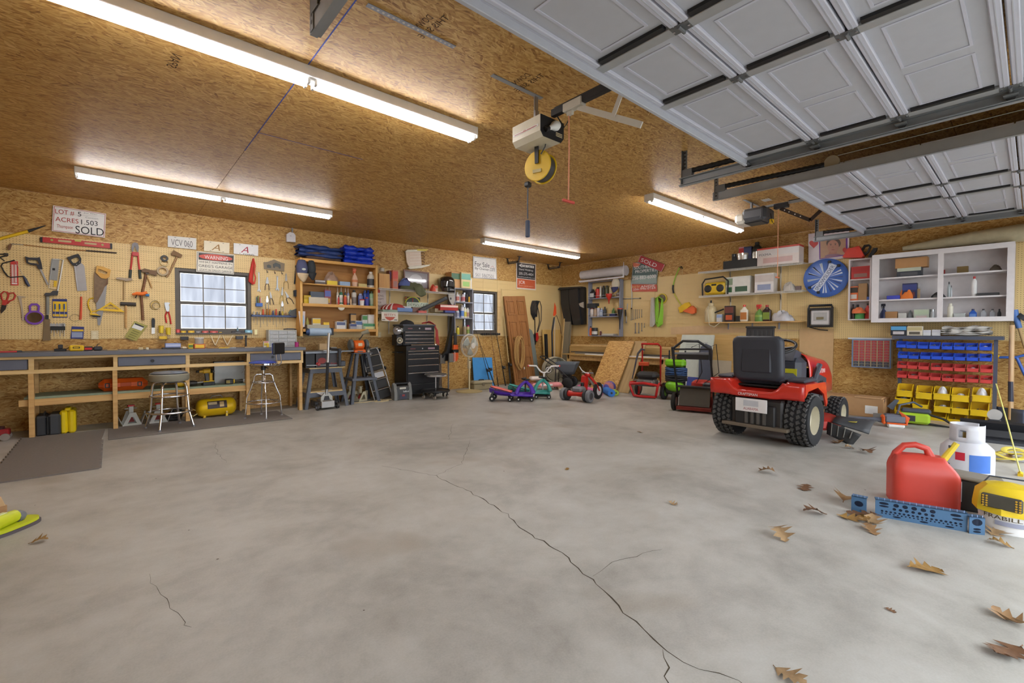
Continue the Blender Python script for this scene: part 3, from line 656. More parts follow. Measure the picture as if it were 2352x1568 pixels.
h = card('bit_set_card','blue and yellow card of three masonry bits','package','L',cA,[(538,1058),(690,1060),(696,1250),(540,1250)],NAVY,bands=[(545,1085,688,1190,YEL),(545,1215,690,1240,YEL)])
for x in (568,615,662):h.tube('drill_bit',[(x,1110),(x,1165)],.007,mat((70,96,150),.3,.4),.008);h.tube('drill_shank',[(x,1165),(x,1235)],.003,STL,.008)
h = Hung('filter_wrench','orange handled strap wrench with a steel band loop','wrench','L',cA,(835,1030),.012)
h.tube('handle',[(836,1035),(834,1150),(830,1240),(826,1272)],[.010,.011,.012,.011],mat((206,80,44),.5));h.tube('band',ell(770,1252,50,36,16),.0025,mat((170,150,120),.4,.5),0,6,True);h.tube('hook',[(836,1030),(834,1010)],.002,STL)
h = Hung('spade_bit_rack','black holder with six spade bits','drill bits','L',cA,(595,1360),.012)
h.box('holder',520,1340,672,1380,.022,BLK)
for i,x in enumerate((528,556,588,618,640,660)):h.poly('spade_bit',[(x-14,1340),(x-14,1318),(x,1304),(x+14,1318),(x+14,1340)],.003,STL,.008);h.tube('bit_shank',[(x,1380),(x,1400+35*(i%2)+10)],.003,STL,.009)
h = card('blade_card','small blue card of screw hooks near the outlet','package','L',cA,[(738,1340),(866,1346),(858,1470),(726,1466)],NAVY,bands=[(740,1372,858,1392,YEL),(738,1400,850,1455,mat((150,160,190),.4))])
h = Hung('wall_outlet','cream outlet plate low on the pegboard below the hand saws','outlet','L',cA,(975,1430),.008)
h.box('plate',935,1384,1014,1474,.005,mat((222,206,166),.4))
for y in (1412,1446):h.disc('socket',974,y,.017,.007,mat((232,220,186),.4))
h = Hung('tube_bender','yellow curved tubing tool with black pad','hand tool','L',cA,(960,1050),.014)
h.tube('frame',[(962,1048),(920,1060),(905,1100),(915,1150),(940,1190),(935,1220)],.0075,YEL);h.tube('arm',[(940,1190),(1010,1180)],.007,YEL);h.poly('pad',[(930,1222),(1040,1232),(1032,1248),(960,1244)],.016,BLK);h.poly('base',[(925,1205),(1000,1215),(1035,1232),(930,1226)],.016,YEL)
h = Hung('speed_square','yellow plastic triangle speed square','square','L',cA,(1140,1190),.022)
h.ring('triangle',[(1005,1172),(1138,1090),(1278,1190)],[(1060,1158),(1138,1112),(1225,1168)],.005,YEL);h.poly('fence',[(1003,1166),(1280,1184),(1280,1194),(1003,1176)],.016,YEL);h.poly('inner_bar',[(1100,1134),(1178,1138),(1185,1146),(1092,1142)],.005,YEL)
h = Hung('claw_hammer','claw hammer with pale wooden handle beside the red bolt cutter','hammer','L',cA,(1275,850),.016)
h.tube('handle',[(1280,850),(1278,960),(1276,1066)],[.010,.011,.012],TAN);h.poly('head',[(1195,842),(1230,838),(1300,848),(1360,848),(1362,868),(1300,876),(1240,862),(1196,856)],.024,mat((150,132,112),.4,.6))
h = Hung('rubber_mallet','mallet with black head and pale handle under the claw hammer','mallet','L',cA,(1295,1110),.016)
h.tube('handle',[(1296,1110),(1295,1240),(1295,1356)],[.011,.012,.013],wood((196,150,90),(214,170,110)));h.tube('head',[(1238,1108),(1400,1114)],.024,mat((58,52,46),.6))

# ------------------------------------------------------------------ right part of the left pegboard (around the window)
h = Hung('bolt_cutter','red bolt cutter with black grips hung upright','bolt cutter','L',cB,(170,215),.02)
h.poly('jaw',[(165,206),(205,220),(218,270),(208,340),(180,290),(165,250),(150,300),(132,345),(122,280),(132,222)],.018,mat((96,92,92),.4,.6))
h.tube('handle',[(135,345),(125,450),(112,560)],.010,mat((190,48,44),.4));h.tube('handle',[(205,345),(212,450),(228,560)],.010,mat((200,60,54),.4));h.box('pivot',128,330,216,380,.022,mat((190,48,44),.4))
h.tube('grip',[(112,556),(104,660)],.015,mat((56,62,56),.6));h.tube('grip',[(226,556),(236,668)],.015,mat((56,62,56),.6))
def axe(name,label,cat,hd,handle,head,hm,mm,r=.013):
    h = Hung(name,label,cat,'L',cB,hd,.016);h.tube('handle',handle,r,hm);h.poly('head',head,.028,mm);return h
axe('hatchet','rusty hatchet with worn dark handle on the pegboard','hatchet',(300,580),[(310,600),(280,780),(250,900),(262,1060),(270,1205)],[(245,560),(290,540),(360,560),(440,570),(452,605),(440,636),(380,618),(310,595),(262,590)],wood((110,72,44),(136,94,60)),mat((112,88,66),.6,.5),.016)
axe('broad_hatchet','brown hatchet hung slanting above the masking tape roll','hatchet',(700,350),[(715,370),(690,430),(650,510),(620,580),(572,650)],[(630,352),(660,306),(775,366),(768,392),(745,402),(690,380),(640,372)],wood((146,112,74),(170,134,92)),mat((116,88,58),.6,.4),.013)
axe('short_hammer','short hammer with pale handle tucked under the hatchet','hammer',(330,630),[(318,612),(350,700),(388,792)],[(300,596),(340,590),(352,612),(312,622)],wood((186,146,90),(206,166,108)),IRN,.010)
h = Hung('work_gloves','orange and blue rolled gloves strapped over the hatchet handle','gloves','L',cB,(240,880),.045)
h.tube('orange_roll',[(132,875),(190,862),(260,868),(325,850)],[.012,.022,.024,.02],mat((236,120,48),.8));h.tube('blue_cuff',[(305,880),(352,884)],.018,mat((70,130,190),.8));h.tube('strap',[(175,920),(205,850),(235,900)],.006,BLK)
def roll(name,label,x,y,ro,ri,w,m,crop=cB,wall='L',cat='tape roll',off=.01,side=None):
    h = Hung(name,label,cat,wall,crop,(x,y),off);MB().lathe([(ri,0),(ro,0),(ro,w),(ri,w),(ri,0)],(0,-w,0),'y',28).build('tape',m,h.o);MB().lathe([(ri-.003,-.001),(ri,-.001),(ri,w+.001),(ri-.003,w+.001),(ri-.003,-.001)],(0,-w,0),'y',24).build('core',side or CRD,h.o);return h
roll('electrical_tape_roll','small roll of black tape on a peg',545,412,.042,.018,.03,mat((40,40,36),.45));roll('clear_tape_roll','yellowish clear tape roll below the black tape roll',548,462,.050,.038,.02,mat((206,186,130),.3))
roll('masking_tape_roll','grey tan masking tape roll behind the slanting hatchet handle',524,574,.064,.042,.028,mat((176,158,128),.7))
h = Hung('wire_coil','loose coil of thin wire hung on a peg','wire','L',cB,(430,1010),.012)
for i in range(4):h.tube('loop',ell(425+8*i,1012+4*i,62-6*i,58-8*i,18),.002,[IRN,YEL,IRN,mat((190,180,150),.5)][i],.003*i,5,True)
h = Hung('slip_joint_pliers','big red handled slip joint pliers by the window','pliers','L',cB,(590,980),.014)
h.tube('handle',[(580,1085),(558,1150),(575,1240)],.009,RED);h.tube('handle',[(595,1085),(615,1150),(632,1255)],.009,RED);h.poly('jaw',[(545,980),(585,975),(622,985),(600,1005),(612,1040),(602,1095),(575,1095),(556,1040)],.014,STL)
h = Hung('putty_knife','scraper with black handle below the wire coil','scraper','L',cB,(402,1180),.012)
h.poly('handle',[(388,1178),(416,1178),(426,1210),(420,1300),(384,1300),(380,1210)],.018,BLK);h.poly('blade',[(380,1300),(424,1300),(424,1378),(380,1380)],.002,mat((220,216,210),.3,.3),.008)
h = card('sandpaper_pack','green pack of sandpaper leaning askew on the pegboard','package','L',cB,[(160,1215),(332,1275),(185,1475),(35,1420)],mat((170,160,84),.6))
h.poly('label',[(165,1240),(290,1290),(250,1340),(125,1300)],.0052,WHT);h.poly('print',[(170,1240),(288,1288),(278,1302),(160,1256)],.0056,BLK)
for i in range(5):h.poly('print_line',[(140-20*i,1330+24*i),(230-20*i,1365+24*i),(226-20*i,1373+24*i),(135-20*i,1340+24*i)],.0052,mat((120,116,52),.6))
for x0,y0,x1,y1,lab in ((472,1275,540,1370,'yellow clear cup of nails, taller of two hung by the window'),(565,1300,630,1390,'yellow clear cup of nails, shorter of two hung by the window')):
    h = Hung('nail_cup',lab,'cup','L',cB,((x0+x1)/2,y1),.045,'yellow cups on the pegboard');a,b = h.l(x0,y1),h.l(x1,y0);r = (b[0]-a[0])/2
    MB().lathe([(0,0),(r*.85,0),(r,b[1]),(r*.92,b[1]),(r*.8,.004),(0,.004)],n=16).build('cup',mat((230,200,60),.25),h.o);MB().lathe([(0,b[1]*.8),(r*.9,b[1]*.8)],n=12).build('contents',STL,h.o)
for x0,y0,x1,y1,m,lab in ((475,1410,580,1450,YEL,'yellow magnetic bin below the nail cups'),(752,1415,852,1460,mat((60,60,64),.5),'dark plastic bin under the window, nearer the yellow bin'),(1462,1408,1550,1450,mat((70,70,74),.5),'dark plastic bin under the window beside the black bar')):
    h = Hung('peg_bin',lab,'bin','L',cB,((x0+x1)/2,y1),.008,'small bins under the window');a,b = h.l(x0,y1),h.l(x1,y0);w = (b[0]-a[0])/2
    q = MB();q.prism([(-w,b[1]),(-w*.85,0),(w*.85,0),(w,b[1])],-.05,-.046);q.box(-w*.9,w*.9,-.05,0,0,.004);q.box(-w,-w+.003,-.05,0,.0,b[1]);q.box(w-.003,w,-.05,0,0,b[1]);q.build('tray',m,h.o)
h = Hung('flat_bar','short black pry bar standing under the window','pry bar','L',cB,(1595,1540),.012);h.box('bar',1584,1405,1604,1540,.012,BLK);h.box('claw',1580,1400,1608,1420,.02,BLK)
h = Hung('folding_rule','white folding rule hung in a zigzag below the window','ruler','L',cB,(1140,1400),.012)
for a,b in (((1140,1400),(1200,1530)),((1200,1530),(1262,1395)),((1290,1400),(1355,1528)),((1355,1528),(1425,1395))):h.tube('leaf',[a,b],.007,mat((232,214,178),.5),0,6)
# licence plates and warning sign
def plate(label,quad,m,s,tm,box,shear=0,sub=None):
    h = board('license_plate',label,'license plate','L',cB,quad,m,.012,.003,group='license plates above the window')
    txt(h,s,*box,tm,.0036,shear,6)
    if sub:txt(h,sub[0],*sub[1],mat((50,48,60),.5),.0036,0,5)
    q = h.pts(quad)
    for t in (.25,.75):
        for u in (.1,.9):x = (q[0][0]*(1-t)+q[1][0]*t)*(1-u)+(q[3][0]*(1-t)+q[2][0]*t)*u;z = (q[0][1]*(1-t)+q[1][1]*t)*(1-u)+(q[3][1]*(1-t)+q[2][1]*t)*u;MB().box(x-.009,x+.009,-.0036,-.003,z-.003,z+.003).build('bolt_slot',mat((90,80,70),.6),h.o,None)
plate('silver license plate reading VCV 060',[(590,118),(958,152),(956,298),(590,262)],mat((214,212,206),.45),'VCV 060',mat((100,96,96),.5),(632,160,908,248))
plate('cream license plate with a gold script A',[(1055,180),(1384,212),(1382,348),(1055,315)],mat((226,214,184),.4),'A',mat((150,108,40),.5),(1150,222,1262,308),.35)
plate('white license plate with a crimson script A, rightmost of the three',[(1436,212),(1754,242),(1752,380),(1436,350)],mat((232,230,228),.45),'A',mat((170,36,60),.5),(1528,252,1628,338),.35,('FORD',(1560,345,1700,366)))
h = board('warning_sign','white warning sign about the garage hung over the window top','sign','L',cB,[(960,318),(1446,362),(1440,618),(956,580)],mat((232,226,212),.4),.016,.006,mat((60,58,56),.6),.014)
h.poly('header',[(985,338),(1432,378),(1430,466),(985,425)],.0066,mat((70,66,64),.6));h.poly('oval',[(1205+215*math.cos(t),400+38*math.sin(t)+.09*215*math.cos(t)) for t in [2*PI*i/28 for i in range(28)]],.0072,mat((206,84,70),.5))
txt(h,'WARNING',1062,368,1362,440,WHT,.0080,0,26);K = mat((60,56,54),.7)
for s,b,t in (('WHAT HAPPENS IN',(990,438,1414,498),34),("GREG'S GARAGE",(986,484,1424,552),34),("STAYS IN GREG'S GARAGE",(998,540,1412,600),34)):txt(h,s,*b,K,.0070,0,t)
h = Hung('door_sensor','pale grey motion sensor hung from the ceiling edge','sensor','L',cB,(2165,210),.05)
h.poly('case',[(2108,104),(2150,78),(2200,90),(2222,120),(2222,208),(2108,200)],.05,mat((206,202,204),.4));h.box('bracket',2180,20,2198,84,.02,GRY);h.box('slot',2148,126,2172,130,.052,BLK)
h = Hung('red_sling','bright red strap bag hanging at the window edge','strap','L',cB,(1690,410),.02)
h.tube('body',[(1692,412),(1680,500),(1662,620),(1655,700),(1690,742)],[.012,.022,.028,.032,.018],mat((196,52,42),.7));h.tube('strap',[(1690,410),(1712,500),(1700,600),(1718,660),(1700,740)],.008,mat((214,66,52),.7),.015)
h = Hung('hook_plaque','grey hook plaque carved with bears','hook rack','L',cB,(1955,560),.010)
h.poly('plaque',[(1820,460),(1870,455),(1955,425),(2040,462),(2090,475),(2085,578),(1955,562),(1825,545)],.012,mat((136,122,100),.6));h.poly('carved_animal',[(1940,488),(1975,465),(2035,490),(2040,540),(2018,542),(2010,520),(1970,515),(1960,535),(1945,528)],.018,mat((84,88,86),.6));h.poly('carved_animal',[(1862,500),(1885,490),(1915,505),(1915,535),(1868,530)],.018,mat((84,88,86),.6))
for x,y in ((1865,560),(1962,572),(2054,580)):h.tube('hook',[(x,y,.0),(x,y+30,.012),(x+4,y+36,.03),(x+4,y+20,.035)],.005,mat((120,112,100),.5,.4))
def pliers(name,label,cat,top,bot,spread,jaw,m,gm,crop=cB):
    h = Hung(name,label,cat,'L',crop,top,.014);(x0,y0),(x1,y1) = top,bot;px,py = x0+(x1-x0)*.42,y0+(y1-y0)*.42
    h.poly('jaw',[(x0-jaw*.3,y0),(x0+jaw*.3,y0),(px+jaw,py-6),(px+jaw*.6,py+14),(px-jaw*.6,py+14),(px-jaw,py-6)],.012,m)
    for s in (-1,1):h.tube('handle',[(px+s*jaw*.4,py),(px+s*spread*.9+(x1-x0)*.25,py+(y1-py)*.4),(x1+s*spread,y1)],.0055,gm)
    return h
pliers('tongue_pliers','plain steel pliers hung left of the two adjustable wrenches','pliers',(1868,652),(1868,820),26,20,STL,mat((96,78,68),.4,.4));pliers('long_nose_pliers','pliers with wide open long legs at the top of the pegboard','pliers',(2110,606),(2112,802),32,14,STL,mat((176,150,100),.5))
pliers('needle_nose_pliers','needle nose pliers above the screwdriver rack','pliers',(1905,842),(1930,1004),22,12,STL,mat((90,84,80),.5));pliers('locking_pliers','chrome locking pliers just left of the needle nose pliers','pliers',(1866,892),(1870,1060),20,18,CHR,STL)
pliers('crimping_pliers','brass coloured pliers hung slanting above the locking pliers','pliers',(2062,782),(2052,1000),24,12,STL,mat((186,160,90),.4));pliers('side_cutters','long handled side cutters nearest the wooden shelf unit','pliers',(2098,836),(2175,996),38,16,STL,mat((70,66,66),.5));pliers('vise_grip_pliers','small chrome grip pliers hanging below the brass pliers','pliers',(2060,960),(2062,1090),18,18,CHR,STL)
def wrench(name,label,x0,y0,x1,y1,wr,m=STL,wall='L',crop=cB,off=.012,openend=True):
    h = Hung(name,label,'wrench',wall,crop,(x0,y0),off);a,b = h.l(x0,y0),h.l(x1,y1);L = math.hypot(b[0]-a[0],b[1]-a[1]);ang = math.degrees(math.atan2(b[0]-a[0],-(b[1]-a[1])))
    M = RM(-ang,'Y') if True else None
    q = MB();q.prism([(-wr*.38,-wr*.5),(wr*.38,-wr*.5),(wr*.5,-L+wr*1.2),(-wr*.5,-L+wr*1.2)],-.006,0,M);q.build('shank',m,h.o)
    j = MB();j.prism([(-wr*.5,-L+wr*1.3),(wr*.5,-L+wr*1.3),(wr*1.05,-L+wr*.6),(wr*1.0,-L-wr*.5),(wr*.35,-L-wr*.7),(wr*.3,-L+wr*.3),(-wr*.35,-L+wr*.3),(-wr*.45,-L-wr*.5),(-wr*1.0,-L-wr*.2),(-wr*1.0,-L+wr*.7)],-.010,0,M);j.build('jaw',m,h.o)
    q = MB();q.ring([(wr*.62*math.cos(t),wr*.62*math.sin(t)) for t in [2*PI*i/14 for i in range(14)]],[(wr*.3*math.cos(t),wr*.3*math.sin(t)) for t in [2*PI*i/14 for i in range(14)]],-.007,0);q.build('ring_end',m,h.o)
    return h
wrench('adjustable_wrench','long adjustable wrench hung beside the red strap',1760,598,1762,830,.022);wrench('adjustable_wrench','shorter adjustable wrench below the bear plaque hooks',1998,648,1998,815,.024)
h = card('card_holder','blue peg cup holding pencils and small tools','cup','L',cB,[(1715,1005),(1802,1010),(1798,1030),(1718,1026)],BLU,.03)
h.box('cup',1718,985,1800,1030,.05,mat((70,110,180),.5))
for x,m in ((1728,mat((50,120,140),.5)),(1742,BLK),(1758,GRN),(1772,RED),(1785,mat((220,220,220),.4))):h.tube('pencil',[(x,1000),(x-2,885+abs(x-1750))],.005,m,.02)
# screwdriver rack with its screwdrivers
h = Hung('tool_rack','blue steel screwdriver rack right of the window','tool rack','L',cB,(1950,1150),.008)
h.poly('rail',[(1660,1136),(2248,1148),(2248,1166),(1660,1154)],.06,mat((70,84,120),.4,.3));h.poly('back_plate',[(1660,1130),(2248,1142),(2248,1172),(1660,1160)],.006,mat((70,84,120),.4,.3))
drv = [(1700,1090,'clear'),(1740,1095,'grey'),(1782,1090,'pale'),(1818,1062,'red'),(1868,1055,'brown'),(1905,1060,'amber'),(1946,1080,'blue'),(1985,1060,'orange red'),(2032,1085,'black'),(2068,1090,'yellow'),(2110,1105,'tan')]
dc = {'clear':(200,190,170),'grey':(120,120,124),'pale':(190,180,160),'red':(206,78,40),'brown':(160,106,50),'amber':(196,130,50),'blue':(70,90,130),'orange red':(204,84,56),'black':(44,44,46),'yellow':(206,180,70),'tan':(170,130,90)}
for i,(x,y,c) in enumerate(drv):
    h = Hung('screwdriver','screwdriver with %s handle standing in the blue rack' %c,'screwdriver','L',cB,(x,1150),.04,'screwdrivers in the blue rack')
    t = h.l(x,y)[1];MB().lathe([(0,0),(.008,0),(.013,.012),(.013,t*.6),(.010,t*.75),(.012,t*.95),(0,t)],n=10).build('handle',mat(dc[c],.4),h.o);L = .10+.09*((i*7)%5)/5;MB().cyl((0,0,0),(0,0,-L),.0035,n=8).build('shank',STL,h.o)
h = Hung('staple_gun','grey staple gun resting at the end of the blue rack','staple gun','L',cB,(2190,1150),.04)
h.poly('body',[(2140,1130),(2170,1085),(2235,1055),(2238,1150),(2180,1150)],.03,mat((90,94,96),.4,.4));h.poly('lever',[(2136,1112),(2165,1070),(2190,1078),(2150,1120)],.02,mat((110,130,124),.4))
# small parts cabinet on the bench
def drawers(name,label,wall,crop,x0,y0,x1,y1,depth,cols,rows,body,dm,off,group=None,tops=(.003,None)):
    h = Hung(name,label,'drawer cabinet',wall,crop,((x0+x1)/2,y1),off,group);a,b = h.l(x0,(y0+y1)/2),h.l(x1,(y0+y1)/2);H = h.l((x0+x1)/2,y0)[1];w = b[0]-a[0]
    MB().box(-w/2,w/2,.004,depth,0,H,.003).build('body',tops[1] or body,h.o);q = MB().ring([(-w/2,0),(w/2,0),(w/2,H),(-w/2,H)],[(-w/2+.012,.012),(w/2-.012,.012),(w/2-.012,H-.012),(-w/2+.012,H-.012)],-.004,.01);q.build('face_frame',body,h.o)
    dw,dh = (w-.03)/cols,(H-.03)/rows;me = None
    for r in range(rows):
        for c in range(cols):
            d = MB().box(tops[0]/2,dw-tops[0]/2,-.006,.03,.003,dh-.003,.002).build('drawer',dm(r,c),h.o) if True else None
            d.location = (-w/2+.015+c*dw,0,.015+r*dh)
            MB().box(dw*.35,dw*.65,-.012,-.006,dh*.3,dh*.42).build('knob',body,d,None)
    return h
drawers('parts_cabinet','small grey cabinet of clear drawers on the workbench end','L',cB,1892,1330,2252,1545,.15,3,4,mat((200,200,192),.5),lambda r,c:mat((168,168,168),.25),.20)
# window sill clutter
for x0,y0,x1,y1,dp,c,nm,lab in ((695,1320,748,1372,.04,(186,60,52),'small_box','small red and white box at the sill corner'),(755,1340,822,1378,.05,(226,176,40),'tape_measure','yellow tape measure on the sill, next to the red box'),(850,1338,930,1378,.05,(222,170,36),'tape_measure','yellow tape measure on the sill, next to the grey box'),(950,1345,1010,1376,.04,(140,136,136),'small_box','little grey box on the window sill'),
        (1030,1342,1110,1378,.05,(196,86,78),'tape_measure','pinkish red case on the sill, nearer the grey box'),(1130,1342,1232,1378,.05,(190,76,70),'tape_measure','pinkish red case on the sill, nearer the yellow scrap'),(1250,1356,1286,1378,.03,(226,186,60),'string_spool','tiny yellow spool on the window sill'),(1410,1348,1572,1378,.04,(62,62,70),'torpedo_level','dark torpedo level lying on the window sill'),(1582,1330,1676,1380,.04,(130,180,200),'small_box','pale blue box at the window sill end'),(1690,1320,1752,1396,.02,(222,196,140),'battery_card','orange and white card pinned right of the window')):
    h = Hung(nm,lab,nm.split('_')[-1] if nm != 'tape_measure' else 'tape measure','L',cB,((x0+x1)/2,y1),.0 if nm != 'battery_card' else .010,'clutter on the window sill');h.box('case',x0,y0,x1,y1,dp,mat(c,.45),0 if nm=='battery_card' else -.022,.004);h.box('print',x0+(x1-x0)*.3,y0+8,x1-(x1-x0)*.3,y1-8,dp+.001,mat(tuple(min(255,v+50) for v in c),.5),0 if nm=='battery_card' else -.022,0)
h = Hung('spray_bottle','small clear blue bottle standing on the window sill','bottle','L',cB,(1488,1345),.02);MB().lathe([(0,0),(.014,0),(.014,.035),(.006,.045),(.006,.058),(0,.058)],n=12).build('body',mat((170,205,220),.15,trans=.6),h.o);MB().cyl((0,0,.055),(0,0,.066),.008,n=10).build('cap',WHT,h.o)
# ================================================================== workbench along the back wall
BT,BF = mat((108,110,118),.5),7.12
SLAT = mat((98,102,116),.5)
b = thing('workbench','long wooden workbench with grey top and three grey drawers','workbench',(0,BF,0))
MB().box(XL+.01,2.16,-.03,.59,.886,.93,.003).build('worktop',BT,b)
MB().box(XL+.01,2.13,0,.02,.857,.884).build('upper_rail',PINE,b);MB().box(XL+.01,2.13,0,.02,.70,.742).build('lower_rail',PINE,b)
for x0,x1 in ((XL+.01,-.68),(-.676,-.634),(.012,.05),(.709,.75),(1.394,1.435),(2.097,2.13)):
    if x1-x0<.2:MB().box(x0,x1,0,.02,.742,.857).build('divider',PINE,b)
for x in (-.655,.03,.73,1.415,2.10):
    MB().box(x-.028,x+.016,.002,.09,.0,.70,.002).build('leg',LUMB,b);MB().box(x-.02,x+.012,.50,.58,.0,.886).build('leg',LUMB,b)
for x0,x1,kx in ((-1.10,-.685,None),(.055,.705,.375),(1.44,2.093,1.72)):
    d = MB().box(x0,x1,-.006,.3,.748,.853,.002).build('drawer',SLAT,b)
    if kx:MB().lathe([(0,-.022),(.016,-.022),(.018,-.014),(.008,-.006),(.008,0)],(kx,-.006,.80),'y',14).build('knob',BLK,d)
MB().box(-.72,1.40,.06,.56,.418,.441).build('lower_shelf',mat((136,150,126),.6,vary=.2),b);MB().box(-.76,1.40,.045,.085,.344,.417,.002).build('shelf_apron',LUMB,b)
MB().box(-1.2,2.1,.45,.58,.80,.884).build('back_rail',LUMB,b)
# mats
o = thing('rubber_mat','short wide grey rubber mat with toothed edges','mat',(-.05,5.18,0));o.rotation_euler = (0,0,math.radians(0))
n = 34;pts = [(-.69+.0,.0),(-.06,0)] ;ed = []
L_ = [(-.70+(.018 if i%2 else 0),1.98-1.98*i/n) for i in range(n+1)];R_ = [(-.045+(.018 if i%2 else 0),1.34*i/n) for i in range(n+1)]
poly = [p for q in zip(L_,[(x,y-.6/n) for x,y in L_]) for p in q][:-1]+[p for q in zip(R_,[(x,y+.3/n) for x,y in R_]) for p in q]+[(-.02,1.98)]
MB().prism(poly,0,.012,Matrix(((1,0,0,0),(0,0,1,0),(0,1,0,0),(0,0,0,1)))).build('mat',mat((118,111,105),.85,bump=.2,scale=60),o,None)
o = thing('rubber_mat','long narrow grey rubber mat under the stools','mat',(-.04,6.48,0));MB().box(0,1.84,0,.76,0,.012,.004).build('mat',mat((118,111,105),.85,bump=.2,scale=60),o)

def stool_ring(r,z,rt,m,parent,name):MB().tube([(r*math.cos(2*PI*i/32),r*math.sin(2*PI*i/32),z) for i in range(32)],rt,8,True).build(name,m,parent,60)
o = thing('bar_stool','backless chrome stool with thick grey cushion','stool',(.515,6.80,.012),math.radians(18))
MB().lathe([(0,.56),(.185,.56),(.196,.58),(.196,.635),(.188,.645),(0,.652)],n=36).build('cushion',mat((150,146,130),.45),o)
MB().lathe([(0,.645),(.17,.645),(.185,.655),(.15,.672),(0,.682)],n=36).build('seat_pad',mat((110,116,126),.2),o);MB().lathe([(0,.54),(.09,.54),(.09,.56),(0,.56)],n=20).build('swivel',BLK,o)
for k in range(4):
    a = PI/4+k*PI/2;c,s_ = math.cos(a),math.sin(a)
    MB().tube([(c*.02,s_*.02,.545),(c*.13,s_*.13,.545),(c*.165,s_*.165,.525),(c*.178,s_*.178,.48),(c*.20,s_*.20,.20),(c*.25,s_*.25,.006)],.012,10).build('leg',CHR,o,60);MB().cyl((c*.25,s_*.25,0),(c*.25,s_*.25,.02),.016,n=12).build('leg_tip',GRY,o)
stool_ring(.19,.385,.009,CHR,o,'upper_ring');stool_ring(.222,.195,.011,CHR,o,'foot_ring')
o = thing('bar_stool','chrome adjustable stool with blue seat and black backrest','stool',(1.535,6.84,.012),math.radians(-50))
MB().lathe([(0,.695),(.165,.695),(.175,.705),(.175,.725),(.168,.73),(0,.73)],n=36).build('seat_band',CHR,o);MB().lathe([(0,.728),(.172,.728),(.168,.742),(.12,.757),(0,.762)],n=36).build('seat',mat((52,74,168),.25),o)
MB().cyl((0,0,.45),(0,0,.66),.016).build('post',CHR,o);MB().cyl((0,0,.63),(0,0,.70),.03).build('swivel',BLK,o);MB().tube([(0,0,.67),(.09,-.03,.66)],.008,6).build('lever',BLK,o)
for k in range(4):
    a = PI/4+k*PI/2;c,s_ = math.cos(a),math.sin(a)
    MB().tube([(c*.02,s_*.02,.575),(c*.08,s_*.08,.575),(c*.11,s_*.11,.55),(c*.115,s_*.115,.50),(c*.155,s_*.155,.38),(c*.20,s_*.20,.27),(c*.205,s_*.205,.20),(c*.22,s_*.22,.006)],.010,10).build('leg',CHR,o,60);MB().lathe([(0,0),(.018,0),(.014,.012),(0,.014)],(c*.22,s_*.22,0)).build('foot',GRY,o)
stool_ring(.13,.468,.008,CHR,o,'upper_ring');stool_ring(.205,.20,.009,CHR,o,'foot_ring')
for s_ in (-.045,.045):MB().tube([(.05,s_,.70),(.20,s_,.695),(.235,s_,.73),(.225,s_,.85),(.235,s_,.97)],.008,8).build('back_post',CHR,o,60)
MB().box(.215,.245,-.115,.115,.845,1.0,.012).build('backrest',BLK,o);MB().box(.203,.216,-.108,.108,.85,.995,.006).build('back_pad',mat((52,74,168),.3),o)
# things under the bench
def case(name,label,cat,loc,w,d,h,m,c=.02,rz=0):
    o = thing(name,label,cat,loc,rz);MB().box(-w/2,w/2,-d/2,-.003,0,h,c).build('front_shell',m,o);MB().box(-w/2,w/2,.003,d/2,0,h,c).build('back_shell',m,o);MB().box(-w/2+.004,w/2-.004,-.004,.004,.004,h-.004).build('seam',DRK,o);return o
o = thing('tool_case','black hard plastic case standing under the bench','case',(-.545,7.32,0));MB().box(-.1,.0,-.15,.15,0,.225,.02).build('shell',mat((44,46,50),.5),o);MB().box(.004,.105,-.15,.15,0,.235,.02).build('shell',mat((58,60,64),.45),o);MB().tube([(-.03,-.06,.22),(-.03,-.05,.25),(-.03,.05,.25),(-.03,.06,.22)],.008,6).build('handle',BLK,o);MB().box(-.006,.01,-.152,.152,.02,.215,.004).build('hinge',BLK,o)
o = thing('tool_case','yellow hard plastic case standing under the bench','case',(-.385,7.34,0));MB().box(-.066,-.001,-.14,.14,0,.265,.02).build('shell',mat((236,206,20),.4),o);MB().box(.001,.066,-.14,.14,0,.265,.02).build('shell',mat((236,206,20),.4),o);MB().box(-.025,.025,-.13,.06,.255,.29,.01).build('handle',mat((236,206,20),.4),o)
o = thing('chainsaw_case','orange rounded plastic case lying on the bench shelf','case',(.105,7.36,.441));MB().box(-.23,.23,-.09,.12,0,.145,.05).build('shell',mat((226,96,26),.4),o);MB().box(-.232,.232,-.092,.122,.068,.074).build('seam',mat((190,76,20),.5),o)
MB().box(-.03,.07,-.094,-.08,.05,.10,.004).build('handle_recess',mat((190,76,20),.5),o)
for x in (-.15,.15):q = MB().ring([(x-.022,.045),(x+.022,.045),(x+.022,.10),(x-.022,.10)],[(x-.012,.055),(x+.012,.055),(x+.012,.09),(x-.012,.09)],-.098,-.088);q.build('latch',BLK,o)
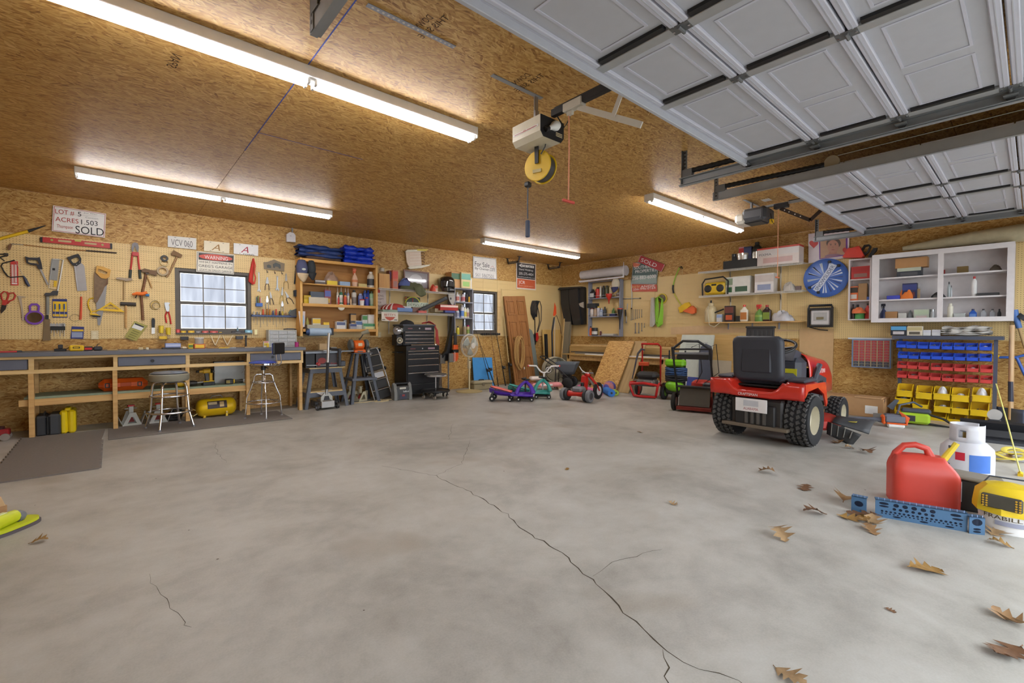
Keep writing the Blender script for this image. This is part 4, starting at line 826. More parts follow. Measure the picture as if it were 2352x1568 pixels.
def jack_stand(label,loc,rz,m,top=RED):
    o = thing('jack_stand',label,'jack stand',loc,rz,'jack stands')
    for s_ in (-1,1):
        MB().ring([(-.095,.0),(.095,0),(.03,.17),(-.03,.17)],[(-.045,.03),(.045,.03),(.012,.115),(-.012,.115)],-.003,.003,TM(0,s_*.06,0) @ RM(s_*-14,'X')).build('side_frame',m,o)
        MB().prism([(-.07,.0),(.07,0),(.025,.17),(-.025,.17)],-.002,.002,TM(s_*.085,0,0) @ RM(90,'Z') @ RM(s_*20,'X')).build('end_frame',m,o)
    MB().box(-.022,.022,-.022,.022,.13,.235,.003).build('column',m,o);MB().box(-.035,.035,-.03,.03,.232,.25,.004).build('saddle',top,o);MB().tube([(-.06,0,.205),(.06,0,.205)],.004,6).build('pin',STL,o)
    MB().prism([(-.04,.035),(.04,.035),(.01,.11),(-.01,.11)],-.001,.001,TM(0,.02,0)).build('inner_plate',mat((150,40,36),.5),o)
    return o
jack_stand('grey jack stand with red inside, clear of the stool legs',(.17,7.36,0),math.radians(8),mat((196,196,188),.5));jack_stand('grey jack stand half hidden behind the backless stool',(.44,7.34,0),math.radians(-4),mat((190,190,184),.5))
o = thing('floor_jack','low red trolley jack at the far bench end','jack',(-.93,7.22,0));MB().box(-.24,.10,-.06,.06,.045,.12,.012).build('body',mat((150,30,34),.4),o);MB().box(-.2,.06,-.035,.035,.10,.15,.01).build('arm',mat((60,24,26),.4),o);MB().tube([(-.18,0,.12),(-.24,0,.22),(-.30,0,.30)],.012,8).build('handle_socket',BLK,o);MB().cyl((-.18,0,.15),(-.18,0,.17),.03).build('saddle',IRN,o)
for x in (-.2,.07):
    for y in (-.07,.07):MB().lathe([(0,-.014),(.038,-.014),(.038,.014),(0,.014)],(x,y,.04),'y',18).build('wheel',mat((150,140,132),.4,.4),o)
o = thing('air_tank','yellow portable air tank lying under the bench','air tank',(1.065,7.34,.02),math.radians(2));MB().lathe([(0,-.235),(.06,-.228),(.10,-.205),(.118,-.17),(.118,.17),(.10,.205),(.06,.228),(0,.235)],(0,0,.115),'x',28).build('tank',mat((230,188,22),.3),o)
def bend(x0,x1,a0,a1,r,n=10):return lambda u,v:(x0+(x1-x0)*u,-r*math.cos(a0+(a1-a0)*v),.115+r*math.sin(a0+(a1-a0)*v))
MB().grid(bend(-.12,.105,-.05,.85,.119),2,12).build('label',mat((58,44,46),.5),o);MB().grid(bend(-.11,-.01,.40,.72,.1196),2,8).build('label_print',mat((196,176,140),.5),o);MB().grid(bend(.02,.07,.1,.7,.1196),2,8).build('label_print',mat((206,176,120),.5),o)
MB().tube([(-.07,0,.228),(-.05,0,.265),(.05,0,.268),(.08,0,.225)],.006,8).build('handle',STL,o);MB().box(.09,.115,-.115,-.09,-.02,.06,.004).build('foot',mat((232,196,60),.4),o);MB().tube([(.1,-.09,.03),(.1,-.13,.05)],.008,8).build('valve',STL,o);MB().box(-.16,-.13,-.07,.07,-.02,.03,.004).build('foot',mat((230,188,22),.3),o)
MB().tube([(-.235,0,.09),(-.29,-.03,.12),(-.31,-.04,.06),(-.27,-.03,.02),(-.22,-.02,.05)],.007,8).build('hose',mat((206,186,120),.5),o)
o = thing('hose_bundle','tangled black air hose under the bench behind the stool','hose',(.60,7.40,0))
for i in range(5):MB().tube([(.10*math.cos(t)*(1-.05*i)+.02*i-.03,.07*math.sin(t),.025+.022*i+.012*math.sin(2*t+i)) for t in [2*PI*j/20 for j in range(20)]],.012,6,True).build('loop',mat((36,36,38),.5),o,60)
o = thing('storage_tub','clear plastic tub stored upright on the bench shelf','tub',(1.245,7.50,.441));q = MB();q.box(-.185,.185,-.05,-.046,0,.30,.0);q.box(-.185,-.181,-.05,.05,0,.30);q.box(.181,.185,-.05,.05,0,.30);q.box(-.185,.185,-.05,.05,.296,.30);q.build('shell',mat((206,206,200),.25,trans=.35),o);MB().box(-.185,.185,.03,.05,.0,.30).build('liner',mat((190,190,184),.5),o);MB().tube([(.15,-.055,.12),(.165,-.06,.14),(.19,-.06,.19),(.195,-.06,.04),(.15,-.06,.02)],.005,6).build('latch_handle',WHT,o);lettering(o,'STORE',-.04,.08,.15,.18,-.0506,mat((170,170,168),.5))
def drill(label,loc,rz,body,grip):
    o = thing('cordless_drill',label,'drill',loc,rz,'cordless drills');MB().lathe([(0,-.10),(.008,-.10),(.010,-.07),(.018,-.055),(.020,-.03),(.030,-.02),(.032,.05),(.026,.075),(0,.078)],(0,0,.19),'x',16).build('motor_housing',body,o)
    MB().prism([(-.005,.165),(.035,.165),(.045,.05),(.008,.05)],-.016,.016).build('handle',grip,o);MB().box(-.035,.07,-.036,.036,.0,.05,.006).build('battery',BLK,o);MB().box(-.03,.065,-.032,.032,.045,.06,.006).build('battery_mount',YEL,o);MB().cyl((-.10,0,.19),(-.07,0,.19),.012).build('chuck',BLK,o);return o
drill('yellow and black drill standing nearer the backless stool',(.93,7.26,.441),math.radians(12),mat((206,160,40),.4),mat((70,66,60),.5));drill('drill with an all yellow handle beside the clear tub',(1.00,7.28,.441),math.radians(100),mat((50,46,44),.4),mat((226,176,30),.4))
o = thing('flashlight','yellow and black cordless flashlight lying on the bench shelf','flashlight',(1.26,7.26,.441));MB().box(-.10,-.01,-.04,.04,0,.07,.008).build('battery',BLK,o);MB().box(-.012,.008,-.036,.036,.008,.066,.006).build('collar',YEL,o);MB().lathe([(0,0),(.02,0),(.018,.05),(.026,.08),(.026,.10),(0,.10)],(.008,0,.035),'x',14).build('head',mat((60,54,40),.4),o);MB().box(-.095,-.05,-.042,-.038,.015,.055).build('label',mat((150,130,50),.5),o,None)
o = thing('reciprocating_saw','yellow and black reciprocating saw lying on the bench shelf','power saw',(.72,7.24,.441));MB().lathe([(0,-.11),(.03,-.10),(.038,-.06),(.034,0),(.03,.02)],(0,0,.045),'x',16).build('body',YEL,o);MB().lathe([(.028,.02),(.034,.03),(.034,.08),(.024,.12),(0,.12)],(0,0,.045),'x',14).build('nose',mat((46,42,40),.4),o);MB().tube([(.12,0,.045),(.20,0,.05)],.012,8).build('blade_holder',STL,o)
# bench top clutter
BTZ = .93
def slab(name,label,cat,px,crop,w,d,h,m,rz=0,top=None,z=BTZ,c=.004,y=None,group='clutter on the workbench'):
    p = onZ(crop(*px),z) if y is None else onY(crop(*px),y);o = thing(name,label,cat,(p.x,min(p.y,YL-d/2-.02),z),math.radians(rz),group)
    MB().box(-w/2,w/2,-d/2,d/2,0,h,c).build('body',m,o)
    if top:MB().box(-w/2+.004,w/2-.004,-d/2-.0008,d/2-.004,h*.25,h*.75).build('print',top,o,None)
    return o
slab('pry_tool','red handled pliers at the bench end','pliers',(60,120),cE,.16,.05,.018,RED,12,y=7.24)
slab('tin_scraper','flat steel blades piled on the bench','blades',(260,108),cE,.20,.06,.006,mat((110,112,116),.4,.6),8,y=7.28);slab('caulk_gun','black tool lying flat on the bench beside the steel blades','hand tool',(160,114),cE,.10,.04,.02,BLK,15,y=7.26)
o = slab('radio_charger','black charger with antenna block on the bench','charger',(640,100),cE,.10,.08,.028,BLK,y=7.40);MB().box(-.02,.02,-.01,.02,.028,.075,.005).build('plug_block',DRK,o);MB().tube([(.05,0,.02),(.08,.02,.06),(.12,.0,.055),(.10,-.02,.01)],.003,6).build('cord',BLK,o)
o = slab('battery_charger','yellow battery charger with black window on the bench','charger',(812,96),cE,.125,.11,.066,YEL,y=7.36,c=.012);MB().box(-.03,.03,-.058,-.053,.03,.052,.004).build('window',BLK,o);MB().box(-.022,.022,-.060,-.056,.036,.046).build('window',YEL,o,None)
slab('drill_battery','black battery pack with red top on the bench','battery',(938,95),cE,.07,.09,.05,BLK,y=7.36,top=RED);o = slab('cordless_tool','black cordless driver lying beside the battery pack','driver',(1035,95),cE,.085,.07,.05,DRK,y=7.36,c=.014);MB().tube([(-.01,0,.05),(.0,.02,.075),(.02,.01,.08)],.004,6).build('belt_clip',BLK,o)
slab('wood_scrap','narrow wood strip on the bench between the battery and boxes','wood strip',(1190,96),cE,.10,.02,.012,TAN,4,y=7.30);slab('paper_box','small cream box on the bench near the blue box','box',(1490,88),cE,.045,.04,.03,mat((210,190,150),.7),y=7.36);slab('glue_jar','tiny pale jar beside the cream box','jar',(1560,85),cE,.03,.03,.028,mat((214,206,180),.5),y=7.36)
o = slab('screw_box','pale blue box stacked on a black tray on the bench','box',(425,225),cF,.165,.10,.055,mat((140,156,206),.6),y=7.44,top=mat((190,200,230),.6));o.location.z = BTZ+.02;slab('black_tray','black tray under the pale blue box','tray',(400,255),cF,.19,.13,.02,mat((50,52,60),.5),y=7.40)
slab('dust_mask','folded cream cloth beside the blue box','cloth',(590,240),cF,.06,.05,.03,mat((206,190,160),.8),y=7.34,c=.014);slab('wire_nut_box','yellow and red box beside the orange tub','box',(685,225),cF,.055,.05,.068,YEL,y=7.40,top=mat((90,130,60),.5))
p = onY(cF(812,245),7.40);o = thing('anchor_tub','orange tub with clear lid full of anchors on the bench','tub',(p.x,7.40,BTZ));MB().box(-.062,.062,-.05,.05,0,.062,.006).build('tub',mat((214,98,40),.4),o);MB().box(-.05,.05,-.052,-.048,.01,.052).build('label',YEL,o,None);MB().lathe([(0,.062),(.05,.062),(.052,.085),(.05,.14),(0,.142)],n=20).build('clear_jar',mat((214,206,200),.2,trans=.5),o);MB().lathe([(0,.136),(.054,.136),(.054,.15),(0,.15)],n=20).build('lid',mat((224,220,214),.35),o)
for i,(x,y,L,m,lab) in enumerate(((1010,240,.14,mat((150,110,66),.6),'brown pencil nearest the orange tub'),(1130,235,.22,YEL,'long yellow strip lying across the bench top'),(1300,240,.10,STL,'steel bit lying right of the yellow strip'),(1560,235,.15,mat((200,180,150),.6),'pale stick lying left of the white box'))):
    p = onY(cF(x,y),7.30);o = thing('marking_stick',lab,'stick',(p.x,7.30,BTZ),math.radians(6*i-8),'sticks on the workbench');MB().cyl((-L/2,0,.006),(L/2-.01,0,.006),.006,n=6).build('shaft',m,o);MB().cyl((L/2-.01,0,.006),(L/2,0,.006),.006,.001,n=6).build('point',DRK,o)
o = slab('glue_box','white and red box standing on the bench by the drawer cabinet','box',(1785,225),cF,.068,.045,.088,WHT,y=7.40,top=mat((214,190,90),.6));MB().box(-.03,.03,-.0235,-.02,.072,.084).build('print',RED,o,None)
o = slab('yellow_tube','small yellow tube leaning by the white and red box','tube',(1812,222),cF,.03,.02,.055,YEL,y=7.34)
p = onY(cB(2160,1328),7.55);o = thing('safety_glasses','dark glasses lying on top of the drawer cabinet','glasses',(p.x,7.55,p.z-.0));MB().tube([(-.09,0,.008),(-.03,-.02,.012),(.03,-.02,.012),(.09,.0,.008)],.008,6).build('frame',BLK,o);MB().box(-.05,.05,-.03,-.02,.002,.022,.004).build('lens',mat((60,60,66),.2),o)
p = onY(cB(2320,1510),7.40);o = thing('ribbon_spool','magenta spool at the end of the workbench','spool',(2.11,7.36,BTZ));MB().lathe([(0,0),(.028,0),(.028,.07),(0,.07)],n=18).build('spool',mat((180,40,120),.4),o);MB().lathe([(0,.07),(.032,.07),(.032,.076),(0,.076)],n=18).build('flange',mat((120,110,110),.5),o)
p = onY(cB(230,1550),7.4)
# ================================================================== goods standing on shelves
SHAPES = {
 'can':([(0,0),(.96,0),(1,.02),(1,.80),(.9,.84),(.45,.87),(0,.87)],[(0,.82),(.62,.82),(.62,.98),(.5,1),(0,1)]),
 'tube':([(0,0),(1,0),(1,.66),(.5,.70),(.32,.72),(0,.72)],[(0,.70),(.30,.70),(.14,1),(0,1)]),
 'bottle':([(0,0),(.95,0),(1,.03),(1,.58),(.85,.70),(.42,.82),(.38,.86),(0,.86)],[(0,.84),(.46,.84),(.46,1),(0,1)]),
 'jug':([(0,0),(.95,0),(1,.04),(1,.64),(.9,.76),(.5,.86),(.40,.90),(0,.90)],[(0,.88),(.44,.88),(.44,1),(0,1)]),
 'jar':([(0,0),(.95,0),(1,.05),(1,.75),(.9,.80),(0,.80)],[(0,.78),(1,.78),(1,1),(0,1)]),
 'tub':([(0,0),(.85,0),(1,.86),(0,.86)],[(0,.84),(1.06,.84),(1.06,1),(0,1)]),
}
def goods(wall,crop,off,zb,shape,x0,y0,x1,y1,cols,name,label,cat,group=None,depth=None,print_=None):
    h = Hung(name,label,cat,wall,crop,((x0+x1)/2,y1),off,group)
    a,b = h.l(x0,(y0+y1)/2),h.l(x1,(y0+y1)/2);w = b[0]-a[0];H = h.l((x0+x1)/2,y0)[1]
    if zb is not None:H += h.p0.z-zb;h.o.location.z = zb
    cm = [c if not isinstance(c,tuple) else mat(c,.4) for c in cols]
    if shape=='box':
        d = depth or w*.6;MB().box(-w/2,w/2,-d/2,d/2,0,H,.002).build('carton',cm[0],h.o)
        if len(cm)>1:MB().box(-w/2+.003,w/2-.003,-d/2-.0008,-d/2,H*.55,H*.92).build('print',cm[1],h.o,None)
        if len(cm)>2:MB().box(-w/2+w*.15,w/2-w*.15,-d/2-.0008,-d/2,H*.12,H*.42).build('print',cm[2],h.o,None)
    elif shape=='flatbottle':
        MB().box(-w/2,w/2,-w*.3,w*.3,0,H*.72,w*.12).build('body',cm[0],h.o);MB().lathe([(w*.42,H*.70),(w*.2,H*.84),(w*.18,H*.9),(0,H*.9)],n=14,sy=.6).build('shoulder',cm[0],h.o);MB().cyl((0,0,H*.88),(0,0,H),w*.2).build('cap',cm[1],h.o)
        if len(cm)>2:MB().box(-w*.42,w*.42,-w*.3-.001,-w*.3,H*.12,H*.55).build('label',cm[2],h.o,None)
    elif shape=='sprayer':
        MB().lathe([(0,0),(.48*w,0),(.5*w,.03*H),(.48*w,.42*H),(.3*w,.6*H),(.14*w,.68*H),(.12*w,.76*H),(0,.76*H)],n=18).build('body',cm[0],h.o);MB().cyl((0,0,.74*H),(0,0,.82*H),.16*w).build('collar',cm[1],h.o);q = MB();q.box(-.36*w,.26*w,-.1*w,.1*w,.84*H,1.0*H,.06*w);q.box(-.1*w,.1*w,-.08*w,.08*w,.8*H,.88*H);q.prism([(-.34*w,.84*H),(-.24*w,.84*H),(-.16*w,.66*H),(-.22*w,.66*H)],-.04*w,.04*w);q.build('trigger',cm[1],h.o)
        if len(cm)>2:MB().lathe([(.485*w,.12*H),(.492*w,.38*H)],n=18).build('label',cm[2],h.o)
    elif shape=='lump':
        MB().grid(lambda u,v:(w/2*math.cos(2*PI*u)*math.sin(PI/2*v)*(1+.13*math.sin(6*PI*u+2+5*v)),(depth or w*.6)/2*math.sin(2*PI*u)*math.sin(PI/2*v)*(1+.1*math.sin(8*PI*u)),H*math.cos(PI/2*v)*(1+.16*math.sin(6*PI*u+7*v+x0)+.10*math.sin(14*PI*u-5*v))+.001),22,8,close_u=True).build('heap',cm[0],h.o,60)
    else:
        pb,pc = SHAPES[shape];r = w/2;MB().lathe([(q*r,z*H) for q,z in pb],n=16).build('body',cm[0],h.o);MB().lathe([(q*r,z*H) for q,z in pc],n=14).build('cap',cm[1],h.o)
        if len(cm)>2:MB().lathe([(r*1.006,.15*H),(r*1.006,.55*H)],n=16).build('label',cm[2],h.o)
    return h
# ------------------------------------------------------------------ open wooden shelf unit
PW = wood((196,140,66),(220,168,92),.55)
u = thing('shelf_unit','open pine shelf unit hung on the back wall over the table saw','shelf unit',(2.20,YL-.02,1.09));W_,D_,H_ = 1.25,.24,1.21
for x in (0,W_-.022):MB().box(x,x+.022,-D_,0,0,H_,.002).build('side',wood((196,140,66),(220,168,92),.55,2),u)
for x,nm in ((-.006,'face_frame'),(W_-.028,'face_frame')):MB().box(x,x+.034,-D_-.018,-D_,0,H_).build(nm,wood((214,160,84),(230,184,108),.55,2),u)
for z in (.105,.505,.825,1.19):MB().box(.02,W_-.02,-D_,0,z-.018,z).build('shelf',PW,u)
for z in (.505,1.20):MB().box(.02,W_-.02,-D_-.018,-D_,z-.04,z+.006).build('shelf_lip',PW,u)
MB().box(.02,W_-.02,-D_-.018,-D_,.07,.115).build('shelf_lip',PW,u);MB().box(.02,W_-.02,-.012,0,.10,1.19).build('back',wood((170,116,56),(196,144,78),.6),u)
zs = [1.09+.105,1.09+.505,1.09+.825,1.09+1.19]
G1 = 'goods in the pine shelf unit'
def g1(sh,x0,y0,x1,y1,cols,nm,lab,cat,row,off=.14,depth=None):return goods('L',cC,off,zs[row],sh,x0,y0,x1,y1,cols,nm,lab,cat,G1,depth)
# tarps on top
def tarp(name,label,crop,x0,y0,x1,y1,off,zb,m,layers=4,depth=.2,wall='L',seed=1,cat='tarp'):
    h = Hung(name,label,cat,wall,crop,((x0+x1)/2,y1),off);a,b = h.l(x0,(y0+y1)/2),h.l(x1,(y0+y1)/2);w = b[0]-a[0];H = h.l((x0+x1)/2,y0)[1]+(h.p0.z-zb);h.o.location.z = zb;rnd = random.Random(seed)
    for i in range(layers):
        t = H/layers;e = rnd.uniform(0,.06)*w;f = rnd.uniform(0,.06)*w;ph = rnd.uniform(0,6)
        def fn(uu,v,i=i,e=e,f=f,ph=ph,t=t):
            A = 2*PI*v;x =-w/2+e+(w-e-f)*uu;k = math.sin(min(uu,1-uu)*20) if min(uu,1-uu)<.078 else 1
            return (x,depth/2*math.cos(A)*(.9+.08*math.sin(7*uu+ph)),max(.001,t*(i+.5)+t*.62*math.sin(A)*max(.15,k)+.012*math.sin(9*uu+ph+i)*math.sin(A)+(.008*math.sin(23*uu+3*A) if i else .003)))
        MB().grid(fn,40,17).build('fold',m,h.o,60)
    return h
tarp('folded_tarp','dark blue folded tarp on the shelf unit top',cC,125,160,790,300,.14,zs[3]+.055,mat((40,62,118),.45,vary=.3,scale=20),3,.22,seed=3);tarp('folded_tarp','brown folded tarp under the dark blue one',cC,215,235,750,345,.13,zs[3]+.006,mat((86,62,46),.6),2,.2,seed=5)
tarp('folded_tarp','bright blue crumpled tarp at the shelf unit top right',cC,745,170,1190,415,.13,zs[3]+.006,mat((28,60,190),.28,vary=.25,scale=25,bump=.4),4,.23,seed=8)
g1('lump',500,535,725,640,[mat((170,140,120),.3)],'plastic_bag','clear bag of fittings on the upper shelf','bag',2);g1('sprayer',893,460,975,680,[(230,190,160),(226,110,70),(220,140,90)],'spray_bottle','orange spray bottle on the upper shelf','spray bottle',2);g1('jug',1108,508,1208,695,[(228,222,208),(230,226,216),(60,60,64)],'plastic_jug','white jug with dark label on the upper shelf','jug',2)
g1('box',548,632,690,662,[(230,200,50)],'level_block','yellow level lying on the upper shelf','level',2,.22,.03);g1('box',378,622,520,645,[(90,80,76),(200,195,190)],'caulk_nozzle_pack','dark narrow pack on the upper shelf beside the caps','package',2,.22,.04);g1('box',720,645,862,672,[(150,176,206)],'rag_stack','pale blue rag on the upper shelf','rag',2,.2,.06);g1('box',985,672,1100,688,[(210,190,120)],'paint_stick','pale wooden stick on the upper shelf edge','stick',2,.22,.02)
g1('box',220,835,318,885,[(232,200,40),(206,170,30)],'fastener_box','yellow box at the left of the middle shelf','box',1);o = g1('box',312,785,520,885,[mat((84,92,104),.5)],'plastic_case','dark grey moulded tool case on the middle shelf','case',1,.12,.07);MB().tube([(-.09,-.02,.10),(-.07,-.02,.125),(.07,-.02,.125),(.09,-.02,.10)],.01,8).build('handle',mat((84,92,104),.5),o.o)
g1('box',300,860,565,945,[mat((206,196,176),.7)],'paper_stack','pile of papers hanging over the middle shelf edge','papers',1,.23,.02);g1('box',515,755,600,880,[(150,70,80),(90,100,170),(214,170,60)],'marker_pack','card of red and blue markers on the middle shelf','package',1,.16,.03)
for x,m,lab in ((535,WHT,'white stick rising left above the marker card'),(580,mat((206,60,60),.5),'red stick rising right above the marker card')):g1('tube',x-9,700,x+9,800,[m,WHT],'glue_stick',lab,'stick',1,.14)
for x0,x1,y0,c,lb in ((680,712,712,(206,196,176),'cream caulk tube at the left of the tube group'),(722,768,712,(54,120,90),'green labelled caulk tube on the middle shelf'),(790,820,715,(60,64,70),'dark caulk tube behind the small orange can'),(826,858,725,(140,150,176),'bluish grey caulk tube right of the orange can')):g1('tube',x0,y0,x1,935,[mat(c,.4),WHT,mat((226,222,210),.5)],'caulk_tube',lb,'caulk tube',1)
g1('bottle',698,835,722,930,[(196,50,44),(60,50,50)],'oil_bottle','small red bottle before the cream caulk tube','bottle',1,.2);g1('can',780,832,822,932,[(206,76,44),(230,160,60)],'glue_can','small orange red can on the middle shelf','can',1,.2);g1('bottle',868,862,890,945,[(220,190,150),(220,150,90)],'glue_bottle','small tan bottle left of the white spray can','bottle',1,.2)
g1('can',892,760,955,945,[(206,200,190),(60,60,60),(130,120,116)],'spray_can','white spray can with black cap on the middle shelf','spray can',1);g1('can',978,808,1045,940,[(110,120,180),(160,170,210)],'paint_can','pale blue can on the middle shelf','can',1,.12);g1('can',1048,765,1100,935,[(52,84,166),(60,90,170)],'spray_can','blue spray can, left of the taller blue one','spray can',1,.10);g1('can',1098,762,1138,930,[(46,76,190),(40,70,170)],'spray_can','taller blue spray can touching the green one','spray can',1,.09)
g1('tub',1005,888,1065,955,[(232,228,224),(196,60,50)],'small_tub','white tub with red lid on the middle shelf','tub',1,.2);g1('can',1072,858,1128,955,[(50,60,150),(190,50,50)],'oil_can','small blue can with red cap on the middle shelf','can',1,.2);g1('can',1138,775,1192,955,[(150,190,150),(70,90,70),(190,206,180)],'spray_can','pale green spray can at the middle shelf end','spray can',1)
h = Hung('wall_thermometer','round white dial thermometer hung on the middle shelf lip','thermometer','L',cC,(746,995),.262);MB().lathe([(0,-.012),(.05,-.012),(.055,-.006),(.055,0),(0,0)],axis='y',n=28).build('case',mat((226,222,206),.4),h.o);MB().lathe([(0,-.0135),(.044,-.0135),(.044,-.012)],axis='y',n=28).build('dial',mat((236,230,210),.4),h.o);MB().tube([(0,-.015,0),(.02,-.015,.022)],.0015,4).build('needle',BLK,h.o)
for k in range(12):a = 2*PI*k/12;MB().box(-.0015,.0015,-.0145,-.0135,.032,.041,M=RM(30*k,'Y')).build('tick',DRK,h.o,None)
g1('lump',250,1165,305,1240,[mat((190,180,90),.5)],'tape_scraps','small yellowish heap at the lower shelf left','scraps',0);g1('box',340,1150,452,1240,[mat((206,200,180),.6),YEL,mat((90,90,96),.5)],'bit_box','white and yellow box standing on the lower shelf','box',0);g1('box',260,1240,565,1278,[mat((176,170,150),.7)],'sandpaper_stack','flat pile of sandpaper sheets on the lower shelf','sandpaper',0,.2,.14);g1('box',500,1205,578,1250,[YEL],'utility_knife','yellow utility knife handle on the lower shelf','knife',0,.22,.02)
g1('box',670,1195,790,1280,[(222,220,214),(80,90,130)],'screw_box','white and blue box at the lower shelf middle','box',0);g1('jar',778,1175,820,1275,[mat((190,190,184),.2),(150,150,150)],'nail_jar','clear jar between the boxes of the lower shelf','jar',0);g1('box',868,1085,945,1205,[mat((90,84,84),.5),(206,160,90),(220,180,110)],'bulb_box','dark box with orange label on the lower shelf','box',0,.1);g1('box',860,1225,950,1280,[(150,150,160),(60,70,120)],'parts_tray','grey blue parts tray on the lower shelf','tray',0,.2);g1('box',940,1185,1030,1278,[(206,206,206),(80,110,160)],'tape_box','white box left of the green one on the lower shelf','box',0)
g1('box',1030,1220,1205,1285,[(170,190,160),(60,140,90),(226,220,150)],'glove_box','green and cream carton at the lower shelf end','box',0,.15);o = goods('L',cC,.15,zs[0]+.066,'box',1105,1100,1215,1215,[(216,212,204),(226,222,216)],'carton','plain white carton on top of the green one','box',G1);goods('L',cC,.14,zs[0]+.066,'box',1030,1105,1100,1215,[(206,206,196),(70,140,70)],'carton','white and green carton beside the plain white one','box',G1,.06)
# caps, lamp and pouch hung at the left side of the unit
def cap(label,x0,y0,x1,y1,crown,bill,off,wall='L',crop=cC):
    h = Hung('baseball_cap',label,'cap',wall,crop,((x0+x1)/2,y0),off,'caps hung up');a,b = h.l(x0,(y0+y1)/2),h.l(x1,(y0+y1)/2);w = b[0]-a[0];H =-h.l((x0+x1)/2,y1)[1]
    MB().grid(lambda u,v:(w/2*math.sin(PI*min(1,.2+v*.55))*math.cos(PI*u)*1.0,-.10*math.sin(PI*u)*math.sin(PI*min(1,.15+v*.6))-.002,-H*.72*v),14,10).build('crown',crown,h.o,60,.004)
    MB().grid(lambda u,v:((u-.5)*w*(1.0-.25*v*v),-.055-.04*math.sin(PI*u)+.01*v,-H*.60-H*.40*v*(.45+.55*math.sin(PI*u))),12,6).build('bill',bill,h.o,60,.005);MB().ball((0,-.02,0),.008).build('button',crown,h.o);return h
h = cap('grey blue baseball cap with tan bill on the shelf unit',118,345,278,655,mat((78,82,112),.8),mat((190,168,136),.8),.27);MB().lathe([(0,0),(.03,0),(.028,.006),(0,.008)],M=TM(.0,-.105,-.15) @ RM(90,'X') @ Matrix.Diagonal((1,.6,1,1)),n=16).build('badge',mat((190,196,186),.6),h.o)
cap('black baseball cap behind the grey blue one',270,355,385,632,mat((46,50,54),.8),mat((40,42,46),.8),.265)
h = Hung('torch','long black flashlight hung beside the shelf unit','flashlight','L',cC,(115,420),.03);h.tube('barrel',[(122,455),(98,675)],.011,BLK);h.tube('head',[(124,418),(122,450)],.018,BLK)
h = Hung('tool_pouch','black pouch with orange handled knife on the shelf unit side','pouch','L',cC,(110,760),.03);h.poly('pouch',[(80,765),(150,750),(155,845),(85,850)],.04,mat((38,42,50),.7));h.tube('clip',[(150,680),(165,700),(140,750)],.006,IRN);h.tube('knife_handle',[(145,790),(140,850),(152,900)],.011,mat((226,96,40),.5),.04)
h = Hung('mask_card','pale packet with blue mask hung on the shelf frame','packet','L',cC,(200,1055),.262);h.poly('card',[(152,1050),(248,1054),(240,1270),(178,1270)],.004,mat((220,206,200),.5));h.poly('mask',[(180,1110),(225,1112),(235,1200),(205,1265),(178,1210)],.014,mat((160,190,220),.7));h.tube('pen',[(196,1265),(196,1330),(200,1420)],[.008,.006,.002],GRY)
# blue towel roll on its holder
o = thing('towel_roll','blue shop towel roll on a holder under the shelf unit','towel roll',(2.32,7.47,1.155));MB().lathe([(0,0),(.062,0),(.062,.33),(0,.33)],axis='x',n=28).build('towels',mat((166,186,206),.85),o);MB().box(.33,.365,-.06,.20,-.05,.065,.006).build('bracket',mat((46,46,52),.5),o);MB().lathe([(0,-.05),(.04,-.05),(.05,-.02),(.05,0),(0,0)],axis='x',n=20).build('end_cap',mat((50,74,120),.5),o)
MB().box(-.05,-.02,-.04,.20,-.03,.06,.006).build('bracket',mat((46,46,52),.5),o)
# outlets and cable right of the unit
h = Hung('wall_outlet','cream outlet plate at the foot of the pegboard beside the tool chest','outlet','L',cD,(82,1500),.008);h.box('plate',60,1440,108,1532,.005,mat((222,206,166),.4));h.disc('socket',84,1465,.014,.007,mat((232,220,186),.4));h.disc('socket',84,1505,.014,.007,mat((232,220,186),.4))
h = Hung('hook_cable','small black coiled cable hung beside the shelf unit','cable','L',cD,(60,1210),.02);h.tube('plug',[(60,1205),(62,1260)],.012,BLK);h.tube('cable',[(62,1260),(50,1300),(72,1310),(48,1330),(66,1345)],.005,BLK)
# ------------------------------------------------------------------ white wire shelves
WIRE = mat((226,222,214),.4)
def wire_shelf(label,wall,crop,p0,p1,off,depth,n,z,brackets=(),group='wire shelves'):
    h = Hung('wire_shelf',label,'shelf',wall,crop,p0,off,group);W = h.l(*p1)[0];h.o.location.z = z
    q = MB()
    for zz in (0,-.03):q.tube([(0,0,zz),(W,0,zz)],.0035,5)
    q.tube([(0,depth,0),(W,depth,0)],.0035,5);q.build('rim',WIRE,h.o);q = MB()
    for i in range(n):
        x = W*(i+.5)/n;q.box(x-.0022,x+.0022,-.003,depth,-.003,.001);q.box(x-.0022,x+.0022,-.003,.001,-.032,0)
    r = q.build('wires',WIRE,h.o,None);r['kind'] = 'stuff'
    for f in brackets:
        MB().prism([(0,0),(-depth*.95,0),(-depth*.95,-.012),(-.02,-.085),(0,-.085)],-.006,.006,TM(W*f,depth,-.034) @ RM(90,'Z') @ RM(180,'Z')).build('bracket',WIRE,h.o);MB().box(W*f-.009,W*f+.009,depth,depth+.012,-.38,.06).build('standard',mat((216,206,186),.4),h.o)
    return h
Z1,Z2 = 1.915,1.503
wire_shelf('upper white wire shelf on the back wall','L',cD,(70,725),(1310,800),.30,.28,66,Z1,(.22,.73));wire_shelf('lower white wire shelf on the back wall','L',cD,(55,1120),(1295,1155),.30,.28,66,Z2,(.22,.73))
G2 = 'goods on the wire shelves of the back wall'
def g2(sh,x0,y0,x1,y1,cols,nm,lab,cat,row=0,off=.16,depth=None):return goods('L',cD,off,(Z1,Z2)[row]+.004,sh,x0,y0,x1,y1,cols,nm,lab,cat,G2,depth)
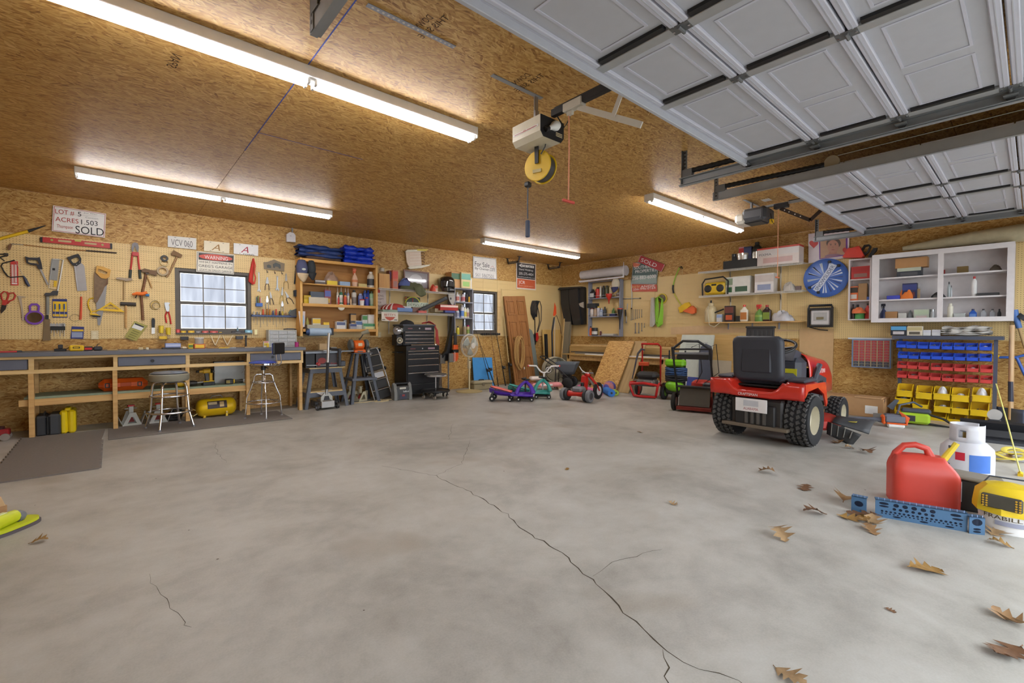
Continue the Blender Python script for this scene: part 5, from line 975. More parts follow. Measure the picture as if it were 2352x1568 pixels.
g2('box',55,490,232,700,[wood((196,140,70),(214,164,92),.4,2)],'wood_box','upright honey coloured wooden box on the wire shelf','box',0,.14,.1);o = goods('L',cD,.14,Z1+.004+.30,'jar',88,395,160,490,[mat((200,196,184),.2),mat((190,180,160),.3)],'desk_clock','small round glass clock on the wooden box','clock',G2)
g2('box',218,440,300,705,[(120,60,40),(96,60,90),(160,90,60)],'puzzle_box','dark patterned box between the wooden box and red box','box',0,.12,.12);g2('box',288,432,378,712,[(196,100,66),(206,70,50),(170,120,110)],'game_box','orange red picture box on the wire shelf','box',0,.2,.05)
h = Hung('framed_mirror','framed glass picture leaning on the wire shelf','picture frame','L',cD,(680,740),.06);h.ring('frame',[(468,420),(888,468),(888,735),(490,715)],[(490,445),(868,490),(866,725),(505,705)],.02,mat((110,66,50),.4));h.poly('glass',[(488,442),(870,488),(868,728),(503,708)],.004,mat((150,146,150),.06,.15,vary=0,coat=1),.004);h.poly('mount',[(560+110*math.cos(2*PI*i/24)+110,600+105*math.sin(2*PI*i/24)) for i in range(24)],.0005,mat((176,174,178),.1,coat=1),.0082)
g2('lump',400,585,625,715,[mat((90,50,80),.8)],'rag_pile','purple and blue cloth heaped on the wire shelf','cloth',0,.18,.22);h = g2('lump',440,650,845,735,[mat((92,94,66),.85)],'canvas_bag','olive canvas cloth draped over the wire shelf edge','cloth',0,.24,.2)
MB().grid(lambda u,v:(-.06+.20*u+.06*v,-.10-.01*math.sin(8*u),.05-.12*v-.05*v*math.sin(PI*u)),12,6).build('hanging_flap',mat((92,94,66),.85),h.o,60,.006);goods('L',cD,.22,Z1+.07,'lump',400,580,600,660,[mat((90,104,160),.8)],'blue_rag','blue rag lying on the purple cloth','cloth',G2,.16)
g2('lump',915,680,1000,750,[mat((206,70,40),.5)],'orange_hood','orange red cap lying on the wire shelf','cap',0,.2,.12);g2('box',985,680,1028,755,[mat((206,170,150),.3),(206,90,60)],'bulb_pack','little clear pack beside the orange red cap','package',0,.2,.04)
h = Hung('motorcycle_helmet','black full face helmet at the end of the wire shelf','helmet','L',cD,(1180,780),.16);h.o.location.z = Z1+.004
MB().grid(lambda u,v:(.155*math.cos(2*PI*u)*math.sin(.35+v*2.2),.18*math.sin(2*PI*u)*math.sin(.35+v*2.2),.15-.14*math.cos(.35+v*2.2-.35)*-1-.0 if False else .165+.155*math.cos(.02+v*2.35)),28,14,close_u=True).build('shell',mat((30,30,32),.12,coat=1),h.o,60)
MB().grid(lambda u,v:(.158*math.cos(PI*(1.08+.84*u)),.184*math.sin(PI*(1.08+.84*u)),.11+.10*v),18,6).build('visor',mat((64,62,62),.06,coat=1),h.o,60);MB().grid(lambda u,v:(.150*math.cos(PI*(1.1+.8*u)),.186*math.sin(PI*(1.1+.8*u)),.02+.07*v),18,5).build('chin_bar',mat((26,26,28),.15,coat=1),h.o,60);MB().box(-.05,.05,-.195,-.18,.035,.06,.005).build('vent',GRY,h.o)
G3 = 1.965+.06
# lower wire shelf
for i,(x0,y0,x1,y1,c,lab,off,dp) in enumerate(((100,1078,340,1125,(150,170,150),'greenish book lying under the cap on the lower shelf',.20,.2),(340,1050,585,1112,(110,140,190),'blue magazine pile on the lower wire shelf',.2,.18),(290,1022,560,1055,(196,196,196),'pale magazine pile behind the red striped cap',.14,.2),(590,1040,730,1120,(120,90,80),'dark red binder on the lower wire shelf',.14,.16),(1115,1085,1285,1130,(70,80,140),'navy blue booklet stack at the lower shelf end',.2,.18),(1110,1045,1275,1090,(70,110,100),'dark green booklet stack at the lower shelf end',.12,.18),(950,1060,1110,1120,(176,160,130),'tan booklets under the grey tube',.14,.18))):
    goods('L',cD,off,None,'box',x0,y0,x1,y1,[mat(c,.6)],'magazine',lab,'magazines',G2,dp)
h = cap('red and white striped cap lying on the lower wire shelf',130,965,540,1075,mat((170,60,56),.8),mat((206,190,180),.8),.2,crop=cD);bpy.data.objects.remove(h.o.children[0]) if False else None
for ch in list(h.o.children):bpy.data.objects.remove(ch)
MB().grid(lambda u,v:(.26*math.cos(PI*u)*math.sin(PI/2*v),-.11*math.sin(PI*u*1.0)*math.sin(PI/2*v)+.03,-.13+.12*math.cos(PI/2*v)),26,8).build('crown',mat((176,60,54),.8),h.o,60,.004)
for k in (.62,.75,.88):MB().grid(lambda u,v,k=k:(.263*math.cos(PI*(k+.05*u-.5*.0))*math.sin(PI/2*v),-.113*math.sin(PI*(k+.05*u-.12))*math.sin(PI/2*v)+.03,-.13+.123*math.cos(PI/2*v)),3,8).build('white_stripe',mat((222,206,196),.8),h.o,60,.004)
MB().grid(lambda u,v:(-.26-.0*v+.12*u,-.05-.10*v*math.sin(PI*u),-.13),8,4).build('bill',mat((120,90,84),.8),h.o,60,.006)
h = Hung('gauge_sign','round black gauge sign with yellow rim standing on the shelf','sign','L',cD,(622,1000),.06);h.poly('plate',[(498,862),(745,880),(745,960),(498,950)],.004,mat((60,60,50),.5));h.poly('rim',[(622+122*math.cos(PI*i/18),965-102*math.sin(PI*i/18)) for i in range(19)],.006,mat((206,206,60),.5));h.poly('dial',[(622+105*math.cos(PI*i/18),965-86*math.sin(PI*i/18)) for i in range(19)],.008,mat((52,62,56),.4));h.tube('needle',[(622,960),(624,885)],.006,RED,.008)
for x in (505,525):h.box('check',x-8,872,x+8,890,.0066,mat((226,120,40),.5));h.box('check',x-8,900,x+8,918,.0066,mat((226,160,40),.5))
h = board('cave_sign','pale green sign reading THE MAN CAVE','sign','L',cD,[(528,950),(880,965),(880,1045),(528,1030)],mat((196,206,186),.5),.09,.006);txt(h,'THE',545,962,615,1020,mat((90,100,90),.6),.0066,0,4);txt(h,'MAN CAVE',625,968,872,1042,mat((66,78,70),.6),.0066,0,8)
h = board('hours_sign','small green and white sign under the cave sign','sign','L',cD,[(590,1040),(880,1052),(880,1085),(590,1075)],mat((150,166,140),.5),.095,.005);txt(h,'OPEN 24-7',640,1050,800,1074,WHT,.0056,0,4)
h = Hung('foam_tube','dark grey foam tube lying slanted over the lower wire shelf','tube','L',cD,(735,1090),.24);h.tube('tube',[(735,1095),(960,990),(1180,885)],.036,mat((66,68,70),.8),0,14);h.tube('hole',[(1178,886),(1182,884)],.030,BLK)
g2('box',708,1092,840,1120,[(190,90,80)],'eyeglass_case','reddish case lying under the foam tube','case',1,.26,.06);o = goods('L',cD,.2,Z2+.07,'box',1035,1000,1325,1052,[(176,50,44),(226,200,190)],'board_game','long red box on the magazines at the shelf end','box',G2,.2)
h = board('retro_sign','white metal sign with red lettering hung from the lower wire shelf','sign','L',cD,[(115,1115),(385,1125),(385,1270),(115,1258)],mat((226,216,200),.5),.31,.003);txt(h,"BETTY'S",160,1140,345,1182,INKR,.0036,0,6);h.poly('emblem',[(165,1190),(340,1198),(300,1240),(250,1255),(205,1235)],.0036,mat((190,90,70),.6))
for x,y in ((150,1240),(345,1245)):h.box('print',x-25,y-6,x+25,y+4,.0036,INKB,0,0)
h = board('parking_sign','white no parking sign half hidden behind the shelf unit','sign','L',cD,[(-60,745),(185,750),(200,1080),(-50,1085)],mat((222,206,200),.5),.03,.004);h.box('red_square',45,740,90,800,.0046,RED)
for s_,y in (('KING',828),('CEPT',884),('FOR',940),('REGS',995)):txt(h,s_,55,y,148 if s_ != 'FOR' else 110,y+36,mat((110,80,76),.6),.005,0,2)
# ------------------------------------------------------------------ grey shelf unit beside the far window
def grey_unit(name,label,wall,loc,rz,w,d,H,shelves,m,rails=False):
    o = thing(name,label,'shelf unit',loc,rz)
    for x in (0,w-.02):MB().box(x,x+.02,-d,0,0,H,.002).build('side',m,o)
    for z in [0]+list(shelves)+[H-.02]:MB().box(.02,w-.02,-d,0,z,z+.02,.001).build('shelf',m,o)
    if rails:
        for z in list(shelves):MB().tube([(.0,-d-.004,z+.07),(w,-d-.004,z+.07)],.004,6).build('guard_rail',mat((200,200,206),.4),o)
    return o
gs = grey_unit('grey_shelf_unit','narrow grey painted shelf unit left of the far window','L',(5.05,YL-.012,1.085),0,.45,.25,.94,(.335,.65),mat((142,144,156),.5))
G4 = 'bottles in the grey shelf unit by the window'
def g4(sh,x0,y0,x1,y1,cols,nm,lab,cat,row,off=.13,depth=None):return goods('L',cD,off,(1.105,1.44,1.755)[row],sh,x0,y0,x1,y1,cols,nm,lab,cat,G4,depth)
g4('bottle',1328,790,1385,930,[(222,214,206),(226,222,216),(190,120,110)],'white_bottle','white bottle at the left of the top grey shelf','bottle',2);g4('bottle',1380,815,1412,925,[(206,206,206),(226,226,226)],'white_bottle','small white bottle behind the others on the top grey shelf','bottle',2,.08);g4('bottle',1420,800,1480,942,[(206,196,200),(60,40,50),(190,110,110)],'dark_top_bottle','bottle with black cap and pink label on the top grey shelf','bottle',2)
g4('can',1490,800,1530,935,[(60,56,54),(50,50,50)],'black_can','black can on the top grey shelf','can',2);g4('box',1538,865,1560,945,[(226,176,60)],'yellow_box','slim yellow box on the top grey shelf','box',2,.2)
g4('bottle',1332,1060,1385,1190,[(200,206,214),(60,60,66),(150,150,170)],'gel_bottle','pale bottle with dark pump on the middle grey shelf','bottle',1);g4('can',1388,1070,1420,1185,[(70,120,200),(60,100,190)],'blue_can','thin blue can on the middle grey shelf','can',1,.08);g4('can',1410,1000,1462,1190,[(220,220,226),(236,236,236),(100,140,206)],'spray_can','tall white spray can on the middle grey shelf','spray can',1);g4('can',1455,1035,1505,1192,[(236,230,200),(236,236,226),(226,206,80)],'spray_can','white and yellow spray can on the middle grey shelf','spray can',1);g4('can',1505,1045,1548,1195,[(232,226,216),(236,236,230),(206,160,140)],'spray_can','white spray can nearest the far window','spray can',1)
g4('bottle',1342,1345,1388,1470,[(226,206,60),(40,40,40)],'oil_bottle','yellow bottle with black cap on the low grey shelf','bottle',0);g4('can',1452,1335,1502,1468,[(170,150,120),(206,206,200)],'spray_can','tan spray can with pale cap on the low grey shelf','spray can',0);g4('can',1508,1330,1560,1470,[(214,200,150),(206,40,120),(150,170,80)],'spray_can','spray can with magenta cap on the low grey shelf','spray can',0)
o = goods('L',cD,.13,2.025,'box',1215,470,1390,690,[mat((196,150,100),.8),(70,110,80),(196,150,100)],'carton','tan carton with green stamps beside the helmet','box',None,.2);goods('L',cD,.20,2.025,'box',1386,475,1540,695,[mat((214,196,150),.8),(110,170,150),(150,190,110)],'carton','cream carton with green print on the grey shelf unit','box',None,.16)
goods('L',cD,.22,2.025,'tube',1553,495,1590,710,[(232,232,228),(232,232,228)],'white_tube','white pointed tube standing beside the cream carton','tube')
h = Hung('tool_template','grey metal plate with slot hung on the grey shelf side','metal plate','L',cD,(1260,820),.27);h.poly('plate',[(1212,812),(1310,815),(1312,930),(1290,1005),(1265,1000),(1225,930),(1208,860)],.006,mat((166,162,154),.4,.4));h.poly('slot',[(1246+14*math.cos(2*PI*i/12),895+20*math.sin(2*PI*i/12)) for i in range(12)],.007,DRK)
h = board('sale_sign','white For Sale By Owner sign with a hand written number','sign','L',cD,[(1612,200),(1990,242),(2004,580),(1612,560)],WHT,.014,.006,mat((70,76,90),.6),.016);txt(h,'For Sale',1640,285,1880,378,mat((46,46,52),.6),S,0,14);txt(h,'By Owner',1645,375,1875,440,mat((60,58,62),.6),S,0,12);txt(h,'.com',1880,390,1968,450,mat((110,110,116),.6),S,0,6);txt(h,'561 5867501',1650,475,1945,548,mat((150,150,150),.6),S,0,14);h.tube('roof_mark',[(1900,385),(1930,362),(1962,394)],.003,RED,S,4)
h = board('realty_sign','black and orange realty sign near the ceiling brackets','sign','L',Crop(1180,560,10.69),[(60,440),(540,500),(540,1140),(60,1095)],mat((226,214,200),.5),.014,.006);h.poly('black_field',[(75,462),(522,515),(520,885),(75,835)],.0066,mat((52,50,52),.5));h.poly('orange_field',[(82,850),(520,900),(520,1105),(82,1070)],.0066,mat((206,98,60),.5))
h.poly('arrow',[(115,520),(195,485),(195,505),(490,540),(490,600),(195,565),(195,582)],.0072,WHT);txt(h,'FOR SALE',178,510,470,590,mat((60,60,60),.6),.0078,0,22)
for s_,b_,t_ in (('David Waldrop',(125,590,470,690),34),('205-275-4454',(120,685,475,785),34),('JosephCarterRealty.com',(95,785,508,860),42)):txt(h,s_,*b_,WHT,.0074,0,t_)
txt(h,'JCR',112,895,272,1005,WHT,.0074,0,10);txt(h,'JOSEPH CARTER REALTY',118,1012,482,1068,mat((232,196,170),.5),.0074,0,30)
h = Hung('wire_hooks','white model ladder bracket with hooks above the framed picture','hook rack','L',cD,(540,330),.03)
h.poly('board',[(500,115),(745,110),(760,350),(555,375),(520,300)],.03,mat((226,206,186),.5));h.poly('arm',[(485,130),(520,100),(860,95),(820,125),(530,135)],.05,mat((232,226,206),.5));h.poly('arm',[(525,395),(560,375),(900,340),(870,365),(740,400),(560,415)],.05,mat((232,226,206),.5));h.poly('tip',[(670,90),(860,92),(820,125),(680,115)],.055,mat((226,206,90),.5))
for i in range(5):h.tube('twig',[(745,150+45*i),(790,140+48*i),(812,165+45*i),(800,180+45*i)],.006,mat((96,64,46),.7),.02);h.poly('rib',[(560,160+48*i),(740,150+48*i),(742,162+48*i),(562,174+48*i)],.034,mat((236,222,206),.5))
# ================================================================== machines standing along the back wall
SG,SGD = mat((92,96,106),.45),mat((74,78,88),.45)
def splay_stand(o,w0,w1,d0,d1,z,m,t=.05):
    """four splayed angle legs from w0 x d0 on the floor to w1 x d1 at height z"""
    for sx in (-1,1):
        for sy in (-1,1):
            a,b = Vector((sx*w0/2,sy*d0/2,0)),Vector((sx*w1/2,sy*d1/2,z));q = MB()
            for dx,dy in ((t/2,.004),(.004,t/2)):
                c = Vector((-sx*(dx-.004),-sy*(dy-.004),0));vs = [p+Vector((ex*dx,ey*dy,0))+c for p in (a,b) for ex,ey in ((-1,-1),(1,-1),(1,1),(-1,1))]
                q.add(vs,[(0,1,2,3),(4,5,6,7),(0,1,5,4),(1,2,6,5),(2,3,7,6),(3,0,4,7)])
            q.build('leg',m,o,None)
o = thing('table_saw','grey table saw with red trim on a splayed steel stand','table saw',(2.47,7.32,0));splay_stand(o,.66,.46,.44,.36,.60,SG)
MB().box(-.24,.24,-.19,.19,.53,.60,.003).build('stand_rail',SG,o);MB().box(-.30,.30,-.21,.21,.17,.24,.003).build('stand_rail',SG,o);MB().box(-.28,.28,-.2,.2,.24,.258).build('board',wood((196,164,106),(220,190,134)),o);MB().box(-.26,.28,-.22,.22,.600,.615).build('board',wood((186,160,110),(206,182,134)),o)
MB().box(-.32,.22,-.24,.22,.83,.865,.004).build('table',mat((110,114,120),.35,.5),o);q = MB();q.box(-.16,.17,-.20,.20,.615,.83,.004);q.build('cabinet',mat((54,54,60),.5),o);MB().box(-.30,-.17,-.18,.2,.615,.83).build('motor_bay',mat((26,26,28),.5),o)
MB().box(-.155,.165,-.2025,-.20,.625,.82).build('front_panel',mat((66,62,66),.5),o);MB().prism([(-.07+.06*math.cos(t),.72+.045*math.sin(t)) for t in [2*PI*i/16 for i in range(16)]],-.206,-.2025).build('badge',mat((150,60,56),.5),o);lettering(o,'10 inch',.06,.15,.66,.685,-.2035,RED);MB().lathe([(0,-.05),(.022,-.05),(.022,-.01),(.03,0),(0,0)],(-.13,-.205,.67),'y',14).build('crank',mat((160,40,36),.4),o);MB().tube([(-.30,-.22,.66),(.2,-.22,.645)],.006,6).build('rail_bar',STL,o)
q = MB();q.box(.16,.19,-.26,.2,.865,.90,.004);q.box(.155,.195,-.28,-.24,.63,.90,.006);q.build('rip_fence',DRK,o);MB().box(.20,.30,-.18,.1,.62,.70,.006).build('side_guard',SGD,o);MB().box(-.02,.10,-.12,.12,.866,.872).build('throat_plate',STL,o)
MB().box(.22,.48,-.06,.12,.84,.858).build('wing',mat((124,128,132),.4,.4),o);MB().prism([(-.06,.259),(.09,.262),(.02,.262)],-.2,-.1).build('paper',WHT,o);MB().prism([(-.16,.24),(.02,.25),(-.05,.17)],-.222,-.2195).build('paper',WHT,o)
goods('L',cG,.25,.866,'box',355,400,475,500,[wood((170,140,96),(190,160,114))],'wood_block','wooden block standing on the table saw','wood block')
goods('L',cG,.25,.866,'box',540,455,630,512,[mat((150,146,140),.5)],'metal_block','grey metal block on the table saw wing','metal block')
# aluminium racing jack with long handle
o = thing('racing_jack','silver and black low floor jack with tall upright handle','jack',(2.41,6.98,0),math.radians(4))
for x in (-.09,.09):MB().box(x-.008,x+.008,-.05,.35,.02,.11,.004).build('side_plate',mat((170,168,166),.3,.8),o)
MB().box(-.10,.10,-.075,-.05,.03,.13,.006).build('front_plate',mat((190,188,186),.3,.8),o);MB().box(-.07,.07,-.04,.18,.05,.14,.01).build('arm',mat((150,146,140),.35,.7),o)
MB().prism([(-.09,.12),(.09,.12),(.085,.19),(.03,.25),(-.03,.25),(-.085,.19)],-.02,.0).build('yoke',mat((176,174,166),.35,.8),o);MB().prism([(-.05,.13),(.05,.13),(.03,.2),(-.03,.2)],-.022,-.018).build('yoke_gap',DRK,o)
for x in (-.15,.15):
    MB().cyl((x*.6,-.05,.045),(x,-.05,.045),.02).build('axle',BLK,o)
    MB().lathe([(0,-.015),(.042,-.015),(.045,0),(.042,.015),(0,.015)],(x,-.05,.045),'x',18).build('wheel',mat((52,50,50),.35),o);MB().lathe([(0,-.017),(.02,-.017),(.02,.017),(0,.017)],(x,-.05,.045),'x',12).build('hub',CHR,o);MB().box(x-.03,x+.03,-.02,.05,.07,.12,.01).build('bracket',BLK,o)
MB().cyl((0,-.01,.22),(.004,-.01,.30),.022).build('socket',STL,o);MB().cyl((.004,-.01,.28),(.022,-.01,.70),.021).build('foam_grip',mat((40,40,42),.8),o);MB().cyl((.022,-.01,.69),(.045,-.01,1.14),.019).build('handle',mat((196,194,190),.3,.7),o)
# bench grinder on its stand
o = thing('grinder_stand','dark steel stand with splayed legs carrying the grinder','stand',(3.10,7.36,0));splay_stand(o,.50,.22,.44,.20,.80,mat((76,80,90),.45));MB().box(-.16,.16,-.13,.13,.80,.815,.003).build('top',SG,o);MB().box(-.21,.21,-.19,.19,.365,.405,.003).build('shelf',SG,o)
MB().cyl((.07,.0,.405),(.02,.0,.76),.03).build('pipe',BLK,o)
o = thing('bench_grinder','orange bench grinder with eye shields and gooseneck lamp','grinder',(3.06,7.34,.815));ORG2 = mat((232,104,26),.4)
MB().lathe([(0,-.085),(.06,-.085),(.075,-.07),(.075,.07),(.06,.085),(0,.085)],(0,0,.13),'x',24).build('motor',ORG2,o);MB().box(-.10,.10,-.08,.08,0,.05,.012).build('base',ORG2,o);MB().box(-.045,.045,-.083,-.08,.008,.035,.006).build('switch_plate',mat((120,100,90),.5),o);MB().box(-.03,.035,-.077,-.07,.11,.16).build('label',mat((222,206,170),.5),o)
for s_ in (-1,1):
    MB().lathe([(0,-.022),(.078,-.022),(.088,-.012),(.088,.018),(.075,.026),(0,.026)],(s_*.13,0,.13),'x',26).build('wheel_guard',mat((92,98,98),.45),o);MB().lathe([(.0,.027),(.045,.027),(.045,.03),(0,.03)],(s_*.13,0,.13),'x',20).build('wheel_face',mat((176,176,170),.6),o);MB().box(s_*.13-.03,s_*.13+.03,-.14,-.08,.08,.09,.002).build('tool_rest',IRN,o)
MB().tube([(.03,.05,.19),(.05,.05,.23),(.10,.04,.30)],.008,8).build('lamp_neck',BLK,o);MB().lathe([(0,-.06),(.026,-.06),(.03,-.03),(.032,.03),(.042,.06),(.036,.06),(0,.0)],M=TM(.13,.03,.335) @ RM(70,'Y') @ RM(20,'X'),n=18).build('lamp_shade',mat((150,146,126),.5),o);MB().tube([(.16,.02,.12),(.2,.0,.06),(.19,-.02,.0),(.17,-.04,-.1)],.005,6).build('cord',BLK,o)
jack_stand('cream jack stand between the grinder stand legs',(3.13,7.44,0),math.radians(20),mat((206,196,166),.5),mat((206,196,166),.5));jack_stand('cream jack stand behind the other cream one',(3.02,7.58,0),math.radians(-20),mat((190,180,152),.5),mat((190,180,152),.5))
o = thing('extension_cord','pale extension cord lying on the floor before the stand','cord',(3.2,7.2,.006));MB().tube([(-.25,.05,0),(-.1,.0,0),(.1,.04,.0),(.22,.06,.01),(.28,-.08,0),(.16,-.12,0),(.05,-.06,0),(.25,.0,.004),(.45,.02,0),(.6,.1,0)],.008,8).build('cable',mat((206,186,146),.6),o)
# mechanic's creeper leaning on the wall
o = thing('creeper','folding aluminium creeper with black pads leaning on the wall','creeper',(3.50,7.32,0),rot=(math.radians(-14),math.radians(-11),0));AL = mat((180,178,176),.35,.8)
for x in (-.16,.16):MB().tube([(x,0,.03),(x*1.02,0,.45),(x*.95,0,.86),(x*.8,0,.90)],.012,8).build('frame_tube',AL,o)
for z in (.18,.36,.50,.60,.78,.90):MB().tube([(-.16,-.012,z),(.16,-.012,z)],.010,8).build('cross_tube',AL,o)
for z0,z1 in ((.02,.17),(.20,.35),(.37,.38),(.52,.59),(.61,.77),(.79,.89)):MB().box(-.145,.145,.0,.03,z0,z1,.006).build('pad',mat((44,42,40),.6),o)
MB().box(-.09,.12,-.02,-.014,.385,.48).build('label',mat((190,188,190),.5),o);MB().box(-.04,.01,-.004,.002,.80,.885).build('label',mat((206,200,190),.5),o)
for x,z in ((-.15,.05),(.17,.52),(.17,.85),(-.17,.5)):MB().lathe([(0,-.01),(.03,-.01),(.03,.01),(0,.01)],(x,-.02,z),'x',14).build('caster',BLK,o)
o = thing('jump_starter','grey portable jump starter with red buttons on the floor','jump starter',(3.735,7.14,0),math.radians(-8));JG = mat((118,118,114),.5)
for x in (-.13,.13):MB().prism([(-.09,0),(.09,0),(.09,.12),(.05,.25),(.0,.29),(-.05,.25),(-.09,.12)],-.025,.025,TM(x,0,0) @ RM(90,'Z')).build('side_shell',JG,o)
MB().prism([(-.08,.01),(.08,.01),(.07,.2),(.04,.235),(-.04,.235),(-.07,.2)],-.11,.11,RM(90,'Z')).build('core',mat((62,62,62),.5),o);MB().tube([(-.12,0,.275),(.12,0,.275)],.02,12).build('handle',BLK,o)
MB().box(-.06,.05,-.079,-.07,.185,.215,.003,RM(0,'X')).build('label',mat((214,210,196),.5),o);lettering(o,'Stafford',.0,.10,.13,.16,-.0808,WHT);MB().box(-.06,.06,-.083,-.078,.02,.105).build('control_panel',mat((58,58,76),.5),o);MB().box(-.02,.03,-.085,-.08,.06,.095,.003).build('gauge',mat((150,50,50),.4),o)
# tool chest
TB = mat((26,26,28),.35)
def chest(name,label,loc,w,d,H,rows,z0):
    o = thing(name,label,'tool chest',loc);MB().box(0,w,0,d,z0,H,.006).build('body',TB,o)
    for a,b in rows:
        dr = MB().box(.02,w-.02,-.012,.1,a,b,.003).build('drawer',TB,o);MB().box(.03,w-.03,-.024,-.012,b-.022,b-.008,.004).build('pull',mat((206,204,202),.2,.9),dr)
    return o
o = chest('rolling_tool_cabinet','black rolling tool cabinet with chrome drawer pulls',(3.83,7.15,0),.67,.44,.915,((.79,.835),(.70,.785),(.585,.695),(.455,.58),(.25,.45)),.06)
for x in (.06,.61):
    for y in (.06,.38):MB().lathe([(0,-.015),(.03,-.015),(.03,.015),(0,.015)],(x,y,.03),'x',14).build('caster',BLK,o)
MB().box(.03,.64,-.014,.0,.09,.24,.003).build('lower_door',TB,o);MB().box(.08,.18,-.003,-.001,.855,.87).build('badge',mat((120,60,60),.5),o,None);MB().box(.43,.57,-.006,0,.848,.88,.004).build('name_plate',mat((160,130,140),.4),o);MB().cyl((.32,-.005,.865),(.32,.0,.865),.012).build('lock',STL,o);MB().tube([(-.10,.12,.80),(-.10,.30,.80),(-.0,.30,.80)],.012,8).build('side_handle',BLK,o);MB().tube([(-.1,.12,.80),(0,.12,.80)],.012,8).build('side_handle',BLK,o)
o = chest('top_tool_chest','black top tool chest standing on the rolling cabinet',(3.80,7.20,.92),.63,.36,.36,((.245,.30) if False else (.20,.25),(.135,.195),(.07,.13),(.01,.065)),.0);MB().box(-.01,.64,-.01,.37,.345,.37,.004).build('lid',SGD,o);MB().box(.09,.18,-.003,-.001,.29,.305).build('badge',mat((130,80,90),.5),o,None);MB().box(.43,.56,-.006,0,.275,.315,.004).build('name_plate',mat((170,150,160),.4),o);MB().cyl((.32,-.005,.30),(.32,0,.30),.012).build('lock',STL,o)
o = thing('torque_wrench','chrome wrench lying on the rolling cabinet top edge','wrench',(3.93,7.165,.917));MB().tube([(0,0,.012),(.48,0,.012)],.010,8).build('shank',CHR,o);MB().lathe([(0,0),(.024,0),(.024,.022),(0,.022)],(.50,0,.0)).build('head',CHR,o)
h = Hung('black_cloth','black cap and cloth thrown on the top tool chest','cloth','L',cH,(390,175),.4);h.o.location.z = 1.292;MB().grid(lambda u,v:(.13*math.cos(2*PI*u)*math.sin(PI/2*v),.12*math.sin(2*PI*u)*math.sin(PI/2*v),.07*math.cos(PI/2*v)*(1+.2*math.sin(7*u))),20,7,close_u=True).build('heap',mat((30,30,32),.8),h.o,60)
o = thing('driving_lamp','black round driving lamp hung on the tool chest side','lamp',(3.72,7.26,1.13));MB().lathe([(0,0),(.05,0),(.075,.05),(.075,.07),(0,.07)],M=RM(90,'X') @ RM(-25,'Y') @ TM(0,.05,0),n=24).build('housing',BLK,o);MB().lathe([(0,.071),(.065,.071),(.06,.074),(0,.076)],M=RM(90,'X') @ RM(-25,'Y') @ TM(0,.05,0),n=24).build('lens',mat((150,146,146),.1,.7),o);MB().box(.02,.08,-.08,-.02,.02,.10,.004).build('bracket',mat((60,60,60),.4),o);MB().box(.03,.05,-.084,-.08,.03,.09).build('chrome_strip',mat((220,216,190),.2,.8),o,None)
o = thing('speaker','black speaker box with round cone beside the top chest','speaker',(3.74,7.30,.92));MB().box(-.055,.055,-.08,.1,0,.19,.008).build('cabinet',mat((24,22,22),.5),o);MB().lathe([(0,0),(.03,0),(.05,-.02),(.055,-.02),(.055,0)],(.0,-.08,.09),'y',22).build('cone',mat((190,180,160),.3,.4),o);MB().ball((0,-.085,.09),.022).build('dust_cap',mat((206,200,180),.3),o)
o = thing('extension_cord','red extension cord bundle hanging off the top tool chest','cord',(4.42,7.28,1.29));rnd = random.Random(4);RC = mat((176,60,54),.6)
for i in range(6):MB().tube([(-.20+.02*i,.06*math.sin(i),.02+.008*i),(-.05,.04*math.cos(i),.035+.006*i),(.04,.0,.02),(.07+.008*i,-.02,-.1),(.06+.014*i,-.04,-.25-.03*i),(.08+.01*i,-.03,-.38+.02*i),(.10,-.02,-.2),(.075,0,.0),(-.1,.03,.05)],.007,6).build('strand',RC,o,60)
# rolling mechanic's stool
o = thing('rolling_stool','low black rolling stool with chrome rimmed round seat','stool',(4.26,6.89,0));MB().lathe([(0,.385),(.19,.385),(.20,.40),(.20,.415),(0,.415)],n=32).build('seat_rim',CHR,o);MB().lathe([(0,.413),(.197,.413),(.19,.428),(.1,.437),(0,.438)],n=32).build('seat',mat((96,92,88),.35),o);MB().cyl((0,0,.14),(0,0,.39),.012).build('post',CHR,o);MB().lathe([(0,.115),(.235,.115),(.25,.125),(.25,.145),(.24,.15),(.22,.135),(0,.135)],n=32).build('tray',BLK,o)
for k in range(5):
    a = 2*PI*k/5+.3;c,s_ = .215*math.cos(a),.215*math.sin(a);MB().cyl((c,s_,.06),(c,s_,.12),.012).build('caster_stem',BLK,o);MB().lathe([(0,-.012),(.034,-.012),(.034,.012),(0,.012)],(c,s_,.035),'x',16).build('caster',mat((150,140,126),.5),o);MB().box(c-.018,c+.018,s_-.02,s_+.02,.05,.075,.004).build('caster_hood',BLK,o)
MB().lathe([(0,.08),(.06,.08),(.06,.115),(0,.115)],n=16).build('hub',BLK,o)
# things between chest and fan
o = thing('level_bundle','steel crutch head and rods leaning behind the tool chest','tool',(4.72,7.5,0));MB().box(-.10,-.05,-.02,.02,.62,.86,.003).build('perforated_head',mat((200,196,190),.35,.5),o);
for x in (-.10,-.06,.02,.05):MB().tube([(x,0,.0),(x-.01,.03,.75)],.012,6).build('rod',mat((110,104,104),.4,.6),o)
MB().box(.0,.12,-.03,.03,.55,.72,.004).build('shovel_blade',mat((130,124,116),.4,.5),o);MB().prism([(.0,.0),(.18,.0),(.1,.05),(-.05,.16),(-.08,.14)],-.05,.05).build('foot_plate',mat((110,106,100),.5,.3),o)
o = thing('yellow_tool','yellow plastic handle hung at the tool cabinet side','hand tool',(4.524,7.30,.42));MB().tube([(0,0,0),(-.01,0,.12),(.0,0,.22),(-.005,0,.36)],[.022,.016,.022,.014],10).build('handle',mat((226,196,30),.45),o)
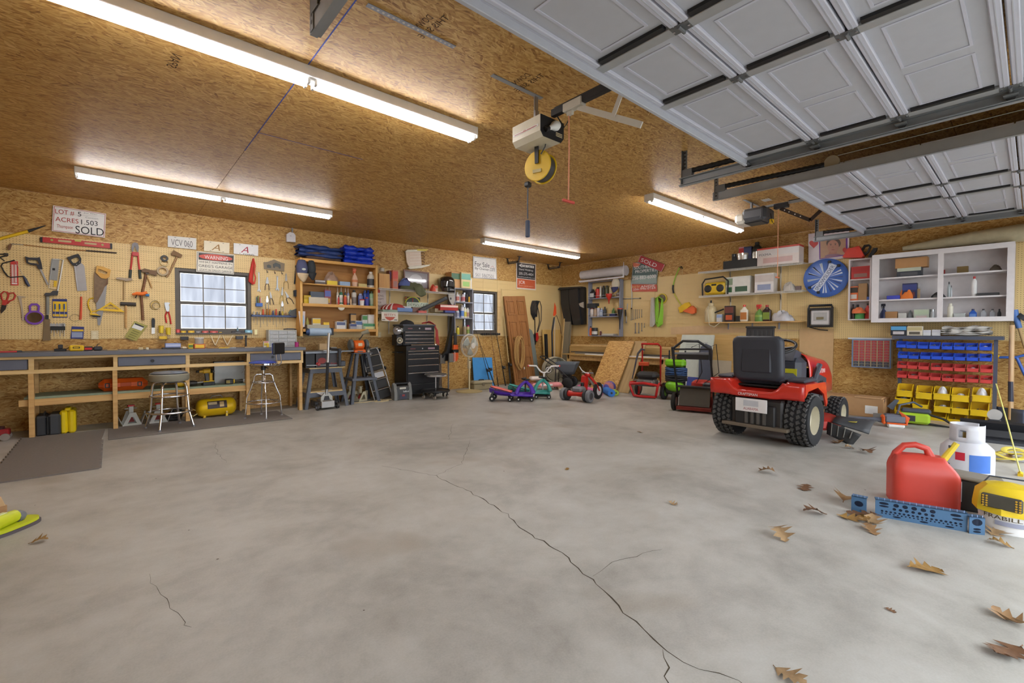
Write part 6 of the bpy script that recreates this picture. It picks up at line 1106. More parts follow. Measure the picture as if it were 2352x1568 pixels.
o = thing('guitar_case','tall black tapered case leaning by the grey shelf unit','case',(4.87,7.48,0));MB().prism([(.02,.75),(.0,.60),(.10,.60),(.14,.75),(.16,1.10),(.20,1.25),(.19,1.45),(.15,1.45),(.13,1.20),(.02,.80),(-.06,.72),(-.06,.66)],-.04,.04,TM(-.05,0,0)).build('blade',mat((24,24,26),.45),o);MB().cyl((.04,0,.0),(.04,0,.62),.014).build('pole',GRY,o)
o = thing('chainsaw_scabbard','orange chainsaw bar cover with black band','bar cover',(4.99,7.36,.59));MB().prism([(-.05,.32),(-.065,.08),(-.04,.01),(0,0),(.04,.02),(.06,.08),(.05,.32)],-.02,.02).build('cover',mat((232,96,36),.45),o);MB().box(-.066,.062,-.023,.023,.17,.23).build('band',BLK,o);MB().box(-.03,.03,-.015,.015,.32,.55,.004).build('bar',mat((50,50,50),.5),o)
o = thing('dustpan','grey metal dustpan shaped bracket below the scabbard','bracket',(4.87,7.33,.58));MB().box(-.05,.06,-.02,.02,0,.17,.01).build('pan',mat((130,126,120),.5,.3),o);MB().tube([(.06,0,.0),(.09,0,.02),(.09,0,.2)],.006,6).build('rim',WHT,o)
# pedestal fan
o = thing('pedestal_fan','cream pedestal fan with round wire cage','fan',(5.22,7.22,0),math.radians(10));FC = mat((206,190,152),.5)
MB().lathe([(0,0),(.255,0),(.255,.012),(.20,.022),(.06,.032),(.03,.05),(0,.05)],n=36).build('base',mat((186,166,116),.5),o);MB().cyl((0,0,.04),(0,0,.48),.016).build('pole',FC,o);MB().box(-.03,.03,-.025,.03,.45,.63,.008).build('control_box',FC,o);MB().box(-.022,.022,-.028,-.02,.60,.62,.002).build('display',BLK,o)
for i in range(4):MB().cyl((0,-.027,.48+.025*i),(0,-.031,.48+.025*i),.007,n=8).build('button',GRY,o)
MB().cyl((0,.02,.60),(0,.03,.90),.02).build('neck',FC,o);MB().lathe([(0,0),(.06,0),(.07,.05),(.05,.12),(0,.13)],(0,.02,.895),'y',20).build('motor',FC,o);R_ = .22
for yy in (-.085,.02):stool = MB().tube([(R_*math.cos(2*PI*i/40),yy*.3,.895+R_*math.sin(2*PI*i/40)) for i in range(40)],.006,6,True).build('cage_rim',mat((226,220,206),.4),o,60)
cg = MB()
for i in range(56):
    a = 2*PI*i/56;cg.tube([((.05+(R_-.05)*t)*math.cos(a),-.085*(1-t**3)-.02,.895+(.05+(R_-.05)*t)*math.sin(a)) for t in (0,.35,.7,1)],.0012,3,caps=False)
    cg.tube([((.06+(R_-.06)*t)*math.cos(a),.05*(1-t**3),.895+(.06+(R_-.06)*t)*math.sin(a)) for t in (0,.5,1)],.0012,3,caps=False)
cg = cg.build('cage_wires',mat((222,216,200),.4),o,None);cg['kind'] = 'stuff'
for k in range(3):MB().grid(lambda u,v,k=k:((.04+.15*v)*math.cos(2*PI*k/3+2.6+(u-.5)*1.1),-.03+.03*(u-.5),.895+(.04+.15*v)*math.sin(2*PI*k/3+2.6+(u-.5)*1.1)),8,5).build('blade',mat((190,196,186),.3,trans=.3),o,60,.003)
MB().lathe([(0,-.012),(.055,-.012),(.058,0),(0,0)],(0,-.10,.895),'y',24).build('badge',mat((214,208,196),.4),o)
o = thing('blue_board','bright blue foam board leaning on the back wall','board',(5.86,7.55,0),rot=(math.radians(-9),math.radians(2),0));MB().box(-.27,.25,0,.02,.0,.63,.003).build('board',mat((70,150,214),.6),o)
o = thing('tackle_box','tan plastic tackle box on the floor by the fan','tackle box',(5.62,7.36,0),math.radians(-6));MB().box(-.22,.22,-.09,.09,0,.11,.012).build('body',mat((150,138,108),.5),o);MB().box(-.225,.225,-.095,.095,.112,.18,.02).build('lid',mat((160,148,118),.5),o);MB().tube([(-.06,0,.175),(-.05,0,.195),(.05,0,.195),(.06,0,.175)],.01,8).build('handle',BLK,o);MB().box(-.03,.03,-.10,-.09,.08,.14,.004).build('latch',mat((110,100,80),.5),o)
# fishing rods leaning on the wall
def rod(label,base,top,hl,m,reel=True,thick=.007,tipr=.0016):
    a,b = Vector(base),Vector(top);o = thing('fishing_rod',label,'fishing rod',a,0,'fishing rods leaning under the window');d = b-a;n = d.normalized();c = n*hl
    MB().tube([(0,0,0),tuple(c)],thick*1.5,8).build('grip',mat((40,38,36),.7),o);MB().tube([tuple(c*.98),tuple(d*.6),tuple(d)],[thick,thick*.55,tipr],6).build('blank',m,o)
    for t in (.5,.65,.8,.92):MB().tube([tuple(d*t+Vector((.012*math.cos(q),-.012+.0*q,.012*math.sin(q)))) for q in [2*PI*k/8 for k in range(8)]],.0012,4,True).build('line_guide',STL,o)
    if reel:p = c*.9+Vector((.0,-.05,0));MB().lathe([(0,-.03),(.03,-.03),(.034,-.01),(.022,0),(.034,.02),(0,.03)],tuple(p),'x',14).build('reel',mat((60,56,54),.3,.5),o);MB().tube([tuple(p),tuple(p+Vector((-.06,-.02,.01)))],.006,6).build('reel_handle',BLK,o);MB().tube([tuple(c*.9),tuple(p)],.008,6).build('reel_foot',STL,o)
BR = mat((50,44,40),.4)
rod('black fishing rod crossing the blue board, nearer the fan',(5.93,7.42,0),(5.60,7.70,1.62),.42,BR);rod('black fishing rod crossing the blue board, nearer the tackle box',(6.02,7.40,0),(5.68,7.69,1.30),.45,BR);rod('thin reddish fishing rod without reel',(6.20,7.52,0),(6.06,7.70,1.55),.2,mat((110,60,44),.4),False);rod('brown fishing rod with double reels before the far window',(6.36,7.46,0),(6.05,7.69,2.05),.45,mat((70,54,44),.4));rod('dark fishing rod leaning just right of the window middle',(6.40,7.52,0),(6.16,7.70,1.75),.45,BR);rod('pale tan thick fishing rod nearest the brown door',(6.52,7.48,0),(6.42,7.69,2.10),.5,mat((206,176,120),.5),True,.013,.005)
o = thing('rod_holder','black rod holder strip along the far window sill','rod holder',(6.12,7.70,1.10));MB().box(-.26,.26,-.015,.012,0,.025,.004).build('strip',BLK,o)
for i in range(9):MB().box(-.24+.058*i,-.21+.058*i,-.04,-.015,-.01,.035,.006).build('clip',mat((40,40,40),.6),o)
# ================================================================== the far corner
DRW = wood((136,88,46),(166,114,64),.5,2)
o = thing('panel_door','loose brown six panel door leaning on the back wall','door',(6.90,7.40,0),rot=(math.radians(-7.5),math.radians(-3.5),0));MB().box(-.31,.31,0,.035,0,1.98,.002).build('slab',DRW,o)
for x in (-.15,.15):
    for a,b in ((.10,.62),(.80,1.42),(1.56,1.88)):q = MB().ring([(x-.11,a),(x+.11,a),(x+.11,b),(x-.11,b)],[(x-.085,a+.025),(x+.085,a+.025),(x+.085,b-.025),(x-.085,b-.025)],-.014,.002);q.box(x-.06,x+.06,-.009,.002,a+.05,b-.05,.006);q.build('panel',DRW,o)
MB().ball((.0,-.01,.36),.018,.01,.03).build('hole_plug',WHT,o);MB().lathe([(0,-.05),(.025,-.045),(.03,-.025),(.012,-.01),(.012,0)],(-.2,0,1.05),'y',16).build('knob',mat((190,150,90),.3,.7),o)
o = thing('rope_coil','tan rope coil hung on the brown door knob','rope',(6.66,7.42,1.06));RP = mat((190,150,90),.85)
for i in range(6):MB().tube([(.11*math.sin(t)*(1-.08*(i%3))+.012*i,-.02-.008*i,-.33+.34*math.cos(t)-.02*(i%4)) for t in [2*PI*k/20 for k in range(20)]],.010,6,True).build('loop',RP,o,60)
o = thing('ironing_board','grey green board with rounded top behind the brown door','board',(7.32,7.50,0),rot=(math.radians(-6),math.radians(-6),0));MB().prism([(-.10,0),(.12,0),(.12,1.1),(.09,1.2),(.02,1.25),(-.05,1.2),(-.10,1.1)],0,.02).build('board',mat((120,128,122),.6),o)
h = Hung('cable_bundle','black cable looped on the back wall beside the brown door','cable','L',cI,(820,270),.03)
for i in range(6):h.tube('loop',[(790+8*i,300),(800+8*i,268),(840+4*i,268),(856-3*i,320),(850-4*i,420+8*i),(815,490-10*i),(785+6*i,420),(780+8*i,350)],.010,mat((40,40,42),.5),.012*i,6,True)
h.tube('tail',[(845,265),(890,270),(908,340),(905,500),(865,635)],.008,mat((44,44,46),.5));h.tube('tail',[(850,280),(880,420),(885,520),(855,640)],.008,mat((44,44,46),.5));h.tube('lead',[(828,480),(832,650)],.010,BLK)
h = Hung('jumper_clamps','red and black clamps hanging under the black cable','clamps','L',cI,(830,650),.04);h.poly('black_clamp',[(798,690),(825,650),(838,700),(830,780),(815,808),(802,770)],.03,BLK);h.poly('red_clamp',[(832,655),(852,645),(862,715),(842,755),(828,740)],.03,RED,.01)
o = thing('plywood_sheet','pale plywood sheet leaning upright in the corner','plywood',(7.98,7.55,0),rot=(math.radians(-5),0,0));MB().box(-.32,.32,0,.018,0,1.22).build('sheet',wood((206,162,86),(222,184,110),.6,2),o)
o = thing('bike_rack','black folded steel rack standing before the plywood sheet','rack',(7.72,7.42,0));MB().box(-.16,-.10,-.03,.03,0,1.12,.004,RM(-3,'Y')).build('post',BLK,o)
MB().tube([(.06,0,0),(.03,0,.9),(.02,0,1.15),(.09,0,1.5)],.022,8).build('arm',mat((36,36,40),.4),o);MB().tube([(.10,-.01,.0),(.10,-.01,1.5)],.008,6).build('white_pole',mat((214,206,190),.4),o);MB().tube([(.1,0,1.5),(.17,0,1.55),(.30,0,1.3),(.33,0,1.12)],.007,6).build('cord',mat((70,30,26),.5),o)
MB().prism([(.05,1.54),(.10,1.85),(.15,1.75),(.16,1.6),(.12,1.54)],-.006,.0).build('flag',mat((232,84,30),.6),o);MB().tube([(-.2,0,.78),(-.16,-.03,.78),(-.16,.03,.72)],.006,6).build('knob',BLK,o)
o = thing('grey_board','weathered grey board leaning in the far corner','board',(8.13,7.40,0),rot=(0,math.radians(6),0));MB().box(-.02,.02,-.1,.1,0,1.45).build('board',wood((120,112,92),(142,132,110),.7,2),o)
MB().box(-.028,-.02,.09,.12,.3,1.5).build('batten',PINE,o)
h = Hung('waste_bin','pair of black moulded fender bins hung in the corner','bin','R',cJ,(340,540),.02);BK2 = mat((40,40,42),.4)
for a,b in ((175,300),(305,445)):h.poly('shell',[(a,565),(b,555),(b+6,770),(b+48,1112),(a+68,1118),(a+6,790)],.14,BK2)
h.poly('lip',[(155,568),(180,545),(505,530),(515,555),(440,552),(160,585)],.18,BK2);h.poly('side',[(445,555),(515,545),(520,1105),(495,1110),(450,770)],.10,mat((32,32,34),.4));h.poly('grey_tab',[(455,790),(520,765),(525,855),(470,830)],.03,mat((170,164,152),.5),.1)
# drum fan
o = thing('drum_fan','cream round floor fan behind the spreader','fan',(7.47,7.05,.02),math.radians(-28));R_ = .275;CF_ = mat((206,200,176),.5)
MB().lathe([(R_,-.09),(R_+.012,-.10),(R_+.012,.12),(R_-.02,.15),(R_-.02,.12),(R_,-.09)],(0,0,.30),'y',40).build('drum',CF_,o);q = MB()
for i in range(48):a = 2*PI*i/48;q.tube([((.06+(R_-.06)*t)*math.cos(a+.25*t),-.09-.03*(1-t),.30+(.06+(R_-.06)*t)*math.sin(a+.25*t)) for t in (0,.5,1)],.0028,4,caps=False)
q = q.build('grille',CF_,o,None);q['kind'] = 'stuff';MB().lathe([(0,-.015),(.06,-.012),(.07,0),(0,0)],(0,-.115,.30),'y',20).build('hub',CF_,o);MB().lathe([(0,.1),(R_-.02,.1),(R_-.02,.11),(0,.11)],(0,0,.30),'y',30).build('back',mat((120,112,96),.6),o)
for k in range(3):MB().grid(lambda u,v,k=k:((.05+.19*v)*math.cos(2.1*k+(u-.5)*1.2),-.02+.05*(u-.5),.30+(.05+.19*v)*math.sin(2.1*k+(u-.5)*1.2)),6,4).build('blade',mat((190,182,156),.5),o,60,.004)
MB().box(-.2,.2,-.08,.1,-.02,.03,.01).build('foot',CF_,o)
# broadcast spreader
o = thing('seed_spreader','black and grey wheeled seed spreader with long handle','spreader',(7.15,6.40,0),math.radians(-62));FR = mat((34,34,38),.4)
MB().grid(lambda u,v:((.13+.10*v)*(1 if True else 0)*max(-1,min(1,1.35*math.cos(2*PI*u))),(.10+.08*v)*max(-1,min(1,1.35*math.sin(2*PI*u))),.30+.24*v),24,5,close_u=True).build('hopper',mat((96,104,112),.5),o,60,.006);MB().box(-.13,.13,-.10,.10,.28,.31,.01).build('hopper_base',mat((70,74,80),.5),o)
for s_ in (-.16,.16):MB().tube([(.12,s_*.6,.14),(-.10,s_,.36),(-.55,s_,.64)],.011,8).build('frame_tube',FR,o);MB().lathe([(.0,-.035),(.09,-.04),(.115,-.025),(.115,.025),(.09,.04),(0,.035)],(.05,s_*1.35,.115),'y',22).build('wheel',mat((30,30,32),.5),o)
MB().tube([(-.55,-.16,.64),(-.58,0,.645),(-.55,.16,.64)],.013,8).build('grip',FR,o);MB().tube([(.05,-.2,.115),(.05,.2,.115)],.01,6).build('axle',STL,o);MB().tube([(-.22,-.14,.40),(-.24,-.14,.0),(-.24,.14,.0),(-.22,.14,.40)],.010,6).build('stand',FR,o);MB().box(-.28,-.16,-.07,.07,.38,.46,.02).build('dial',mat((170,172,190),.45),o);MB().tube([(-.2,.0,.45),(.0,-.1,.48),(.15,-.1,.55)],.008,6).build('control_wire',GRY,o);MB().lathe([(0,.20),(.13,.20),(.13,.215),(0,.22)],n=20).build('impeller',FR,o);MB().box(-.1,.08,-.05,.05,.12,.28,.01).build('gearbox',FR,o)
# child's pink and white bicycle
o = thing('kids_tricycle','pink and white child tricycle with curled white handlebar','tricycle',(6.55,6.50,0),math.radians(-28));PK = mat((232,150,150),.45)
MB().tube([(-.33,0,.49),(-.16,0,.48),(-.10,0,.40),(-.06,0,.36),(0,0,.34),(.06,0,.36),(.10,0,.42),(.16,0,.47),(.33,0,.47)],.016,10).build('handlebar',WHT,o,60);MB().tube([(0,0,.34),(.0,0,.22)],.018,10).build('stem',WHT,o);MB().tube([(.09+.055*math.cos(t),-.02,.40+.055*math.sin(t)) for t in [2*PI*k/16 for k in range(16)]],.007,6,True).build('bell_ring',WHT,o)
for x in (-.34,.34):MB().tube([(x*.93,0,.485 if x<0 else .47),(x,0,.485 if x<0 else .47)],.02,8).build('grip',mat((206,70,70),.5),o)
MB().box(-.30,.0,-.09,.09,.20,.27,.03).build('saddle',mat((226,210,200),.5),o);MB().box(-.28,.36,-.12,.12,.06,.14,.03).build('body',PK,o);MB().box(-.1,.15,-.125,.125,.08,.12,.01).build('stripe',WHT,o)
for x,y in ((-.25,-.15),(-.25,.15),(.33,-.06),(.33,.06)):MB().lathe([(0,-.015),(.06,-.015),(.06,.015),(0,.015)],(x,y,.06),'y',16).build('wheel',mat((206,160,120),.5),o)
MB().lathe([(0,0),(.06,.01),(.08,.04),(0,.05)],(.28,-.32,.0)).build('helmet_pad',mat((220,220,206),.5),o)
# swing cars
def swing_car(label,loc,rz,m,seat,dark):
    o = thing('swing_car',label,'ride-on toy',loc,rz,'plastic swing cars')
    def hull(u,v): # u along the car, v around
        x =-.36+.74*u;w = .15*(1-.45*max(0,u-.45)/.55)*(.35+.65*min(1,u*6))*(.55+.45*min(1,(1-u)*7));t = .12+.13*max(0,.35-u)*1.6+.03*u;b = .10-.05*u+.06*max(0,.2-u)*3
        a = 2*PI*v;return (x,w*math.cos(a),(t+b)/2+(t-b)/2*math.sin(a)*(1 if math.sin(a)<0 else .8)+(.05*abs(math.cos(a))**3 if u<.5 else .02*(1-abs(math.cos(a)))))
    q = MB();q.grid(hull,22,20);q.build('body',m,o,60);MB().grid(lambda u,v:(-.34+.36*u,(v-.5)*.20*(.5+.5*min(1,u*5)),.245-.09*u-.025*math.sin(PI*v)),10,8).build('seat',seat,o,60,.006)
    for s_ in (-1,1):MB().tube([(.10,s_*.10,.13),(.15,s_*.085,.24),(.22,s_*.05,.31),(.26,0,.325)],[.035,.026,.024,.028],10).build('arch',m,o,60);MB().tube([(.26,0,.325),(.34,s_*.05,.25),(.38,s_*.09,.13)],[.028,.024,.04],10).build('arch',m,o,60)
    MB().cyl((.25,0,.10),(.25,0,.36),.014).build('steering_post',dark,o);MB().tube([(.25,.10,.375),(.19,.07,.365),(.25,0,.36),(.31,-.07,.365),(.25,-.10,.375)],.016,8).build('steering_bar',BLK,o,60)
    MB().box(.12,.38,-.05,.05,.03,.075,.015).build('steering_truck',BLK,o)
    for x,y,r in ((-.30,.13,.05),(-.30,-.13,.05),(.0,.13,.035),(.0,-.13,.035),(.14,-.07,.035),(.36,-.07,.035),(.14,.07,.035),(.36,.07,.035)):
        MB().lathe([(0,-.02),(r*.9,-.02),(r,-.01),(r,.01),(r*.9,.02),(0,.02)],(x,y,r),'y',18).build('wheel',BLK,o);MB().lathe([(0,-.021),(r*.35,-.021),(r*.35,.021),(0,.021)],(x,y,r),'y',10).build('hub',WHT,o)
    for s_ in (-1,1):MB().tube([(-.27,s_*.09,.18),(-.31,s_*.13,.10),(-.30,s_*.13,.05)],.018,8).build('rear_strut',BLK,o)
swing_car('purple swing car with a coral seat',(5.07,5.82,0),math.radians(-47),mat((84,44,170),.35),mat((226,110,100),.5),BLK);swing_car('teal swing car behind the purple one',(5.50,5.84,0),math.radians(-45),mat((64,160,150),.4),mat((64,160,150),.4),mat((180,180,180),.4))
# red tricycle
o = thing('tricycle','red and grey big wheel tricycle with silver front fork','tricycle',(5.88,5.06,0),math.radians(8));RT,GT = mat((196,36,26),.35),mat((120,120,124),.5)
def tyre(o,r,w,loc,tm,hm,spokes=0,axis='y',nm='wheel'):
    k = MB().lathe([(r*.55,-w/2),(r*.9,-w/2),(r,-w*.32),(r,w*.32),(r*.9,w/2),(r*.55,w/2),(r*.55,-w/2)],loc,axis,30).build(nm,tm,o);MB().lathe([(0,-w*.35),(r*.56,-w*.45),(r*.56,w*.45),(0,w*.35)],loc,axis,24).build('rim',hm,o);return k
for s_ in (-1,1):tyre(o,.105,.07,(0,s_*.25,.105),GT,mat((70,70,72),.5));tyre(o,.10,.05,(0,s_*.18,.105),mat((44,44,46),.5),BLK)
MB().lathe([(0,-.17),(.055,-.165),(.04,-.08),(.035,0),(.04,.08),(.055,.165),(0,.17)],(0,0,.12),'y',18).build('axle_body',RT,o);MB().box(-.02,.16,-.10,.10,.14,.24,.03).build('seat_box',GT,o);MB().box(.02,.20,-.05,.05,.10,.17,.03).build('frame',RT,o);MB().prism([(.16,.12),(.26,.12),(.30,.34),(.27,.42),(.22,.40)],-.045,.045).build('front_column',RT,o);MB().box(.155,.2,-.025,.025,.2,.3,.01).build('shifter',BLK,o)
tyre(o,.145,.05,(.46,-.14,.145),mat((34,34,36),.5),mat((210,206,206),.4));
for s_ in (-1,1):MB().tube([(.46,-.14+s_*.035,.145),(.40,-.11+s_*.035,.26),(.30,-.05+s_*.02,.40)],[.012,.02,.022],8).build('fork',RT if s_<0 else mat((170,166,160),.4),o)
MB().ball((.28,-.04,.43),.05,.05,.045).build('handlebar_pod',RT,o);MB().box(.24,.30,-.075,-.01,.42,.47,.012).build('gauge',mat((190,186,186),.4),o);MB().tube([(.27,-.02,.45),(.24,.05,.50),(.22,.09,.57)],.008,6).build('lever',WHT,o);MB().tube([(.28,-.15,.46),(.28,.07,.46)],.012,8).build('handlebar',GT,o)
def roll_mat(label,a,b,r,m):o = thing('foam_roll',label,'exercise mat',(a[0],a[1],0),0,'rolled foam mats');d = (b[0]-a[0],b[1]-a[1],0);n = Vector(d).normalized();MB().tube([(0,0,r),(d[0],d[1],r)],r,20).build('roll',m,o);MB().tube([(-n.x*.001,-n.y*.001,r),(n.x*.002,n.y*.002,r)],r*.3,14).build('core',DRK,o);MB().tube([(-n.x*.0008,-n.y*.0008,r),(n.x*.001,n.y*.001,r)],r*.62,18).build('spiral',m,o)
roll_mat('pink rolled foam mat behind the tricycle',(6.60,5.13),(7.0,5.95),.058,mat((226,110,160),.8));roll_mat('blue rolled foam mat beside the pink roll',(6.74,4.98),(7.25,5.60),.068,mat((62,130,214),.8));roll_mat('lime green rolled foam mat behind the blue roll',(6.93,5.02),(7.28,5.42),.05,mat((176,206,70),.8))
o = thing('play_ball','purple and pink patterned ball against the leaning board','ball',(7.08,5.28,0));MB().ball((0,0,.12),.12,n=20,m=14).build('ball',mat((90,90,170),.5),o);MB().lathe([(.1205*math.sin(.6+i*.2),-.1205*math.cos(.6+i*.2)) for i in range(5)],(0,0,.12),'x',20).build('stripe',mat((196,120,110),.5),o)
# lumber rack along the right wall
o = thing('lumber_shelf','low wooden lumber shelf along the side wall','shelf',(8.06,6.1,0));MB().box(-.32,.34,-1.6,1.02,.65,.67).build('shelf_board',wood((190,150,86),(212,174,110),.55,1),o)
for y in (-1.5,-.3,.85):MB().box(-.28,-.20,y-.04,y+.04,0,.65).build('post',LUMB,o);MB().box(-.28,.34,y-.02,y+.02,.56,.65).build('bearer',LUMB,o)
MB().box(-.26,-.22,-1.5,.9,.54,.65).build('apron',LUMB,o)
for i,(x,y0,y1,z,w,t,m,lab) in enumerate(((8.0,4.5,6.85,.67,.2,.03,wood((120,112,100),(140,132,118),.6,1),'wide grey plank on the lumber shelf'),(7.80,4.6,6.45,.67,.09,.02,WHT,'white trim board at the lumber shelf front'),(8.22,4.4,7.25,.67,.12,.17,wood((176,140,80),(198,164,104),.6,1),'deep timber beam at the back of the lumber shelf'),(8.22,4.3,7.22,.84,.10,.03,PINE,'long pale board laid on the timber beam'),(8.26,5.0,6.7,.87,.06,.02,TAN,'thin strip topmost of the lumber pile'),(8.0,4.6,7.0,.70,.16,.02,mat((74,70,66),.6),'dark plank on the wide grey plank'))):
    p = thing('plank',lab,'plank',(x,(y0+y1)/2,z),0,'lumber on the low shelf');MB().box(-w/2,w/2,(y0-y1)/2,(y1-y0)/2,0,t,.002).build('board',m,p)
rnd = random.Random(2)
for i,(y,z,a) in enumerate(((6.35,.03,32),(6.25,.10,-38),(6.12,.03,40),(6.02,.12,-30),(5.92,.03,-44),(6.45,.12,28),(6.30,.19,50),(6.10,.20,-48),(4.62,.03,48),(4.75,.08,-42),(4.7,.20,40))):
    p = thing('wood_offcut',('%s wood offcut from the far corner in the heap under the lumber shelf' if i<8 else '%s wood offcut behind the red pressure washer')%('first','second','third','fourth','fifth','sixth','seventh','eighth')[(5,0,6,1,2,7,3,4).index(i) if i<8 else i-8],'wood offcut',(7.85-.02*(i%3),y,z),0,'offcuts under the lumber shelf');MB().box(-.02,.02,-.16,.16,0,.05,.002,RM(a,'X')).build('offcut',wood((196,156,100),(166,124,74),.6,1),p)
OSL = osb(True,1.1,9.0)
for lab,x0,y,w,dx in (('pale strand board panel leaning on the lumber shelf',7.30,5.62,.62,.0),('narrow plywood panel leaning behind the strand board panel',7.36,5.30,.50,.03)):
    p = thing('leaning_panel',lab,'panel',(x0,y,0),rot=(0,math.radians(33 if dx==0 else 32.5),0));me = MB().box(-w/2,w/2,-.009,.009,0,1.16).build('panel',OSL if dx==0 else wood((170,140,90),(190,160,108),.6,2),p);me.rotation_euler = (0,0,-PI/2)
p = thing('white_board','white trim panel lying on edge below the leaning boards','panel',(7.62,5.3,0),rot=(0,math.radians(12),0));MB().box(-.01,.01,-.75,.75,0,.26).build('panel',mat((214,200,176),.6),p)
# ================================================================== right wall
h = Hung('grey_shelf_unit','x','x','R',cJ,(545,1290),.13);w = h.l(1035,1290)[0];H = h.l(545,455)[1];p = h.p0;bpy.data.objects.remove(h.o)
grey_unit('grey_shelf_unit','grey painted shelf unit with guard rails on the side wall','R',(XR-.012,p.y,p.z),-PI/2,w,.13,H,(H*.345,H*.68),mat((142,146,162),.5),True)
zr = [p.z+.02,p.z+H*.345+.02,p.z+H*.68+.02];G5 = 'goods in the side wall shelf unit'
def rows(wall,crop,group,zz,off,data):
    for sh,r,x0,y0,x1,y1,cols,nm,lab,cat in data:goods(wall,crop,off,zz[r] if r is not None else None,sh,x0,y0,x1,y1,cols,nm,lab,cat,group)
rows('R',cJ,G5,zr,.07,(
 ('flatbottle',2,580,565,652,705,[(44,42,46),(50,50,54),(206,206,206)],'oil_bottle','black oil jug with white label on the top guarded shelf','bottle'),('can',2,665,535,720,700,[(196,56,46),(60,40,40)],'spray_can','red spray can beside the black oil jug','spray can'),('can',2,723,515,750,698,[(226,222,214),(226,222,214)],'spray_can','slim white can beside the red one','spray can'),('can',2,762,512,802,695,[(60,60,56),(40,40,40)],'spray_can','dark can in the middle of the top guarded shelf','spray can'),('can',2,806,510,860,690,[(90,90,60),(50,50,40)],'spray_can','olive can left of the tan one','spray can'),('can',2,870,505,915,688,[(206,190,150),(226,210,180)],'spray_can','tan can behind the red funnel','spray can'),
 ('can',2,985,610,1045,695,[(222,216,200),(206,206,206),(150,120,110)],'filter_can','white can under the hung cap','can'),('can',1,580,850,630,990,[(216,206,200),(196,90,70)],'spray_can','white can with red top under the foam block','spray can'),('can',1,636,850,678,988,[(200,170,140),(220,200,180)],'spray_can','beige can under the foam block','spray can'),('can',1,682,828,722,986,[(206,200,206),(226,190,60)],'spray_can','white can with yellow cap on the middle guarded shelf','spray can'),('flatbottle',1,725,855,778,985,[(160,176,206),(226,226,226),(206,216,230)],'fluid_bottle','pale blue bottle on the middle guarded shelf','bottle'),('bottle',1,780,835,822,982,[(60,62,64),(50,50,50)],'fluid_bottle','dark grey bottle on the middle guarded shelf','bottle'),('box',1,888,940,972,985,[(44,54,110)],'parts_tray','navy tray on the middle guarded shelf','tray'),('lump',1,905,875,965,945,[(90,130,70)],'green_scrub','green scrubber above the navy tray','scrubber'),
 ('bottle',0,560,1135,602,1270,[(226,100,40),(50,40,40)],'fluid_bottle','orange bottle on the bottom guarded shelf','bottle'),('jar',0,608,1160,682,1270,[(60,56,56),(44,44,44),(220,216,210)],'grease_jar','black jar with white label on the bottom guarded shelf','jar'),('bottle',0,722,1195,752,1270,[(110,60,56),(226,210,170)],'glue_bottle','tiny dark bottle on the bottom guarded shelf','bottle'),('box',0,790,1250,970,1276,[(190,186,176)],'tube_pile','silver tubes lying on the bottom guarded shelf','tubes')))
goods('R',cJ,.07,None,'box',555,785,685,855,[mat((50,52,56),.8)],'foam_block','dark foam block resting on cans','foam block',G5)
h = Hung('plastic_roll','roll of clear plastic sheeting on top of the shelf unit','plastic roll','R',cJ,(790,455),.13);h.tube('roll',[(450,350),(790,310),(1130,275)],[.10,.105,.11],mat((206,202,204),.3,bump=.3),0,16);h.poly('loose_edge',[(440,440),(1120,370),(1135,150),(1140,390),(460,468)],.02,mat((206,202,204),.35),.09)
h = cap('white and navy cap hung on the grey shelf unit',920,400,1032,622,mat((206,196,176),.8),mat((52,52,92),.8),.15,'R',cJ)
def funnel(label,x,y0,y1,r,m,rim):h = Hung('funnel',label,'funnel','R',cJ,(x,y0),.17,'funnels');H =-h.l(x,y1)[1];MB().lathe([(r,0),(r*1.05,-.01),(r*.95,-.06),(.016,-H*.6),(.008,-H),(.006,-H),(.012,-H*.6),(r*.85,-.05),(r,0)],n=20).build('cone',m,h.o);MB().lathe([(r,-.012),(r*1.08,-.012),(r*1.08,.008),(r,.008),(r,-.012)],n=20).build('rim',rim,h.o)
funnel('red funnel hung on the shelf guard rail',865,640,790,.065,mat((206,50,36),.4),mat((206,50,36),.4));funnel('long black funnel with red top on the shelf side',1035,865,1185,.055,mat((34,30,32),.4),mat((206,60,50),.4))
h = board('estate_sign','green estate agency sign with red phone rider','sign','R',cJ,[(1240,152),(1638,150),(1602,490),(1205,485)],mat((70,92,88),.5),.016,.006,WHT,.016);h.poly('rider',[(1205,488),(1605,492),(1612,600),(1222,602)],.006,mat((196,84,60),.5));h.poly('upper_band',[(1240,152),(1360,175),(1300,230),(1240,220)],.0068,mat((206,110,80),.5));h.poly('pale_band',[(1222,350),(1612,350),(1606,470),(1215,470)],.0066,mat((150,166,160),.5))
for s_,b_,c_ in (('SOUTHERN',(1258,215,1540,262),WHT),('PROPERTIES',(1275,275,1600,320),WHT),('256-883-6000',(1228,372,1592,425),WHT),('ANGIE',(1358,510,1575,545),WHT),('256-996-0164',(1240,555,1585,585),WHT),('Ask for',(1225,510,1345,548),mat((226,190,120),.5))):txt(h,s_,*b_,c_,.0078)
h = board('sold_sign','tilted red SOLD sign over the estate sign','sign','R',cJ,[(1355,40),(1730,185),(1680,298),(1310,140)],mat((176,36,40),.5),.024,.006,WHT,.008);a = h.l(1345,150);ang =-math.degrees(math.atan2(*reversed([v-u_ for u_,v in zip(h.l(1355,40),h.l(1730,185))])));lettering(h.o,'SOLD',0,.40,0,.075,-S,WHT,M=TM(a[0]+.015,0,a[1]+.018) @ RM(ang,'Y'))
